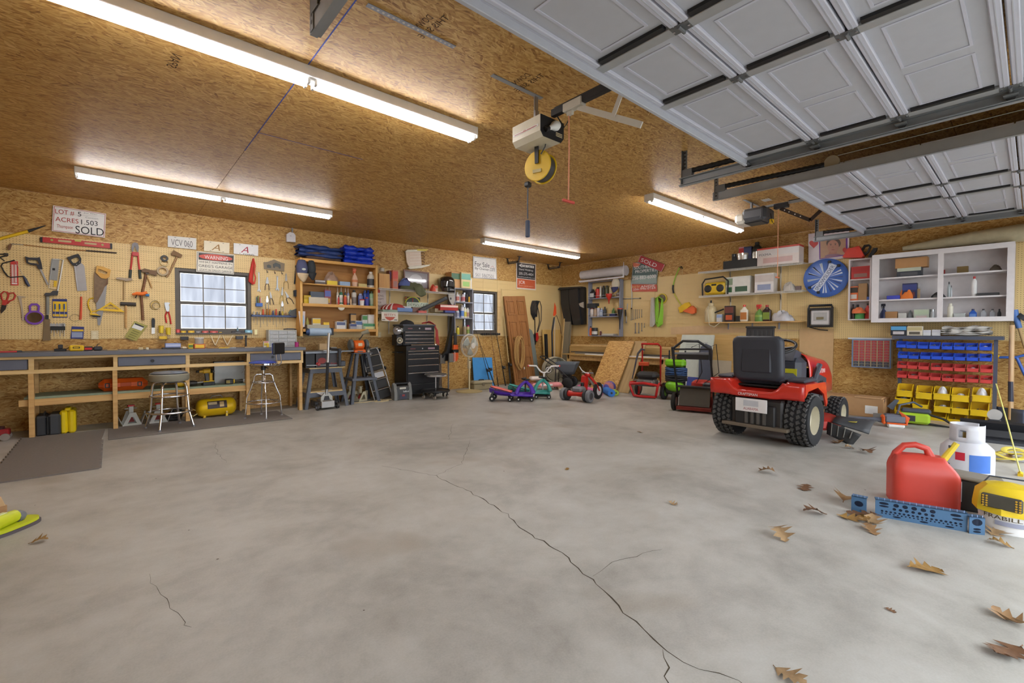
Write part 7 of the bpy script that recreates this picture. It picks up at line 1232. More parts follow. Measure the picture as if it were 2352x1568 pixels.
h = Hung('lug_wrench','cross shaped lug wrench below the estate sign','wrench','R',cJ,(1218,712),.02);h.tube('upright',[(1215,480),(1220,712),(1215,868)],.009,STL);h.tube('crossbar',[(1080,714),(1350,704)],.009,STL)
for x,y in ((1080,714),(1350,704),(1215,862)):h.disc('socket',x,y,.014,.02,IRN,n=10)
for i,x in enumerate((1208,1235,1270,1300,1332,1370)):wrench('combination_wrench',['largest','second','third','fourth','fifth','last'][i]+' wrench from the ratchet in the upper row',x,880,x,1040-9*i,.014-.0008*i,STL,'R',cJ)
for i,(x,y) in enumerate(((1275,1240),(1325,1240),(1372,1210),(1412,1150))):wrench('combination_wrench',['biggest','second','third','smallest'][i]+' wrench of the lower row on the side wall',x,1090,x,y,.020-.003*i,STL,'R',cJ)
h = Hung('socket_ratchet','ratchet with black grip hung beside the wrenches','ratchet','R',cJ,(1140,790),.014);h.tube('upper_shank',[(1150,785),(1145,880)],.010,STL);h.tube('grip',[(1118,880),(1122,980)],.014,BLK);h.tube('lower_shank',[(1135,980),(1135,1085)],.009,STL);h.disc('head',1135,1075,.018,.014,STL)
h = Hung('cord_reel_disc','yellow rimmed grinding disc behind the lime rope','disc','R',cJ,(1690,710),.012);MB().lathe([(.085,0),(.105,0),(.105,.02),(.085,.02),(.085,0)],(0,-.02,0),'y',32).build('rim',mat((206,180,40),.5),h.o)
for r in (.08,.055,.03):MB().lathe([(r-.012,0),(r,0),(r,.01),(r-.012,.01),(r-.012,0)],(0,-.012,0),'y',28).build('ring',mat((90,84,70),.5),h.o)
h = Hung('rope_hank','lime green rope hank on the side wall','rope','R',cJ,(1640,690),.05);LG = mat((150,206,60),.7)
for i in range(9):h.tube('strand',[(1585+6*i,700),(1640,680),(1695,720),(1700-4*i,900),(1690-8*i,1100+6*i),(1640-6*i,1150-10*i),(1590+5*i,1080),(1580+8*i,880)],.007,LG,.004*i,5,True)
h = Hung('tow_strap','grey white flat strap beside the lime rope','strap','R',cJ,(1545,700),.03);h.poly('strap',[(1525,698),(1570,692),(1590,1100),(1548,1145),(1505,1140)],.03,mat((190,184,170),.8));h.tube('fold',[(1548,700),(1560,1120)],.008,mat((214,210,200),.8),.03)
h = Hung('compound_bow','lime green toy bow hung slanting on the pegboard','bow','R',cJ,(1850,560),.02);h.tube('limb',[(1955,225),(1900,350),(1870,440),(1858,500)],.009,LG);h.tube('limb',[(1870,630),(1920,720),(1985,825)],.009,mat((200,206,70),.6));h.tube('riser',[(1855,500),(1850,560),(1862,625)],.016,BLK);h.tube('tip',[(1950,228),(1985,215),(1998,250)],.010,BLK);h.tube('string',[(1996,235),(1994,330)],.002,mat((206,200,160),.6))
h = Hung('toy_blaster','orange and yellow plastic scoop beside the bow','scoop','R',cJ,(2080,860),.02);h.poly('yellow_part',[(1950,850),(2050,780),(2110,765),(2140,820),(2030,910),(1970,930)],.04,YEL);h.poly('orange_part',[(2030,905),(2180,820),(2225,860),(2225,930),(2180,950)],.06,mat((226,104,46),.5),.02)
# wire shelves, wooden shelf
zU,zV = onX(cM(780,520),XR-.30).z,onX(cM(780,895),XR-.30).z
wire_shelf('upper white wire shelf on the side wall','R',cM,(20,575),(1535,430),.30,.28,90,zU,(.27,.76));wire_shelf('lower white wire shelf on the side wall','R',cM,(30,945),(1530,830),.30,.28,90,zV,(.27,.76))
h = Hung('wood_shelf','long narrow wooden shelf with blue grey brackets','shelf','R',cM,(100,1315),.22);w = h.l(1500,1315)[0];zW = h.p0.z;MB().box(0,w,0,.2,-.022,0,.002).build('board',LUMB,h.o)
for f in (.23,.49,.76):MB().prism([(0,0),(-.16,0),(0,-.11)],-.01,.01,TM(w*f,.2,-.022) @ RM(90,'Z') @ RM(180,'Z')).build('bracket',mat((150,154,170),.5),h.o)
G6 = 'goods on the side wall shelves'
rows('R',cM,G6,[zW,zV+.005,zU+.005,zU+.06],.16,(
 ('box',2,435,430,900,505,[mat((40,42,42),.4)],'camp_stove','flat black folding stove on the upper wire shelf','camp stove'),('jar',3,508,335,580,440,[mat((56,58,62),.3),mat((40,40,44),.3)],'black_mug','black mug on the folding stove','mug'),('tub',3,578,330,765,432,[mat((196,192,186),.25,.8),mat((206,200,190),.25,.8)],'cooking_pot','silver cooking pot on the folding stove','pot'),('box',3,615,235,692,335,[(206,150,160),(200,60,60)],'red_box','pink and red carton behind the cooking pot','box'),('box',3,690,230,802,420,[(50,60,92),(70,80,120)],'navy_box','navy carton behind the cooking pot','box'),('jug',3,800,165,940,410,[mat((50,50,48),.3),mat((36,36,36),.3),mat((190,186,176),.25,.7)],'lantern','black and silver camping lantern by the printer carton','lantern'),
 ('box',1,430,672,538,888,[(226,224,216),(150,170,140),(60,110,70)],'filter_carton','white and green carton next to the yellow radio','box'),('box',1,545,658,795,888,[(220,218,210),(222,220,212),(66,96,74)],'filter_carton','wider white and green carton on the lower wire shelf','box'),('box',1,862,620,1135,862,[(226,222,220),(206,196,190),(150,160,190)],'charger_carton','white battery charger carton on the lower wire shelf','box'),('lump',1,1240,755,1430,832,[mat((196,190,180),.2)],'clear_bag','clear bag of fittings at the lower wire shelf end','bag'),('box',1,1430,795,1505,822,[(110,90,90)],'dark_block','small dark block at the lower wire shelf tip','block'),
 ('box',0,295,1200,375,1312,[(206,206,206),(150,170,206)],'white_tin','small white and blue tin beside the sprayer','tin'),('box',0,415,1080,545,1312,[(50,40,40),(110,60,50),(200,90,50)],'black_carton','tall black and orange carton on the wooden shelf','box'),('box',0,570,1225,632,1312,[(40,42,40)],'black_pump','small black block beside the tall black carton','block'),('flatbottle',0,632,1065,740,1312,[(226,218,200),(206,80,60),(190,120,60)],'white_jug','white jug with orange cap on the wooden shelf','jug'),('sprayer',0,840,1060,965,1310,[(110,150,70),(206,60,50),(150,180,80)],'weed_sprayer','green weed bottle with red trigger on the wooden shelf','spray bottle'),('flatbottle',0,955,1068,1070,1308,[(60,36,34),(190,60,50),(130,150,60)],'weed_bottle','dark bottle with red cap and green label','bottle'),('lump',0,1075,1170,1390,1305,[mat((196,194,198),.4,bump=.3)],'plastic_bag','crumpled white plastic bag on the wooden shelf','bag')))
h = goods('R',cM,.17,zU+.005,'box',900,240,1500,455,[(226,214,208),(222,216,214),(206,170,164)],'printer_carton','long white printer carton with red lid edge','box',G6,.22);c_ = [v.co for v in h.o.children[0].data.vertices];a,b,t = min(v.x for v in c_),max(v.x for v in c_),max(v.z for v in c_);MB().box(a-.002,b+.002,-.112,.112,t-.025,t+.002).build('lid',mat((206,80,66),.5),h.o);lettering(h.o,'PIXMA',a+.03,a+.22,t*.55,t*.68,-.1125,mat((110,110,112),.5))
h = Hung('jobsite_radio','yellow and black jobsite radio on the wire shelf','radio','R',cM,(270,905),.2);h.o.location.z = zV+.004;w,t = h.l(430,800)[0]-h.l(140,800)[0],.23;MB().box(-w/2,w/2,-.06,.08,.015,t,.03).build('case',mat((214,176,36),.45),h.o)
for s_ in (-1,1):MB().lathe([(0,-.01),(.03,-.012),(.062,-.006),(.068,0),(0,0)],(s_*w*.3,-.06,.12),'y',24).build('speaker',mat((40,38,36),.5),h.o)
MB().tube([(-w*.62,-.02,.0),(-w*.64,-.02,.22),(-w*.5,-.02,.30),(w*.4,-.02,.32),(w*.64,-.02,.24),(w*.62,-.02,0)],.014,8).build('roll_cage',BLK,h.o,60);MB().box(-w*.12,w*.12,-.066,-.06,.17,.20,.002).build('display',BLK,h.o)
h = Hung('pump_sprayer','cream pump sprayer jug with hose on the wooden shelf','sprayer','R',cM,(205,1315),.12);h.o.location.z = zW;CR = mat((206,190,150),.4);MB().lathe([(0,0),(.10,0),(.108,.03),(.108,.20),(.08,.27),(.04,.30),(0,.30)],n=24).build('tank',CR,h.o);MB().cyl((0,0,.29),(0,0,.35),.045).build('collar',CR,h.o);MB().cyl((0,0,.34),(0,0,.40),.016).build('pump_rod',BLK,h.o);MB().tube([(-.01,-.09,.3),(0,-.11,.1),(.03,-.12,-.05),(.12,-.12,-.09),(.20,-.1,-.02),(.22,-.06,.1)],.006,6).build('hose',mat((206,196,170),.5),h.o);MB().tube([(.10,-.06,.17),(.26,-.06,.23)],.012,8).build('wand',BLK,h.o)
# portrait board, snow disc, flood light
h = board('portrait_board','white printed board with a framed portrait photo and hearts','poster','R',cM,[(1612,45),(2200,-25),(2200,385),(1612,468)],mat((226,214,220),.4),.016,.006);PH = lambda n,pts,c,d:h.poly(n,pts,.0004,mat(c,.4),d)
PH('purple_frame',[(1765,105),(2175,52),(2175,350),(1770,410)],(110,50,150),.0062);PH('photo',[(1782,120),(2152,70),(2150,340),(1786,398)],(190,150,120),.0068);PH('hair',ell(1975,180,105,78),(96,78,68),.0074);PH('face',ell(1968,225,84,92),(190,138,116),.008);PH('neck',[(1920,290),(2015,285),(2030,360),(1880,388)],(180,124,104),.0076)
PH('shirt',[(1850,360),(1900,340),(2040,330),(2100,348),(1850,384)],(150,110,130),.0084)
for x,y in ((1935,205),(2002,200)):PH('eye',ell(x,y,11,5,10),(70,54,48),.0084);PH('brow',ell(x,y-14,16,4,10),(90,70,58),.0084)
PH('nose',[(1966,215),(1958,245),(1978,244)],(168,116,96),.0084);PH('mouth',ell(1968,272,24,6,12),(160,84,80),.0084)
for x,y,r in ((1690,190,62),(2170,290,62)):PH('heart',[(x+r*1.05*math.sin(t)**3,y-r*.065*(13*math.cos(t)-5*math.cos(2*t)-2*math.cos(3*t)-math.cos(4*t))) for t in [2*PI*i/24 for i in range(24)]],(200,56,50),.0084)
h = Hung('snow_disc','round blue and white snow sled disc on the wall','snow sled','R',cM,(1860,680),.03);R_ = .30;MB().lathe([(0,-.05),(R_*.8,-.05),(R_,-.02),(R_,0),(R_*.8,-.035),(0,-.035)],axis='y',n=44).build('disc',mat((72,110,190),.35),h.o)
for k in range(26):
    a = 2*PI*k/26+.1*math.sin(3*k);q = MB();q.prism([(.05*math.cos(a),.05*math.sin(a)),(.235*math.cos(a-.05),.235*math.sin(a-.05)),(.235*math.cos(a+.05),.235*math.sin(a+.05))],-.0512,-.0504);q.build('printed_ray',mat((206,216,232) if k%3 else (40,66,130),.4),h.o,None)
MB().box(-.23,.23,-.0530,-.0524,-.042,.042,0,RM(-58,'Y')).build('printed_band',mat((206,214,230),.4),h.o,None);lettering(h.o,'SNOWSLIDER',-.21,.21,-.026,.026,-.0536,mat((44,64,110),.4),M=RM(-58,'Y'))
for x,z in ((-.20,-.14),(-.08,-.22),(.06,.24),(.18,.17)):MB().box(x-.02,x+.02,-.07,-.03,z-.02,z+.02,.006).build('strap_clip',BLK,h.o)
h = Hung('flood_light','square flood light in a black tubular stand','work light','R',cM,(1795,1250),.03);MB().box(-.145,.145,-.06,0,-.13,.13,.03).build('lamp_body',mat((206,202,200),.35),h.o);MB().ring([(-.17,-.15),(.17,-.15),(.17,.15),(-.17,.15)],[(-.14,-.12),(.14,-.12),(.14,.12),(-.14,.12)],-.075,-.03).build('bumper',BLK,h.o);MB().tube([(-.16,-.05,.14),(-.15,-.05,.19),(.15,-.05,.19),(.16,-.05,.14)],.018,8).build('handle',BLK,h.o);MB().box(-.09,.09,-.064,-.058,-.05,.08,.01).build('reflector_panel',mat((176,174,172),.3),h.o);MB().box(-.05,.05,-.07,-.062,-.03,.01,.004).build('tube_clip',mat((130,120,90),.4),h.o);MB().tube([(-.15,-.03,-.15),(0,-.03,-.19),(.10,-.03,-.20)],.008,6).build('cord',BLK,h.o)
# white cabinets
WC = mat((226,220,220),.45)
def cabinet(name,label,x0,y0,x1,y1,off,cols,shelves,dark=WC):
    h = Hung(name,label,'cabinet','R',cN,(x0,y1),off);w,H = h.l(x1,y1)[0],h.l(x0,y0)[1];d = off-.012
    for x in (0,w-.018):MB().box(x,x+.018,.002,d,0,H).build('side',WC,h.o)
    for z in (0,H-.018):MB().box(.018,w-.018,.002,d,z,z+.018).build('panel',WC,h.o)
    MB().box(0,w,d-.006,d,0,H).build('back',WC,h.o)
    for f in shelves:MB().box(.018,w-.018,.02,d,H*f-.018,H*f).build('shelf',WC,h.o)
    if cols:
        for a,b in ((0,.06),(.505,.545),(.955,1)):MB().box(w*a,w*b,-.016,.002,0,H).build('stile',WC,h.o)
        for a,b in ((0,.06),(.93,1)):MB().box(w*.055,w*.96,-.0155,.0015,H*a+.0005,H*b-.0005).build('face_rail',WC,h.o)
    return [h.p0.z+.018]+[h.p0.z+H*f for f in shelves]+[h.p0.z+H]
z5 = cabinet('wall_cabinet','wide doorless white wall cabinet with two bays',395,372,2215,1228,.32,True,(.335,.655));z6 = cabinet('small_wall_cabinet','narrow white wall cabinet left of the wide one',95,425,385,1200,.16,False,(.325,.675));G7 = 'goods in the white cabinets'
rows('R',cN,G7,z6,.09,(('box',2,152,515,390,672,[(190,44,40),(176,36,36),(150,110,100)],'bit_case','red socket set case in the narrow cabinet','case'),('box',1,122,768,232,940,[(232,120,66),(60,50,40),(226,222,214)],'glove_carton','orange and white carton in the narrow cabinet','box'),('box',1,235,730,345,935,[mat((176,140,96),.6)],'paper_bag','brown paper bag in the narrow cabinet','bag'),('box',1,280,900,385,938,[(74,104,176)],'blue_tray','blue box at the narrow cabinet middle shelf','box'),('bottle',0,140,995,186,1185,[(70,40,34),(40,36,36)],'oil_bottle','brown bottle in the narrow cabinet','bottle'),('bottle',0,190,1000,258,1120,[(40,42,44),(36,36,36)],'oil_bottle','black bottle behind the orange glove','bottle'),('can',0,185,1080,310,1185,[(90,170,90),(226,226,226)],'green_tub','green tub under the orange glove','tub'),('flatbottle',0,315,985,380,1185,[(200,56,44),(40,40,40)],'red_bottle','red bottle at the right of the narrow cabinet','bottle')))
goods('R',cN,.14,z6[0]+.08,'lump',145,1045,325,1130,[mat((236,130,80),.8)],'work_glove','orange glove draped over the green tub','glove',G7)
rows('R',cN,G7,z5,.18,(('box',2,735,520,1045,632,[(60,64,72),(190,196,176),(90,90,96)],'tool_carton','dark printed tool carton in the wide cabinet','box'),('box',2,1305,555,1342,602,[(150,40,40)],'red_tin','tiny red tin on the top right cabinet shelf','tin'),('box',2,1495,512,1640,588,[mat((120,96,50),.6)],'open_box','open brown box lying on its side in the cabinet','box'),('lump',2,1908,500,2072,555,[(96,84,70)],'tape_reel','brown strap reel on the top right cabinet shelf','reel'),
 ('box',1,798,728,985,905,[(40,44,80),(60,70,130),(110,50,46)],'sandpaper_carton','navy carton behind the orange rag','box'),('box',1,985,795,1020,905,[mat((190,160,120),.6)],'wood_bracket','little wooden bracket beside the orange rag','bracket'),('box',1,600,885,770,920,[(70,80,190)],'blue_tool','blue tool lying on the cabinet middle shelf','tool'),('lump',1,1160,850,1350,900,[(44,46,44)],'charger','black charger at the cabinet centre post','charger'),('bottle',1,1368,708,1412,892,[mat((176,184,184),.2),(60,60,60)],'clear_bottle','clear bottle with black cap in the cabinet','bottle'),('bottle',1,1408,755,1432,892,[mat((190,196,200),.2),(90,90,96)],'clear_bottle','thin clear bottle beside the taller clear one','bottle'),('jug',1,1672,640,1752,885,[(236,234,232),(200,56,56)],'white_bottle','tall white bottle with red cap in the cabinet','bottle'),('box',1,1755,850,2035,880,[(70,70,72)],'black_tray','flat black tray in the cabinet right bay','tray'),
 ('sprayer',0,505,988,600,1175,[(52,56,90),(36,38,50)],'spray_bottle','navy spray bottle in the cabinet lower left','spray bottle'),('box',0,580,1090,732,1178,[mat((176,130,84),.7)],'open_carton','small brown carton on the cabinet lower shelf','box'),('box',0,742,1108,848,1178,[(216,214,206)],'white_box','small white box on the cabinet lower shelf','box'),('lump',0,855,1095,940,1176,[(110,114,116)],'metal_part','grey metal part in the cabinet lower shelf','metal part'),('box',0,945,1060,1140,1178,[mat((190,196,180),.3),(190,206,176),(222,200,196)],'clear_tub','clear tub with labels on the cabinet lower shelf','tub'),('jar',0,1145,1058,1205,1175,[mat((190,190,190),.15),STL],'glass_jar','glass jar beside the clear tub','jar'),('can',0,1368,985,1445,1172,[(232,226,206),(232,226,206)],'white_tube','tall cream tube in the cabinet lower right','tube'),('box',0,1455,1110,1600,1172,[mat((196,200,196),.25)],'clear_box','low clear box in the cabinet lower right','box'),('flatbottle',0,1648,1055,1745,1170,[(50,100,196),(40,50,90),(110,150,214)],'blue_bottle','small blue bottle in the cabinet lower right','bottle'),('flatbottle',0,1790,1055,1868,1168,[(176,178,182),(60,60,64)],'grey_bottle','grey bottle next to the small blue bottle','bottle'),('flatbottle',0,1908,1055,1985,1168,[(170,172,178),(60,60,64)],'grey_bottle','grey bottle next to the black one','bottle'),('bottle',0,2008,1055,2060,1168,[(44,42,44),(50,48,50)],'black_bottle','black bottle at the cabinet lower right end','bottle')))
goods('R',cN,.19,z5[1],'lump',750,800,975,915,[mat((236,126,50),.8)],'orange_rag','bright orange rag in the wide cabinet','rag',G7);goods('R',cN,.18,z5[2]+.12,'box',712,405,1120,540,[mat((184,136,88),.7)],'carton_flap','brown carton flap standing on the dark carton','box',G7,.16)
h = Hung('red_chainsaw','red and black chainsaw lying on the narrow cabinet','chainsaw','R',cN,(250,410),.10);h.poly('body',[(60,400),(130,300),(270,262),(330,380),(300,408),(70,412)],.14,mat((206,56,40),.4));h.ring('handle',[(275,320),(320,245),(385,235),(410,262),(380,340),(330,380)],[(305,320),(335,268),(370,258),(385,270),(362,325),(330,345)],.04,BLK,.04);h.poly('grip',[(370,400),(440,285),(490,280),(480,320),(400,405)],.05,BLK,.04)
h = Hung('painters_cloth','rolled cream drop cloth above the white cabinet','drop cloth','R',cN,(1500,250),.14);h.tube('roll',[(800,285),(1200,225),(1700,150),(2352,75),(2600,45)],[.03,.06,.085,.11,.11],mat((196,184,152),.85,vary=.25,bump=.5),0,16)
# ------------------------------------------------------------------ bin rack and its surroundings
RK = mat((74,80,96),.45);h = Hung('bin_rack','dark steel rack of blue, red and yellow bins','bin rack','R',cP,(680,1215),.30);W_ = h.l(1870,1215)[0];T_ = h.l(680,200)[1];z0 = h.p0.z;h.o.location.z = 0;T_ += z0
for x in (0,W_-.035):MB().box(x,x+.035,0,.05,0,T_+.02).build('upright',RK,h.o)
MB().box(-.06,W_+.05,-.08,.22,T_,T_+.045,.003).build('top_shelf',RK,h.o);MB().box(0,W_,0,.25,0,.035).build('foot_rail',RK,h.o)
def bin_mesh(w,d,H):
    q = MB();q.box(-w/2,w/2,-d,0,0,.004);q.box(-w/2,w/2,-.004,0,0,H);q.prism([(-w/2*.96,0),(w/2*.96,0),(w/2,H*.5),(-w/2,H*.5)],-d,-d+.004);q.box(-w/2-.003,w/2+.003,-d-.005,-d+.004,H*.44,H*.52);M = RM(90,'Z')
    for s_ in (-1,1):q.prism([(-d,0),(0,0),(0,H),(-d*.55,H),(-d,H*.5)],-.002,.002,TM(s_*(w/2-.002),0,0) @ M)
    return q
ORD = ('first','second','third','fourth','fifth','sixth','seventh','last');META = mat((150,146,140),.35,.6);PLAS = mat((206,204,206),.2)
def bins(col,m,row,pts,w,d,H,fill):
    me = None
    for i,(x,y) in enumerate(pts):
        p = onX(cP(x,y),XR-.36);o = thing('storage_bin','%s bin, %s in the %s row' %(col,ORD[i] if i<len(pts)-1 else 'last',row),'bin',(XR-.31,p.y,p.z),-PI/2,'bins on the rack')
        if me is None:b = bin_mesh(w,d,H).build('bin',m,o,None);me = b.data
        else:b = bpy.data.objects.new('bin',me);COL.objects.link(b);b.parent = o
        MB().box(-.02,.02,0,.012,H*.7,H*.9).build('hook',m,o,None)
        f = (fill[i] if i<len(fill) else 0)
        if f==1:
            q = MB()
            for k in range(7):a = random.uniform(0,PI);cx,cy = random.uniform(-.3,.3)*w,random.uniform(-.75,-.3)*d;q.cyl((cx-.02*math.cos(a),cy-.02*math.sin(a),H*.35+.004*k),(cx+.02*math.cos(a),cy+.02*math.sin(a),H*.4+.004*k),.004,n=5)
            q = q.build('hardware',META,o,None);q['kind'] = 'stuff'
        elif f:MB().grid(lambda u,v:(w*.38*math.cos(2*PI*u)*math.sin(PI*.5*v),-d*.55+d*.3*math.sin(2*PI*u)*math.sin(PI*.5*v),H*.2+H*(.35+.35*(f==3))*math.cos(PI*.5*v)*(1+.2*math.sin(6*PI*u))),14,6,close_u=True).build('bagged_parts',PLAS,o,60)
BB,RB,YB_ = mat((40,84,206),.4),mat((206,66,62),.45),mat((226,186,20),.45)
bins('blue',BB,'top blue',[(742,305),(865,312),(1000,318),(1140,322),(1290,328),(1435,332),(1585,336),(1745,338)],.103,.125,.09,[0,1,0,1,1,1,1,2]);bins('blue',BB,'lower blue',[(762,430),(890,438),(1030,442),(1165,446),(1300,452),(1440,458),(1590,464),(1745,466)],.103,.125,.09,[1,1,0,0,0,0,1,1])
bins('red',RB,'upper red',[(752,548),(875,556),(1010,566),(1160,574),(1295,580),(1440,588),(1595,594),(1755,602)],.103,.125,.09,[1,0,0,1,0,0,2,0]);bins('red',RB,'lower red',[(750,664),(885,674),(1015,686),(1150,694),(1295,706),(1440,714),(1595,720),(1755,730)],.103,.125,.09,[0,1,0,0,1,0,1,1])
bins('yellow',YB_,'top yellow',[(790,885),(1020,912),(1232,924),(1450,945),(1700,948)],.156,.18,.165,[1,1,3,2,3]);bins('yellow',YB_,'middle yellow',[(770,975),(978,1045),(1238,1072),(1450,1096),(1675,1115)],.156,.18,.155,[2,0,2,1,1]);bins('yellow',YB_,'bottom yellow',[(760,1120),(1000,1170),(1185,1190),(1400,1225),(1640,1250)],.156,.18,.15,[0,0,0,1,2])
zt = T_+.048;G8 = 'boxes on top of the bin rack'
rows('R',cP,G8,[zt],.28,(('box',0,612,40,802,150,[(40,44,52),(90,160,206),(196,190,190)],'black_carton','black and blue carton on the bin rack','box'),('box',0,805,48,990,148,[(216,206,186),(190,176,130),(96,90,80)],'bulb_carton','cream printed carton on the bin rack','box'),('box',0,995,92,1090,150,[(222,222,222),(206,206,214)],'white_carton','small white carton on the bin rack, next to the cream one','box'),('box',0,1100,88,1205,146,[(216,216,218),(200,200,206)],'white_carton','small white carton on the bin rack, next to the plastic sheet','box')))
tarp('plastic_sheet','folded clear plastic sheeting on the bin rack',cP,1190,55,1820,165,.24,zt,mat((200,196,190),.3),4,.22,'R',6,'plastic sheet')
h = drawers('parts_organizer','blue framed organizer of small red fronted drawers','R',cP,130,205,600,545,.14,6,10,mat((110,136,180),.45),lambda r,c:mat((186,76,74),.35) if r>1 else mat((80,78,84),.4),.16,None,(.014,mat((196,186,150),.5)));MB().box(-.28,.26,.0,.14,h.l(365,205)[1],h.l(365,185)[1],.004).build('lid',mat((206,208,214),.4),h.o)
h = Hung('tan_panel','tan hardboard sheet fixed low on the side wall','panel','R',cO,(1290,400),.01);h.poly('sheet',[(1095,75),(1495,75),(1475,805),(1390,805),(1380,480),(1095,330)],.006,mat((206,170,122),.6));h.poly('sheet',[(-400,60),(-80,40),(1095,90),(1095,100),(-400,140)],.005,mat((214,180,136),.6))
h = Hung('plywood_sheet','wide plywood sheet leaning behind the tractor','plywood','R',cL,(1500,1050),.03);h.poly('sheet',[(850,190),(1810,195),(1760,760),(1650,1100),(900,1100)],.012,wood((206,164,96),(222,184,118),.6,0));h.poly('white_panel',[(1390,585),(1715,605),(1690,1000),(1300,960)],.01,mat((206,190,164),.6),.014)
o = thing('carton','flattened brown carton lying behind the tractor front wheel','box',(8.0,1.74,0),math.radians(-2));MB().box(-.16,.2,-.42,.62,0,.26,.004).build('carton',CRD,o);MB().box(-.17,.1,-.40,-.1,.26,.275).build('flap',mat((196,156,112),.8),o);lettering(o,'P',-.12,-.06,.2,.26,-.4208,DRK)
MB().box(-.164,-.160,-.36,-.22,.05,.16).build('label',WHT,o,None)
o = thing('floor_plank','pale plank lying under the bin rack','plank',(7.98,.75,0));MB().box(-.06,.07,-.42,.95,0,.04,.003).build('plank',wood((190,160,120),(206,180,142),.6,1),o)
o = thing('shovel','long handled shovel standing upright beside the bin rack','shovel',(8.14,.17,0));MB().tube([(0,0,.12),(0,.01,1.26)],.024,12).build('handle',wood((196,160,116),(214,180,140),.5,2),o);MB().tube([(0,.003,.34),(0,.006,.58)],.026,10).build('grip_label',mat((52,54,70),.5),o);MB().grid(lambda u,v:(-.06*math.cos(PI*u)-.02,(u-.5)*.24,.02+.24*v),9,5).build('blade',mat((80,84,100),.45,.4),o,60,.004)
h = Hung('bike_hook','blue wall hook with yellow tip right of the bin rack','wall hook','R',cP,(2000,420),.10);BH = mat((64,104,190),.4);h.tube('arm',[(1905,420),(2110,420),(2206,395),(2300,380)],.016,BH);h.tube('brace',[(2120,425),(2206,610),(2260,700)],.016,BH);h.tube('yellow_tip',[(1820,365),(1850,390),(1905,418)],.02,YEL)
h = Hung('garden_shears','blue handled long tool hung beside the wide cabinet','garden tool','R',cN,(2260,1100),.08);h.tube('blue_grip',[(2235,1065),(2255,1180),(2290,1300)],.028,mat((84,124,190),.5));h.tube('shaft',[(2290,1300),(2352,1500),(2370,1560)],.016,TAN);h.tube('black_head',[(2300,1180),(2360,1140)],.05,DRK)
o = thing('snow_plow_blade','long black steel blade lying at the right edge','steel blade',(7.05,.10,0),math.radians(6));MB().prism([(0,0),(.12,.02),(.16,.12),(.10,.22),(.06,.2),(.10,.12),(.08,.05),(0,.04)],-.55,.42).build('blade',mat((34,34,38),.35),o);MB().box(-.05,.5,-.55,.40,0,.03).build('base',mat((52,54,60),.45),o)
for y in (.30,.34,.38):MB().cyl((-.0,y,.10),(.03,y,.10),.012,n=8).build('bolt',STL,o)
o = thing('wire_spool','grey spool standing behind the black blade','spool',(7.5,.28,0));MB().lathe([(0,-.03),(.06,-.03),(.06,-.02),(.03,-.02),(.03,.02),(.06,.02),(.06,.03),(0,.03)],(0,0,.24),'x',20).build('spool',mat((190,186,180),.4),o);MB().box(-.05,.05,-.05,.05,0,.19,.01).build('stand',DRK,o)
o = thing('ratchet_strap','crumpled yellow webbing strap before the black blade','strap',(6.15,.16,0));
for i in range(4):MB().tube([(.12*math.cos(t+i)+.02*i,.10*math.sin(t+i)-.03*i,.03+.018*i+.012*math.sin(2*t)) for t in [i+PI*1.4*k/12 for k in range(13)]],.022,6,flat=.25).build('webbing',mat((226,206,90),.7),o,60)
MB().box(.0,.10,-.14,-.06,0,.03,.004).build('buckle',mat((196,196,206),.4,.4),o)
o = thing('driveway_marker','thin yellow rod lying slanted at the right edge','rod',(5.6,.055,.01));MB().tube([(0,0,0),(1.0,.1,.25),(1.9,.22,.58)],.006,6).build('rod',mat((232,226,130),.5),o);MB().tube([(-.06,0,0),(.0,0,.004)],.018,6).build('plug',YEL,o)
# ================================================================== lawn tractor
def tread(o,r,w,loc,hub,n=22,rim=.55):
    RB_ = mat((30,30,32),.8);TB_ = mat((78,76,74),.8,vary=.4,scale=60)
    k = MB().lathe([(r*rim,-w*.42),(r*.78,-w*.5),(r*.93,-w*.46),(r*.975,-w*.34),(r*.975,w*.34),(r*.93,w*.46),(r*.78,w*.5),(r*rim,w*.42),(r*rim,-w*.42)],loc,'y',40).build('tyre',RB_,o);q = MB()
    for i in range(n):
        for j,f in enumerate((-.33,-.11,.11,.33)):
            a = 360*(i+(j%2)*.5)/n;M = TM(*loc) @ RM(a,'Y');q.prism([(-r*.095,-.0),(r*.02,-w*.075),(r*.095,0),(r*.02,w*.10)],-.009,.009,M @ TM(0,f*w,r*.985) @ RM(90,'X') @ RM(20*(-1)**j,'Y'))
    q = q.build('tread_blocks',TB_,k,None);q['kind'] = 'stuff'
    MB().lathe([(0,-w*.16),(r*.2,-w*.2),(r*.22,-w*.1),(r*.5,-w*.12),(r*rim,-w*.42),(r*rim+.006,-w*.42),(r*rim+.006,w*.42),(r*.5,w*.3),(0,w*.3)],loc,'y',30).build('rim',hub,o)
TR = mat((200,44,30),.3,vary=.05,coat=.4);TP = mat((62,64,74),.5);CW = mat((196,188,164),.45)
o = thing('lawn_tractor','red riding lawn tractor with black high back seat','lawn tractor',(5.40,1.93,0),math.radians(-1.5))
for s_ in (-1,1):tread(o,.265,.24,(0,s_*.37,.265),CW,30);tread(o,.19,.17,(1.27,s_*.32,.19),CW,24)
q = MB()
def fen(u,v):
    y =-.47+.94*u;e = abs(2*u-1);x =-.30+.62*v;z = .56-.03*e**4-.10*max(0,.18-v)*4*e**0;z += .10*min(1,max(0,(e-.42)/.16))-.16*max(0,v-.72)*3*(e>.4)-.06*max(0,v-.5)*(e <= .4);return (x,y,z)
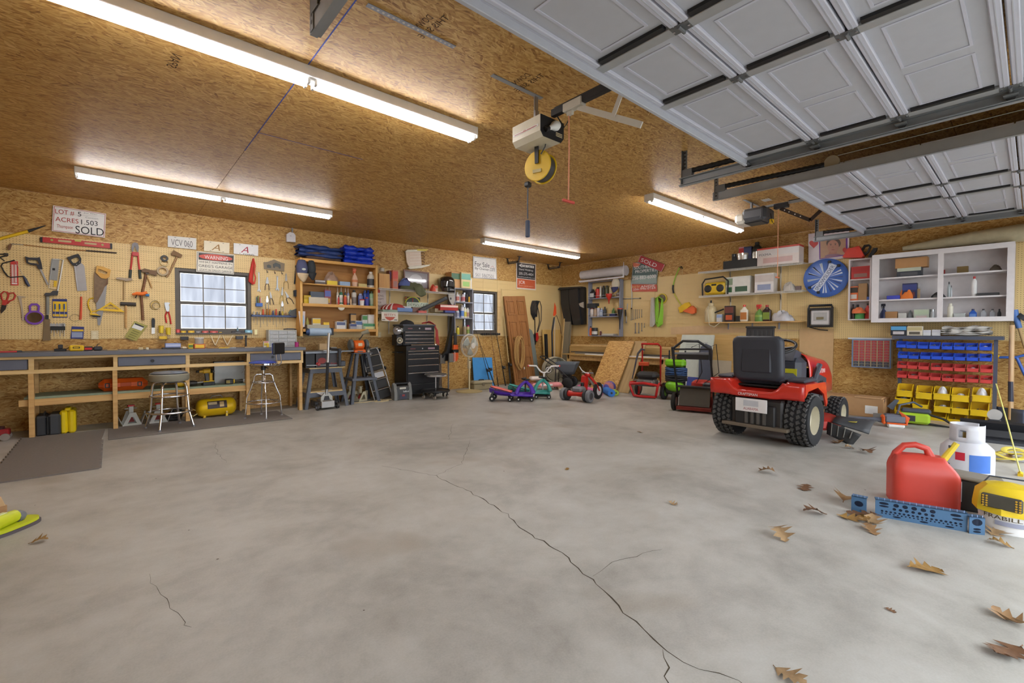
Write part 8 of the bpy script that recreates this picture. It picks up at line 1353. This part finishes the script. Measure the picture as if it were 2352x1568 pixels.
MB().grid(fen,26,14).build('fender',TR,o,50,.02);MB().grid(lambda u,v:(-.30-.012*math.sin(PI*v),-.47+.94*u,.515+(v-.5)*(.07+.09*min(1,max(0,(abs(2*u-1)-.42)/.16)))+.055*min(1,max(0,(abs(2*u-1)-.42)/.16))),20,6).build('rear_apron',TR,o,60,.012)
for s_ in (-1,1):MB().prism([(-.30,.655),(-.30,.52),(-.22,.58),(.05,.60),(.24,.52),(.33,.38),(.36,.42),(.29,.64)],s_*.47-.008,s_*.47+.008).build('fender_side',TR,o);MB().box(-.20,.14,s_*.36-.085,s_*.36+.085,.655,.69,.014).build('armrest_pad',TP,o)
lettering(o,'CRAFTSMAN',-.10,.10,-.014,.014,0,WHT,M=Matrix(((0,1,0,-.3225),(-1,0,0,.06),(0,0,1,.508),(0,0,0,1))))
MB().box(-.26,.20,-.26,.26,.14,.46,.02).build('frame',mat((52,48,46),.5),o);MB().box(-.30,-.24,-.20,.20,.17,.40,.012).build('rear_plate',mat((40,38,38),.5),o);MB().box(-.33,-.25,-.33,.33,.155,.19,.006).build('drawbar',mat((120,108,92),.5,.3),o);MB().cyl((0,-.36,.265),(0,.36,.265),.03).build('axle',IRN,o)
for i in range(4):MB().box(-.315,-.30,-.12+.06*i,-.09+.06*i,.2,.36).build('cooling_fin',mat((84,80,76),.5),o)
MB().box(-.335,-.327,-.14,.18,.325,.465,.003).build('license_plate',mat((232,228,226),.35),o);lettering(o,'ALABAMA',-.075,.075,0,.026,0,mat((160,44,60),.5),M=Matrix(((0,1,0,-.336),(-1,0,0,.02),(0,0,1,.345),(0,0,0,1))));MB().box(-.3362,-.335,-.055,.095,.385,.445).build('faded_print',mat((196,196,200),.5),o,None)
for y in (-.13,.13):MB().tube([(-.12+.03*math.cos(t),y+.03*math.sin(t),.60+.0055*t) for t in [PI/3*k for k in range(26)]],.005,5).build('seat_spring',mat((110,106,104),.35,.7),o)
MB().box(-.20,.16,-.21,.21,.585,.605,.004).build('seat_plate',BLK,o)
ST = mat((52,54,62),.55)
RO = lambda k,y,z:[(math.copysign(min(abs(y*1.35*math.cos(2*PI*i/40)),y) if True else 0,math.cos(2*PI*i/40))*k,(.89+z*max(-1,min(1,1.25*math.sin(2*PI*i/40)))*k)) for i in range(40)]
q = MB();L_ = [(-.275,.80),(-.27,.93),(-.25,1.0),(-.19,1.0),(-.165,.9)];P_ = [RO(k,.25,.235) for x,k in L_]
q.add([(x-.08*(c[1]-.9),c[0],c[1]) for (x,k),pp in zip(L_,P_) for c in pp],[(i*40+j,i*40+(j+1)%40,(i+1)*40+(j+1)%40,(i+1)*40+j) for i in range(4) for j in range(40)]+[tuple(range(40)),tuple(range(160,200))]);q.build('seat_back',ST,o,50);MB().box(-.283,-.25,-.15,.15,.74,1.0,.012).build('back_panel',mat((46,48,56),.5),o);MB().box(-.20,.24,-.245,.245,.615,.72,.045).build('seat_cushion',ST,o)
MB().box(.30,.55,-.23,.23,.45,.88,.05).build('dash',TP,o);MB().prism([(.30,.85),(.56,.80),(.56,.93),(.40,.97)],-.16,.16).build('steering_column',TP,o);MB().box(.295,.30,-.20,-.07,.66,.76).build('warning_label',mat((214,206,40),.5),o);MB().lathe([(0,0),(.035,0),(.03,.03),(0,.03)],M=TM(.29,-.14,.66) @ RM(-90,'Y'),n=14).build('fuel_cap',BLK,o)
M = TM(.27,0,1.0) @ RM(-24,'Y');MB().tube([tuple(M @ Vector((.19*math.cos(t),.19*math.sin(t),0))) for t in [2*PI*k/32 for k in range(32)]],.016,8,True).build('steering_wheel',BLK,o,60);q = MB()
for a in (.5,2.6,4.7):q.tube([tuple(M @ Vector((0,0,-.03))),tuple(M @ Vector((.18*math.cos(a),.18*math.sin(a),0)))],.014,6)
q.tube([tuple(M @ Vector((0,0,-.02))),(.42,0,.92)],.022,8);q.build('steering_spokes',BLK,o)
def hood(u,v):x = .54+.92*u;w = .25*(1-.16*u**3);t = .93-.12*u-.12*max(0,u-.85)*5;a = PI*v;f = lambda q_:math.copysign(abs(q_)**.4,q_);return (x,w*f(math.cos(a)),.44+(t-.44)*abs(math.sin(a))**.4)
MB().grid(hood,16,22).build('hood',TR,o,60,.01);MB().box(1.40,1.47,-.19,.19,.42,.70,.03).build('grille',TP,o)
for s_ in (-1,1):
    MB().prism([(.54,.36),(1.05,.36),(1.05,.62),(.80,.68),(.54,.66)],s_*.262-.006,s_*.262+.006).build('side_panel',TP,o)
    for i in range(3):MB().prism([(.80+.06*i,.42),(.83+.06*i,.42),(.81+.06*i,.60),(.785+.06*i,.60)],s_*.27-.002,s_*.27+.002).build('vent',BLK,o)
    MB().box(.20,.62,s_*.28-.12,s_*.28+.12,.31,.34,.01).build('footrest',BLK,o)
MB().tube([(.62,-.27,.62),(.66,-.29,.74),(.70,-.30,.80)],.03,8).build('lever_grip',TP,o);lettering(o,'CRAFTSMAN',.78,1.0,.69,.74,-.268,WHT)
MB().lathe([(0,.10),(.50,.10),(.53,.13),(.53,.20),(.48,.23),(0,.24)],(.62,0,0),n=32,sx=.72,sy=1.0).build('mower_deck',mat((170,40,30),.4),o);MB().box(.3,1.35,-.18,.18,.24,.42,.02).build('chassis',mat((60,40,36),.5),o)
MB().grid(lambda u,v:(.44+.34*u+.10*v,-.50-.30*v,.20+.045*math.sin(PI*u)-.09*v*(1-u)),8,6).build('discharge_chute',mat((58,58,60),.55),o,60,.012);MB().grid(lambda u,v:(.44-.03*u,-.46-.30*v*(1-.25*u),.20-.09*v-.13*u),6,6).build('chute_side',mat((50,50,50),.6),o,60,.01)
for k in range(4):MB().tube([(.435,-.50-.06*k,.19-.02*k),(.41,-.50-.055*k,.06)],.006,6).build('chute_rib',mat((110,106,96),.5),o)
MB().box(.56,.68,-.68,-.58,.207,.212,0,RM(0,'Z')).build('chute_label',mat((206,190,70),.5),o)
# ------------------------------------------------------------------ push mower
o = thing('push_mower','red and black push mower with tall handle and rear flap','lawn mower',(6.36,3.24,0),math.radians(16));PB = mat((40,40,42),.45)
MB().lathe([(0,.06),(.25,.06),(.26,.10),(.25,.22),(.20,.26),(0,.27)],(.30,0,0),n=30,sx=1.15,sy=1.0).build('deck',mat((176,36,28),.35),o);MB().prism([(-.03,.09),(.03,.12),(.09,.36),(.05,.36)],-.21,.21).build('rear_flap',mat((96,92,84),.7),o);MB().box(-.012,.0,-.04,.08,.20,.235,0,RM(12,'Y')).build('flap_label',mat((206,170,70),.5),o)
MB().box(-.06,.04,-.24,.24,.03,.08,.004).build('trail_shield',mat((130,40,30),.5),o);MB().box(.0,.1,-.26,.26,.35,.375,.004).build('hinge_bar',PB,o);MB().lathe([(0,.26),(.15,.26),(.16,.30),(.15,.40),(.10,.44),(0,.45)],(.36,-.04,0),n=24).build('engine',mat((170,40,34),.4),o);MB().box(.15,.3,-.2,-.08,.28,.42,.02).build('fuel_tank',mat((60,60,64),.4),o);MB().ball((.16,-.22,.36),.035).build('blue_cap',mat((50,100,200),.4),o)
for x,y,r in ((.05,.29,.13),(.05,-.29,.13),(.62,.26,.10),(.62,-.26,.10)):tyre(o,r,.055,(x,y,r),mat((36,36,36),.7),mat((190,186,176),.5))
for s_ in (-1,1):MB().tube([(.08,s_*.25,.2),(.0,s_*.25,.40),(-.17,s_*.25,.72),(-.25,s_*.25,.93)],.014,8).build('handle_tube',PB,o);MB().tube([(-.20,s_*.25,.78),(-.26,s_*.25,.95)],.022,8).build('grip',PB,o)
MB().tube([(-.25,-.25,.93),(-.30,-.10,1.04),(-.30,.10,1.04),(-.25,.25,.93)],.018,8).build('handle_top',PB,o);MB().tube([(-.25,-.25,.93),(-.25,.25,.92)],.013,8).build('bail_bar',PB,o);MB().tube([(-.22,-.24,.87),(-.22,.24,.86)],.016,8).build('cross_bar',GRY,o);MB().box(-.2,-.17,-.22,.2,.78,.85,.004).build('panel',PB,o)
for y in (-.22,.0):MB().tube([(-.25,y,.95),(-.22,y-.1,1.0),(-.1,y-.12,.6),(.15,y*.5,.42)],.005,6).build('cable',BLK,o)
# ------------------------------------------------------------------ red petrol pressure washer
o = thing('pressure_washer','red framed petrol pressure washer with spray wand','pressure washer',(7.12,4.53,0),math.radians(12));RF = mat((196,30,30),.35)
for s_ in (-1,1):MB().tube([(-.05,s_*.20,.03),(-.10,s_*.25,.22),(-.06,s_*.26,.26),(.10,s_*.22,.26),(.2,s_*.22,.20),(.2,s_*.20,.03)],.022,8).build('frame',RF,o,60);MB().tube([(.28,s_*.17,.2),(.28,s_*.17,.90),(.2,s_*.15,.95)],.015,8).build('push_handle',RF,o,60);tyre(o,.13,.06,(.28,s_*.24,.13),PB,RF)
MB().tube([(-.05,-.2,.03),(-.10,0,.03),(-.05,.2,.03)],.022,8).build('frame',RF,o,60);MB().tube([(-.09,-.25,.24),(-.12,0,.27),(-.09,.25,.24)],.024,8).build('front_bar',RF,o,60);MB().tube([(.2,-.15,.95),(.2,.15,.95)],.018,8).build('push_handle',RF,o);MB().box(-.03,.2,-.17,.17,.2,.33,.03).build('engine',mat((130,128,124),.5,.3),o);MB().box(-.06,.22,-.19,.17,.33,.46,.05).build('engine_cover',mat((50,50,50),.45),o);MB().box(-.07,-.03,-.14,.02,.23,.31,.01).build('muffler',mat((150,148,146),.4,.5),o);MB().box(.16,.24,.02,.2,.55,.62,.01).build('nozzle_panel',mat((206,80,40),.45),o)
MB().tube([(-.02,.24,.32),(.02,.19,.62),(.04,.16,.78),(.06,.10,.86),(.1,.06,.84)],[.01,.016,.02,.022,.018],8).build('spray_wand',mat((62,58,66),.5),o)
# ------------------------------------------------------------------ green electric pressure washer
o = thing('electric_washer','lime green electric pressure washer wrapped with hose','pressure washer',(7.25,4.03,0),math.radians(6));LM = mat((124,196,30),.4)
for s_ in (-1,1):tyre(o,.12,.06,(0,s_*.20,.12),PB,LM);MB().tube([(.04,s_*.14,.15),(.06,s_*.14,.85)],.014,8).build('frame',PB,o)
MB().box(-.08,.12,-.16,.16,.10,.24,.03).build('base',PB,o);MB().ball((-.04,0,.25),.12,.16,.10).build('motor_cover',LM,o);MB().box(-.04,.10,-.13,.13,.26,.70,.03).build('body',mat((50,54,50),.5),o);MB().box(-.10,.06,-.17,.16,.58,.70,.03).build('top_cover',LM,o);MB().box(-.04,.04,-.12,-.02,.70,.78,.02).build('gun_rest',PB,o)
for i in range(9):MB().tube([(.02+(.135+.01*(i%2))*math.cos(t),.175*math.sin(t),.34+.026*i+.008*math.sin(3*t+i)) for t in [2*PI*k/20 for k in range(20)]],.013,6,True).build('hose_loop',mat((36,38,44),.5) if i<4 else mat((50,82,130),.5),o,60)
# boards leaning on the side wall
p = thing('foam_board','white insulation board with a blue printed corner leaning on the wall','board',(7.86,4.13,0),rot=(0,math.radians(18.5),0));MB().box(-.02,.02,-.31,.31,0,1.17,.002).build('board',mat((206,212,200),.6),p);MB().box(-.0212,-.02,-.29,.05,.05,.36).build('blue_print',mat((60,74,160),.5),p,None);lettering(p,'S',0,.2,0,.24,0,WHT,M=Matrix(((0,1,0,-.0222),(-1,0,0,-.05),(0,0,1,.08),(0,0,0,1))))
for i in range(7):MB().box(-.0212,-.02,-.22,.2,.80+.035*i,.806+.035*i).build('printed_line',GRY,p,None)
p = thing('snowboard','dark grey snowboard leaning against the foam board','snowboard',(7.70,3.74,0),rot=(math.radians(-6),math.radians(15),0));MB().prism([(-.11,.06),(-.06,.0),(.06,0),(.11,.06),(.12,.85),(.09,.95),(.0,1.0),(-.09,.95),(-.12,.85)],-.01,.01,RM(-90,'Z')).build('deck',mat((70,76,92),.4),p)
p = thing('truck_panel','black ribbed plastic panel standing behind the tractor seat','panel',(7.42,2.88,0),rot=(0,math.radians(7),0));MB().box(-.02,.02,-.28,.12,0,1.25,.004).build('sheet',PB,p);MB().box(-.03,.03,-.29,.13,1.24,1.265).build('lip',PB,p)
for i in range(6):MB().box(-.026,-.02,-.26+.065*i,-.235+.065*i,.05,1.2).build('rib',mat((52,52,54),.5),p)
# ================================================================== foreground
o = thing('gas_can','red plastic petrol can with yellow spout','gas can',(4.17,.49,0),math.radians(-68));GR = mat((202,66,52),.45,vary=.06)
def can(u,v):
    a = 2*PI*u;f = lambda t,e:math.copysign(abs(t)**e,t);w,d = .21,.115;t = min(1,max(0,(v-.62)/.38));s_ = (1-.55*t**2)
    if v<.06:s_ *= .96
    w = .18
    if v >= 1:return (-.03,0,.335)
    return (w*f(math.cos(a),.35)*(1-.35*t**1.6)-.03*t,d*f(math.sin(a),.35)*s_,.30*min(1,v/.9)+(.03*t if v>.9 else 0))
q = MB();q.grid(can,40,18,close_u=True);b = q.build('body',GR,o,60);MB().prism([(-.12,.295),(.06,.295),(.04,.325),(-.10,.325)],-.05,.05).build('top',GR,o)
MB().tube([(-.15,0,.24),(-.145,0,.33),(-.10,0,.385),(-.04,0,.395),(.02,0,.375),(.045,0,.31)],[.026,.022,.021,.021,.022,.028],12).build('handle',GR,o,60);MB().cyl((.085,0,.27),(.11,0,.31),.036,n=12).build('spout_collar',mat((44,22,30),.5),o);MB().tube([(.105,0,.305),(.175,0,.43)],[.022,.017],10).build('spout',mat((226,200,50),.4),o);MB().box(.135,.145,-.008,.008,.34,.41,0).build('spout_lever',BLK,o)
MB().box(.176,.1825,-.07,.06,.06,.19).build('label',mat((206,214,226),.5),o,None);MB().box(.182,.1832,-.055,.045,.07,.13).build('label_print',mat((60,110,190),.5),o,None)
o = thing('propane_tank','white propane cylinder with collar and blue label','propane tank',(4.98,.33,0),math.radians(-60));PT = mat((212,212,218),.35);MB().lathe([(.08,.0),(.10,.0),(.10,.03),(.13,.045),(.155,.09),(.155,.24),(.15,.28),(.11,.325),(.05,.345),(0,.35)],n=36).build('tank',PT,o)
q = MB();R_ = .098;Zc = (.325,.365,.42,.46);A_ = [.4+(2*PI-.8)*i/36 for i in range(37)]
q.add([(R_*math.cos(t),R_*math.sin(t),z) for t in A_ for z in Zc],[(4*i+k,4*i+k+1,4*i+5+k,4*i+4+k) for i in range(36) for k in range(3) if not (k==1 and i%14 in (8,9,10))])
q.build('collar',PT,o,60,.004);MB().cyl((0,0,.34),(0,0,.40),.025).build('valve',mat((150,120,60),.4,.6),o);MB().lathe([(0,.40),(.04,.40),(.04,.42),(0,.42)]).build('valve_wheel',GRY,o);band = lambda a0,a1,z0,z1,r:(lambda u,v:(r*math.cos(a0+(a1-a0)*u),r*math.sin(a0+(a1-a0)*u),z0+(z1-z0)*v))
MB().grid(band(4.35,5.2,.12,.25,.1562),14,2).build('label',mat((70,120,206),.5),o);MB().grid(band(3.85,4.2,.20,.26,.1564),6,2).build('hazard_label',mat((200,40,60),.5),o)
o = thing('battery_case','open black plastic case behind the yellow bucket','case',(4.28,.27,0),math.radians(-80));MB().box(-.14,.14,-.09,.09,0,.20,.01).build('box',mat((44,44,44),.5),o);MB().box(-.15,.15,-.10,.10,.20,.225,.008,RM(4,'Y')).build('lid',mat((130,124,112),.5),o);MB().box(-.16,-.13,-.08,.08,.05,.24,.008).build('clamp',BLK,o)
o = thing('bait_bucket','yellow and white bait bucket at the right edge','bucket',(3.98,.085,0),math.radians(-100));MB().lathe([(0,0),(.105,0),(.118,.12),(0,.12)],n=32,sx=1.1).build('tub',mat((226,224,222),.4),o);MB().lathe([(.118,.11),(.135,.11),(.135,.135),(.125,.22),(.09,.265),(0,.285)],n=8,sx=1.15).build('lid',mat((232,200,40),.4),o);MB().box(-.085,.085,-.137,-.118,.145,.225,.008).build('vent_panel',mat((74,70,60),.5),o)
for i in range(4):
    for j in range(5):MB().cyl(((-.075,-.06,.06,.075)[i],-.139,.155+.014*j),((-.075,-.06,.06,.075)[i],-.136,.155+.014*j),.005,n=8).build('vent_dot',mat((206,160,40),.5),o,None)
t = lettering(o,'FRABILL',-.08,.08,.082,.104,0,mat((70,54,20),.5));CV = lambda x,e:-.1155*math.sqrt(1-(x/.127)**2)-e
for v in t.data.vertices:v.co.y = CV(v.co.x,.002)
MB().grid(lambda u,v:(-.03+.14*u,CV(-.03+.14*u,.0012),.05+.025*v),12,2).build('grey_band',mat((150,152,170),.5),o);MB().tube([(-.12,0,.23),(-.08,0,.30),(.08,0,.31),(.13,0,.23)],.005,6).build('bail',mat((70,78,92),.4),o)
# blue perforated plastic strips on the floor
BS = mat((70,106,140),.45);HO = mat((26,40,66),.6)
def strip(label,a,b,H,holes,teeth):
    o = thing('tool_strip',label,'plastic strip',(a[0],a[1],0),math.atan2(b[1]-a[1],b[0]-a[0]),'blue plastic strips');L = math.hypot(b[0]-a[0],b[1]-a[1]);MB().box(0,L,0,.006,0,H).build('face',BS,o);MB().box(0,L,0,.05,H-.006,H).build('ledge',BS,o)
    for i in range(teeth):x = L*(i+.5)/teeth;MB().box(x-.0015,x+.0015,0,.003,H,H+.014).build('pin',mat((130,150,190),.4),o,None)
    for x,z,r,s_ in holes:MB().lathe([(0,-.0008),(r,-.0008)],(L*x,0,H*z),'y',14,sx=s_).build('hole',HO,o,None)
HS = [(.10,.82,.008,3),(.10,.66,.006,4),(.88,.80,.008,3),(.90,.60,.006,4),(.25,.15,.005,4),(.55,.14,.005,4),(.82,.12,.005,4)]+[(.24+.10*i,.80,.011,1.2) for i in range(5)]+[(.22+.07*i,.58,.008,1.1) for i in range(7)]+[(.08+.05*i,.38,.006,1.1) for i in range(18)]+[(.08+.045*i,.26,.004,1.1) for i in range(20)]
strip('long blue perforated strip standing before the petrol can',onZ((2010,1185)),onZ((2222,1222)),.11,HS,14);strip('short blue perforated strip end by the yellow bucket',onZ((2226,1225)),onZ((2262,1229)),.10,[(.5,.7,.02,1.2),(.5,.3,.006,3),(.5,.15,.006,3)],3);strip('short blue perforated strip left of the dry leaves',onZ((1955,1172)),onZ((1990,1180)),.10,[(.5,.55,.018,1.3)],4)
# trimmer head, green chainsaw
o = thing('string_trimmer','orange and grey trimmer engine lying before the bin rack','string trimmer',(7.25,1.12,0),math.radians(108));o.scale = (.85,.85,.85);OH = mat((232,96,30),.4);MB().tube([(-.05,0,.08),(-.30,-.02,.10),(.0+.9,.0,.06)] if False else [(.14,0,.09),(.30,0,.10),(1.1,.05,.05)],[.04,.02,.016],10).build('shaft',mat((92,94,104),.5),o);MB().box(-.13,.13,-.09,.09,.06,.19,.03).build('engine_cover',mat((104,106,116),.45),o);MB().box(.10,.15,-.08,.08,.04,.17,.02).build('collar',OH,o);MB().prism([(-.13,.05),(-.11,.20),(-.04,.24),(-.16,.16)],-.08,.08).build('rear_guard',OH,o);MB().box(-.11,.09,-.085,.085,.0,.065,.02).build('fuel_tank',mat((226,222,216),.35),o);MB().box(-.14,.1,-.088,.088,.05,.072,.01).build('seam',OH,o)
o = thing('green_chainsaw','lime green chainsaw standing before the yellow bins','chainsaw',(7.68,.98,0),math.radians(-82));MB().box(-.16,.14,-.09,.09,.02,.15,.025).build('body',mat((170,206,50),.4),o);MB().box(-.14,.15,-.08,.08,.15,.20,.02).build('cover',mat((74,80,92),.45),o);MB().box(-.1,.0,-.094,-.088,.05,.12).build('vent',DRK,o);MB().tube([(-.18,-.08,.10),(-.15,-.07,.24),(-.02,0,.28),(.06,.08,.22)],.013,8).build('front_handle',mat((74,80,92),.5),o,60);MB().tube([(.12,0,.14),(.26,0,.10),(.36,0,.03),(.33,0,.0),(.12,0,.02)],.014,8).build('rear_handle',BLK,o,60);MB().prism([(-.28,.20),(-.20,.30),(-.16,.29),(-.22,.16)],-.02,.02).build('hand_guard',mat((84,90,100),.5),o);MB().box(-.42,-.16,-.03,-.02,.04,.10).build('bar',STL,o)
# yellow green tool and carton at the left edge
o = thing('cordless_mop','lime yellow cordless scrubber head at the left edge','floor tool',(-.47,3.93,0),math.radians(50));LY = mat((206,214,40),.4);FT = Matrix(((1,0,0,0),(0,0,1,0),(0,1,0,0),(0,0,0,1)))
oval = lambda e:[((.15+e)*math.copysign(abs(math.cos(t))**.7,math.cos(t)),(.075+e)*math.copysign(abs(math.sin(t))**.7,math.sin(t))) for t in [2*PI*i/32 for i in range(32)]]
MB().prism(oval(0),.018,.034,FT).build('shoe',LY,o);MB().prism(oval(.008),0,.018,FT).build('pad',mat((96,88,92),.7),o);MB().tube([(-.24,-.01,.05),(-.12,-.01,.07),(.04,0,.07)],[.045,.045,.036],12).build('motor_body',LY,o);MB().lathe([(0,0),(.036,0),(.034,.03),(.02,.05),(0,.05)],(.04,0,.06),'x',16).build('swivel',GRY,o);MB().box(-.16,-.02,-.012,.012,.110,.1155,0,TM(0,-.01,0)).build('stripe',mat((226,230,170),.5),o)
o = thing('carton','torn cardboard flap behind the lime yellow scrubber','box',(-.62,4.15,0),math.radians(30));MB().box(-.16,.1,-.08,.12,0,.10,.003).build('carton',CRD,o);MB().prism([(-.14,.10),(.09,.10),(.07,.16),(-.1,.14)],-.085,-.08).build('flap',mat((206,170,126),.8),o)
# dry oak leaves
LV = [mat((138,104,66),.7,vary=.4,scale=8),mat((112,78,50),.7,vary=.4,scale=8),mat((164,134,96),.7,vary=.3,scale=8),mat((146,110,52),.7,vary=.4,scale=8)]
def leaf_mesh(seed):
    rnd = random.Random(seed);cu = rnd.uniform(.25,.7);n = 12;prof = [.03,.04,.35,.95,.3,.5,1.25,.4,.55,1.0,.3,.5,.1];n = 13;q = MB();vs = []
    for i in range(n):
        t = i/(n-1);w = prof[i]*.36*rnd.uniform(.8,1.15)
        for s_ in (-1,-.5,0,.5,1):vs.append((t-.5+.12*abs(s_)*(prof[i]>.7),w*s_,.02+cu*.7*(s_*w*1.6)**2*(1 if s_>0 else .4)+.20*cu*math.sin(PI*t*1.4+seed)+.04*rnd.random()))
    q.add(vs,[(5*i+k,5*i+k+1,5*i+6+k,5*i+5+k) for i in range(n-1) for k in range(4)]);z = min(v[2] for v in q.v);q.v = [(a,b,c-z+.012) for a,b,c in q.v];return q.mesh('leaf',50)
LM_ = [leaf_mesh(k) for k in range(6)]
LEAVES = [(1945,1155,.17,'big curled tan leaf by the short blue strip'),(1985,1185,.16,'yellowish leaf touching the long blue strip end'),(2005,1200,.13,'pale leaf below the long blue strip end'),(1960,1192,.15,'pale grey leaf lying under the big curled one'),(2002,1220,.12,'thin brown leaf below the leaf heap'),(1872,1180,.12,'brown leaf left of the leaf heap'),(1790,1232,.13,'brown oak leaf alone between crack and leaf heap'),(2122,1310,.15,'large oak leaf alone in the open floor lower right'),(2330,1430,.13,'dark leaf cut by the right edge, upper of two'),(2318,1500,.14,'brown leaf by the right edge near the bottom'),(1812,1555,.10,'leaf cut by the bottom edge'),(88,1245,.07,'small dark leaf near the lime yellow scrubber'),(1762,1086,.12,'flat brown leaf in the open floor before the tractor'),(1850,1122,.12,'thin twig like leaf right of the flat brown one'),(1545,1158,.06,'small leaf in the middle of the floor'),(1302,1078,.05,'tiny brown leaf near the floor crack start'),(1470,993,.06,'tiny brown leaf in front of the push mower'),(1990,1040,.14,'pale leaf between the tractor chute and petrol can'),(1950,1030,.08,'orange brown leaf right of the tractor chute'),(1955,1008,.09,'curled leaf just behind the orange brown one'),(1925,1018,.12,'frayed leaf beside the tractor chute'),(2255,1195,.16,'large tan leaf leaning on the blue strip by the bucket'),(2290,1225,.13,'tan leaf before the bucket'),(2298,1252,.09,'narrow leaf below the bucket'),(2318,1052,.10,'brown leaf by the yellow strap'),(2045,1402,.035,'tiny leaf stalk below the open floor')]
for i,(x,y,s_,lab) in enumerate(LEAVES):
    p = onZ((x,y));o = bpy.data.objects.new('oak_leaf',LM_[i%6].copy());COL.objects.link(o);o.data.materials.append(LV[i%4]);o.location = p;o.scale = (s_*1.15,s_*1.15,s_*1.15);o.rotation_euler = (0,0,1.7*i);tag(o,lab,'leaf','dry leaves on the floor')
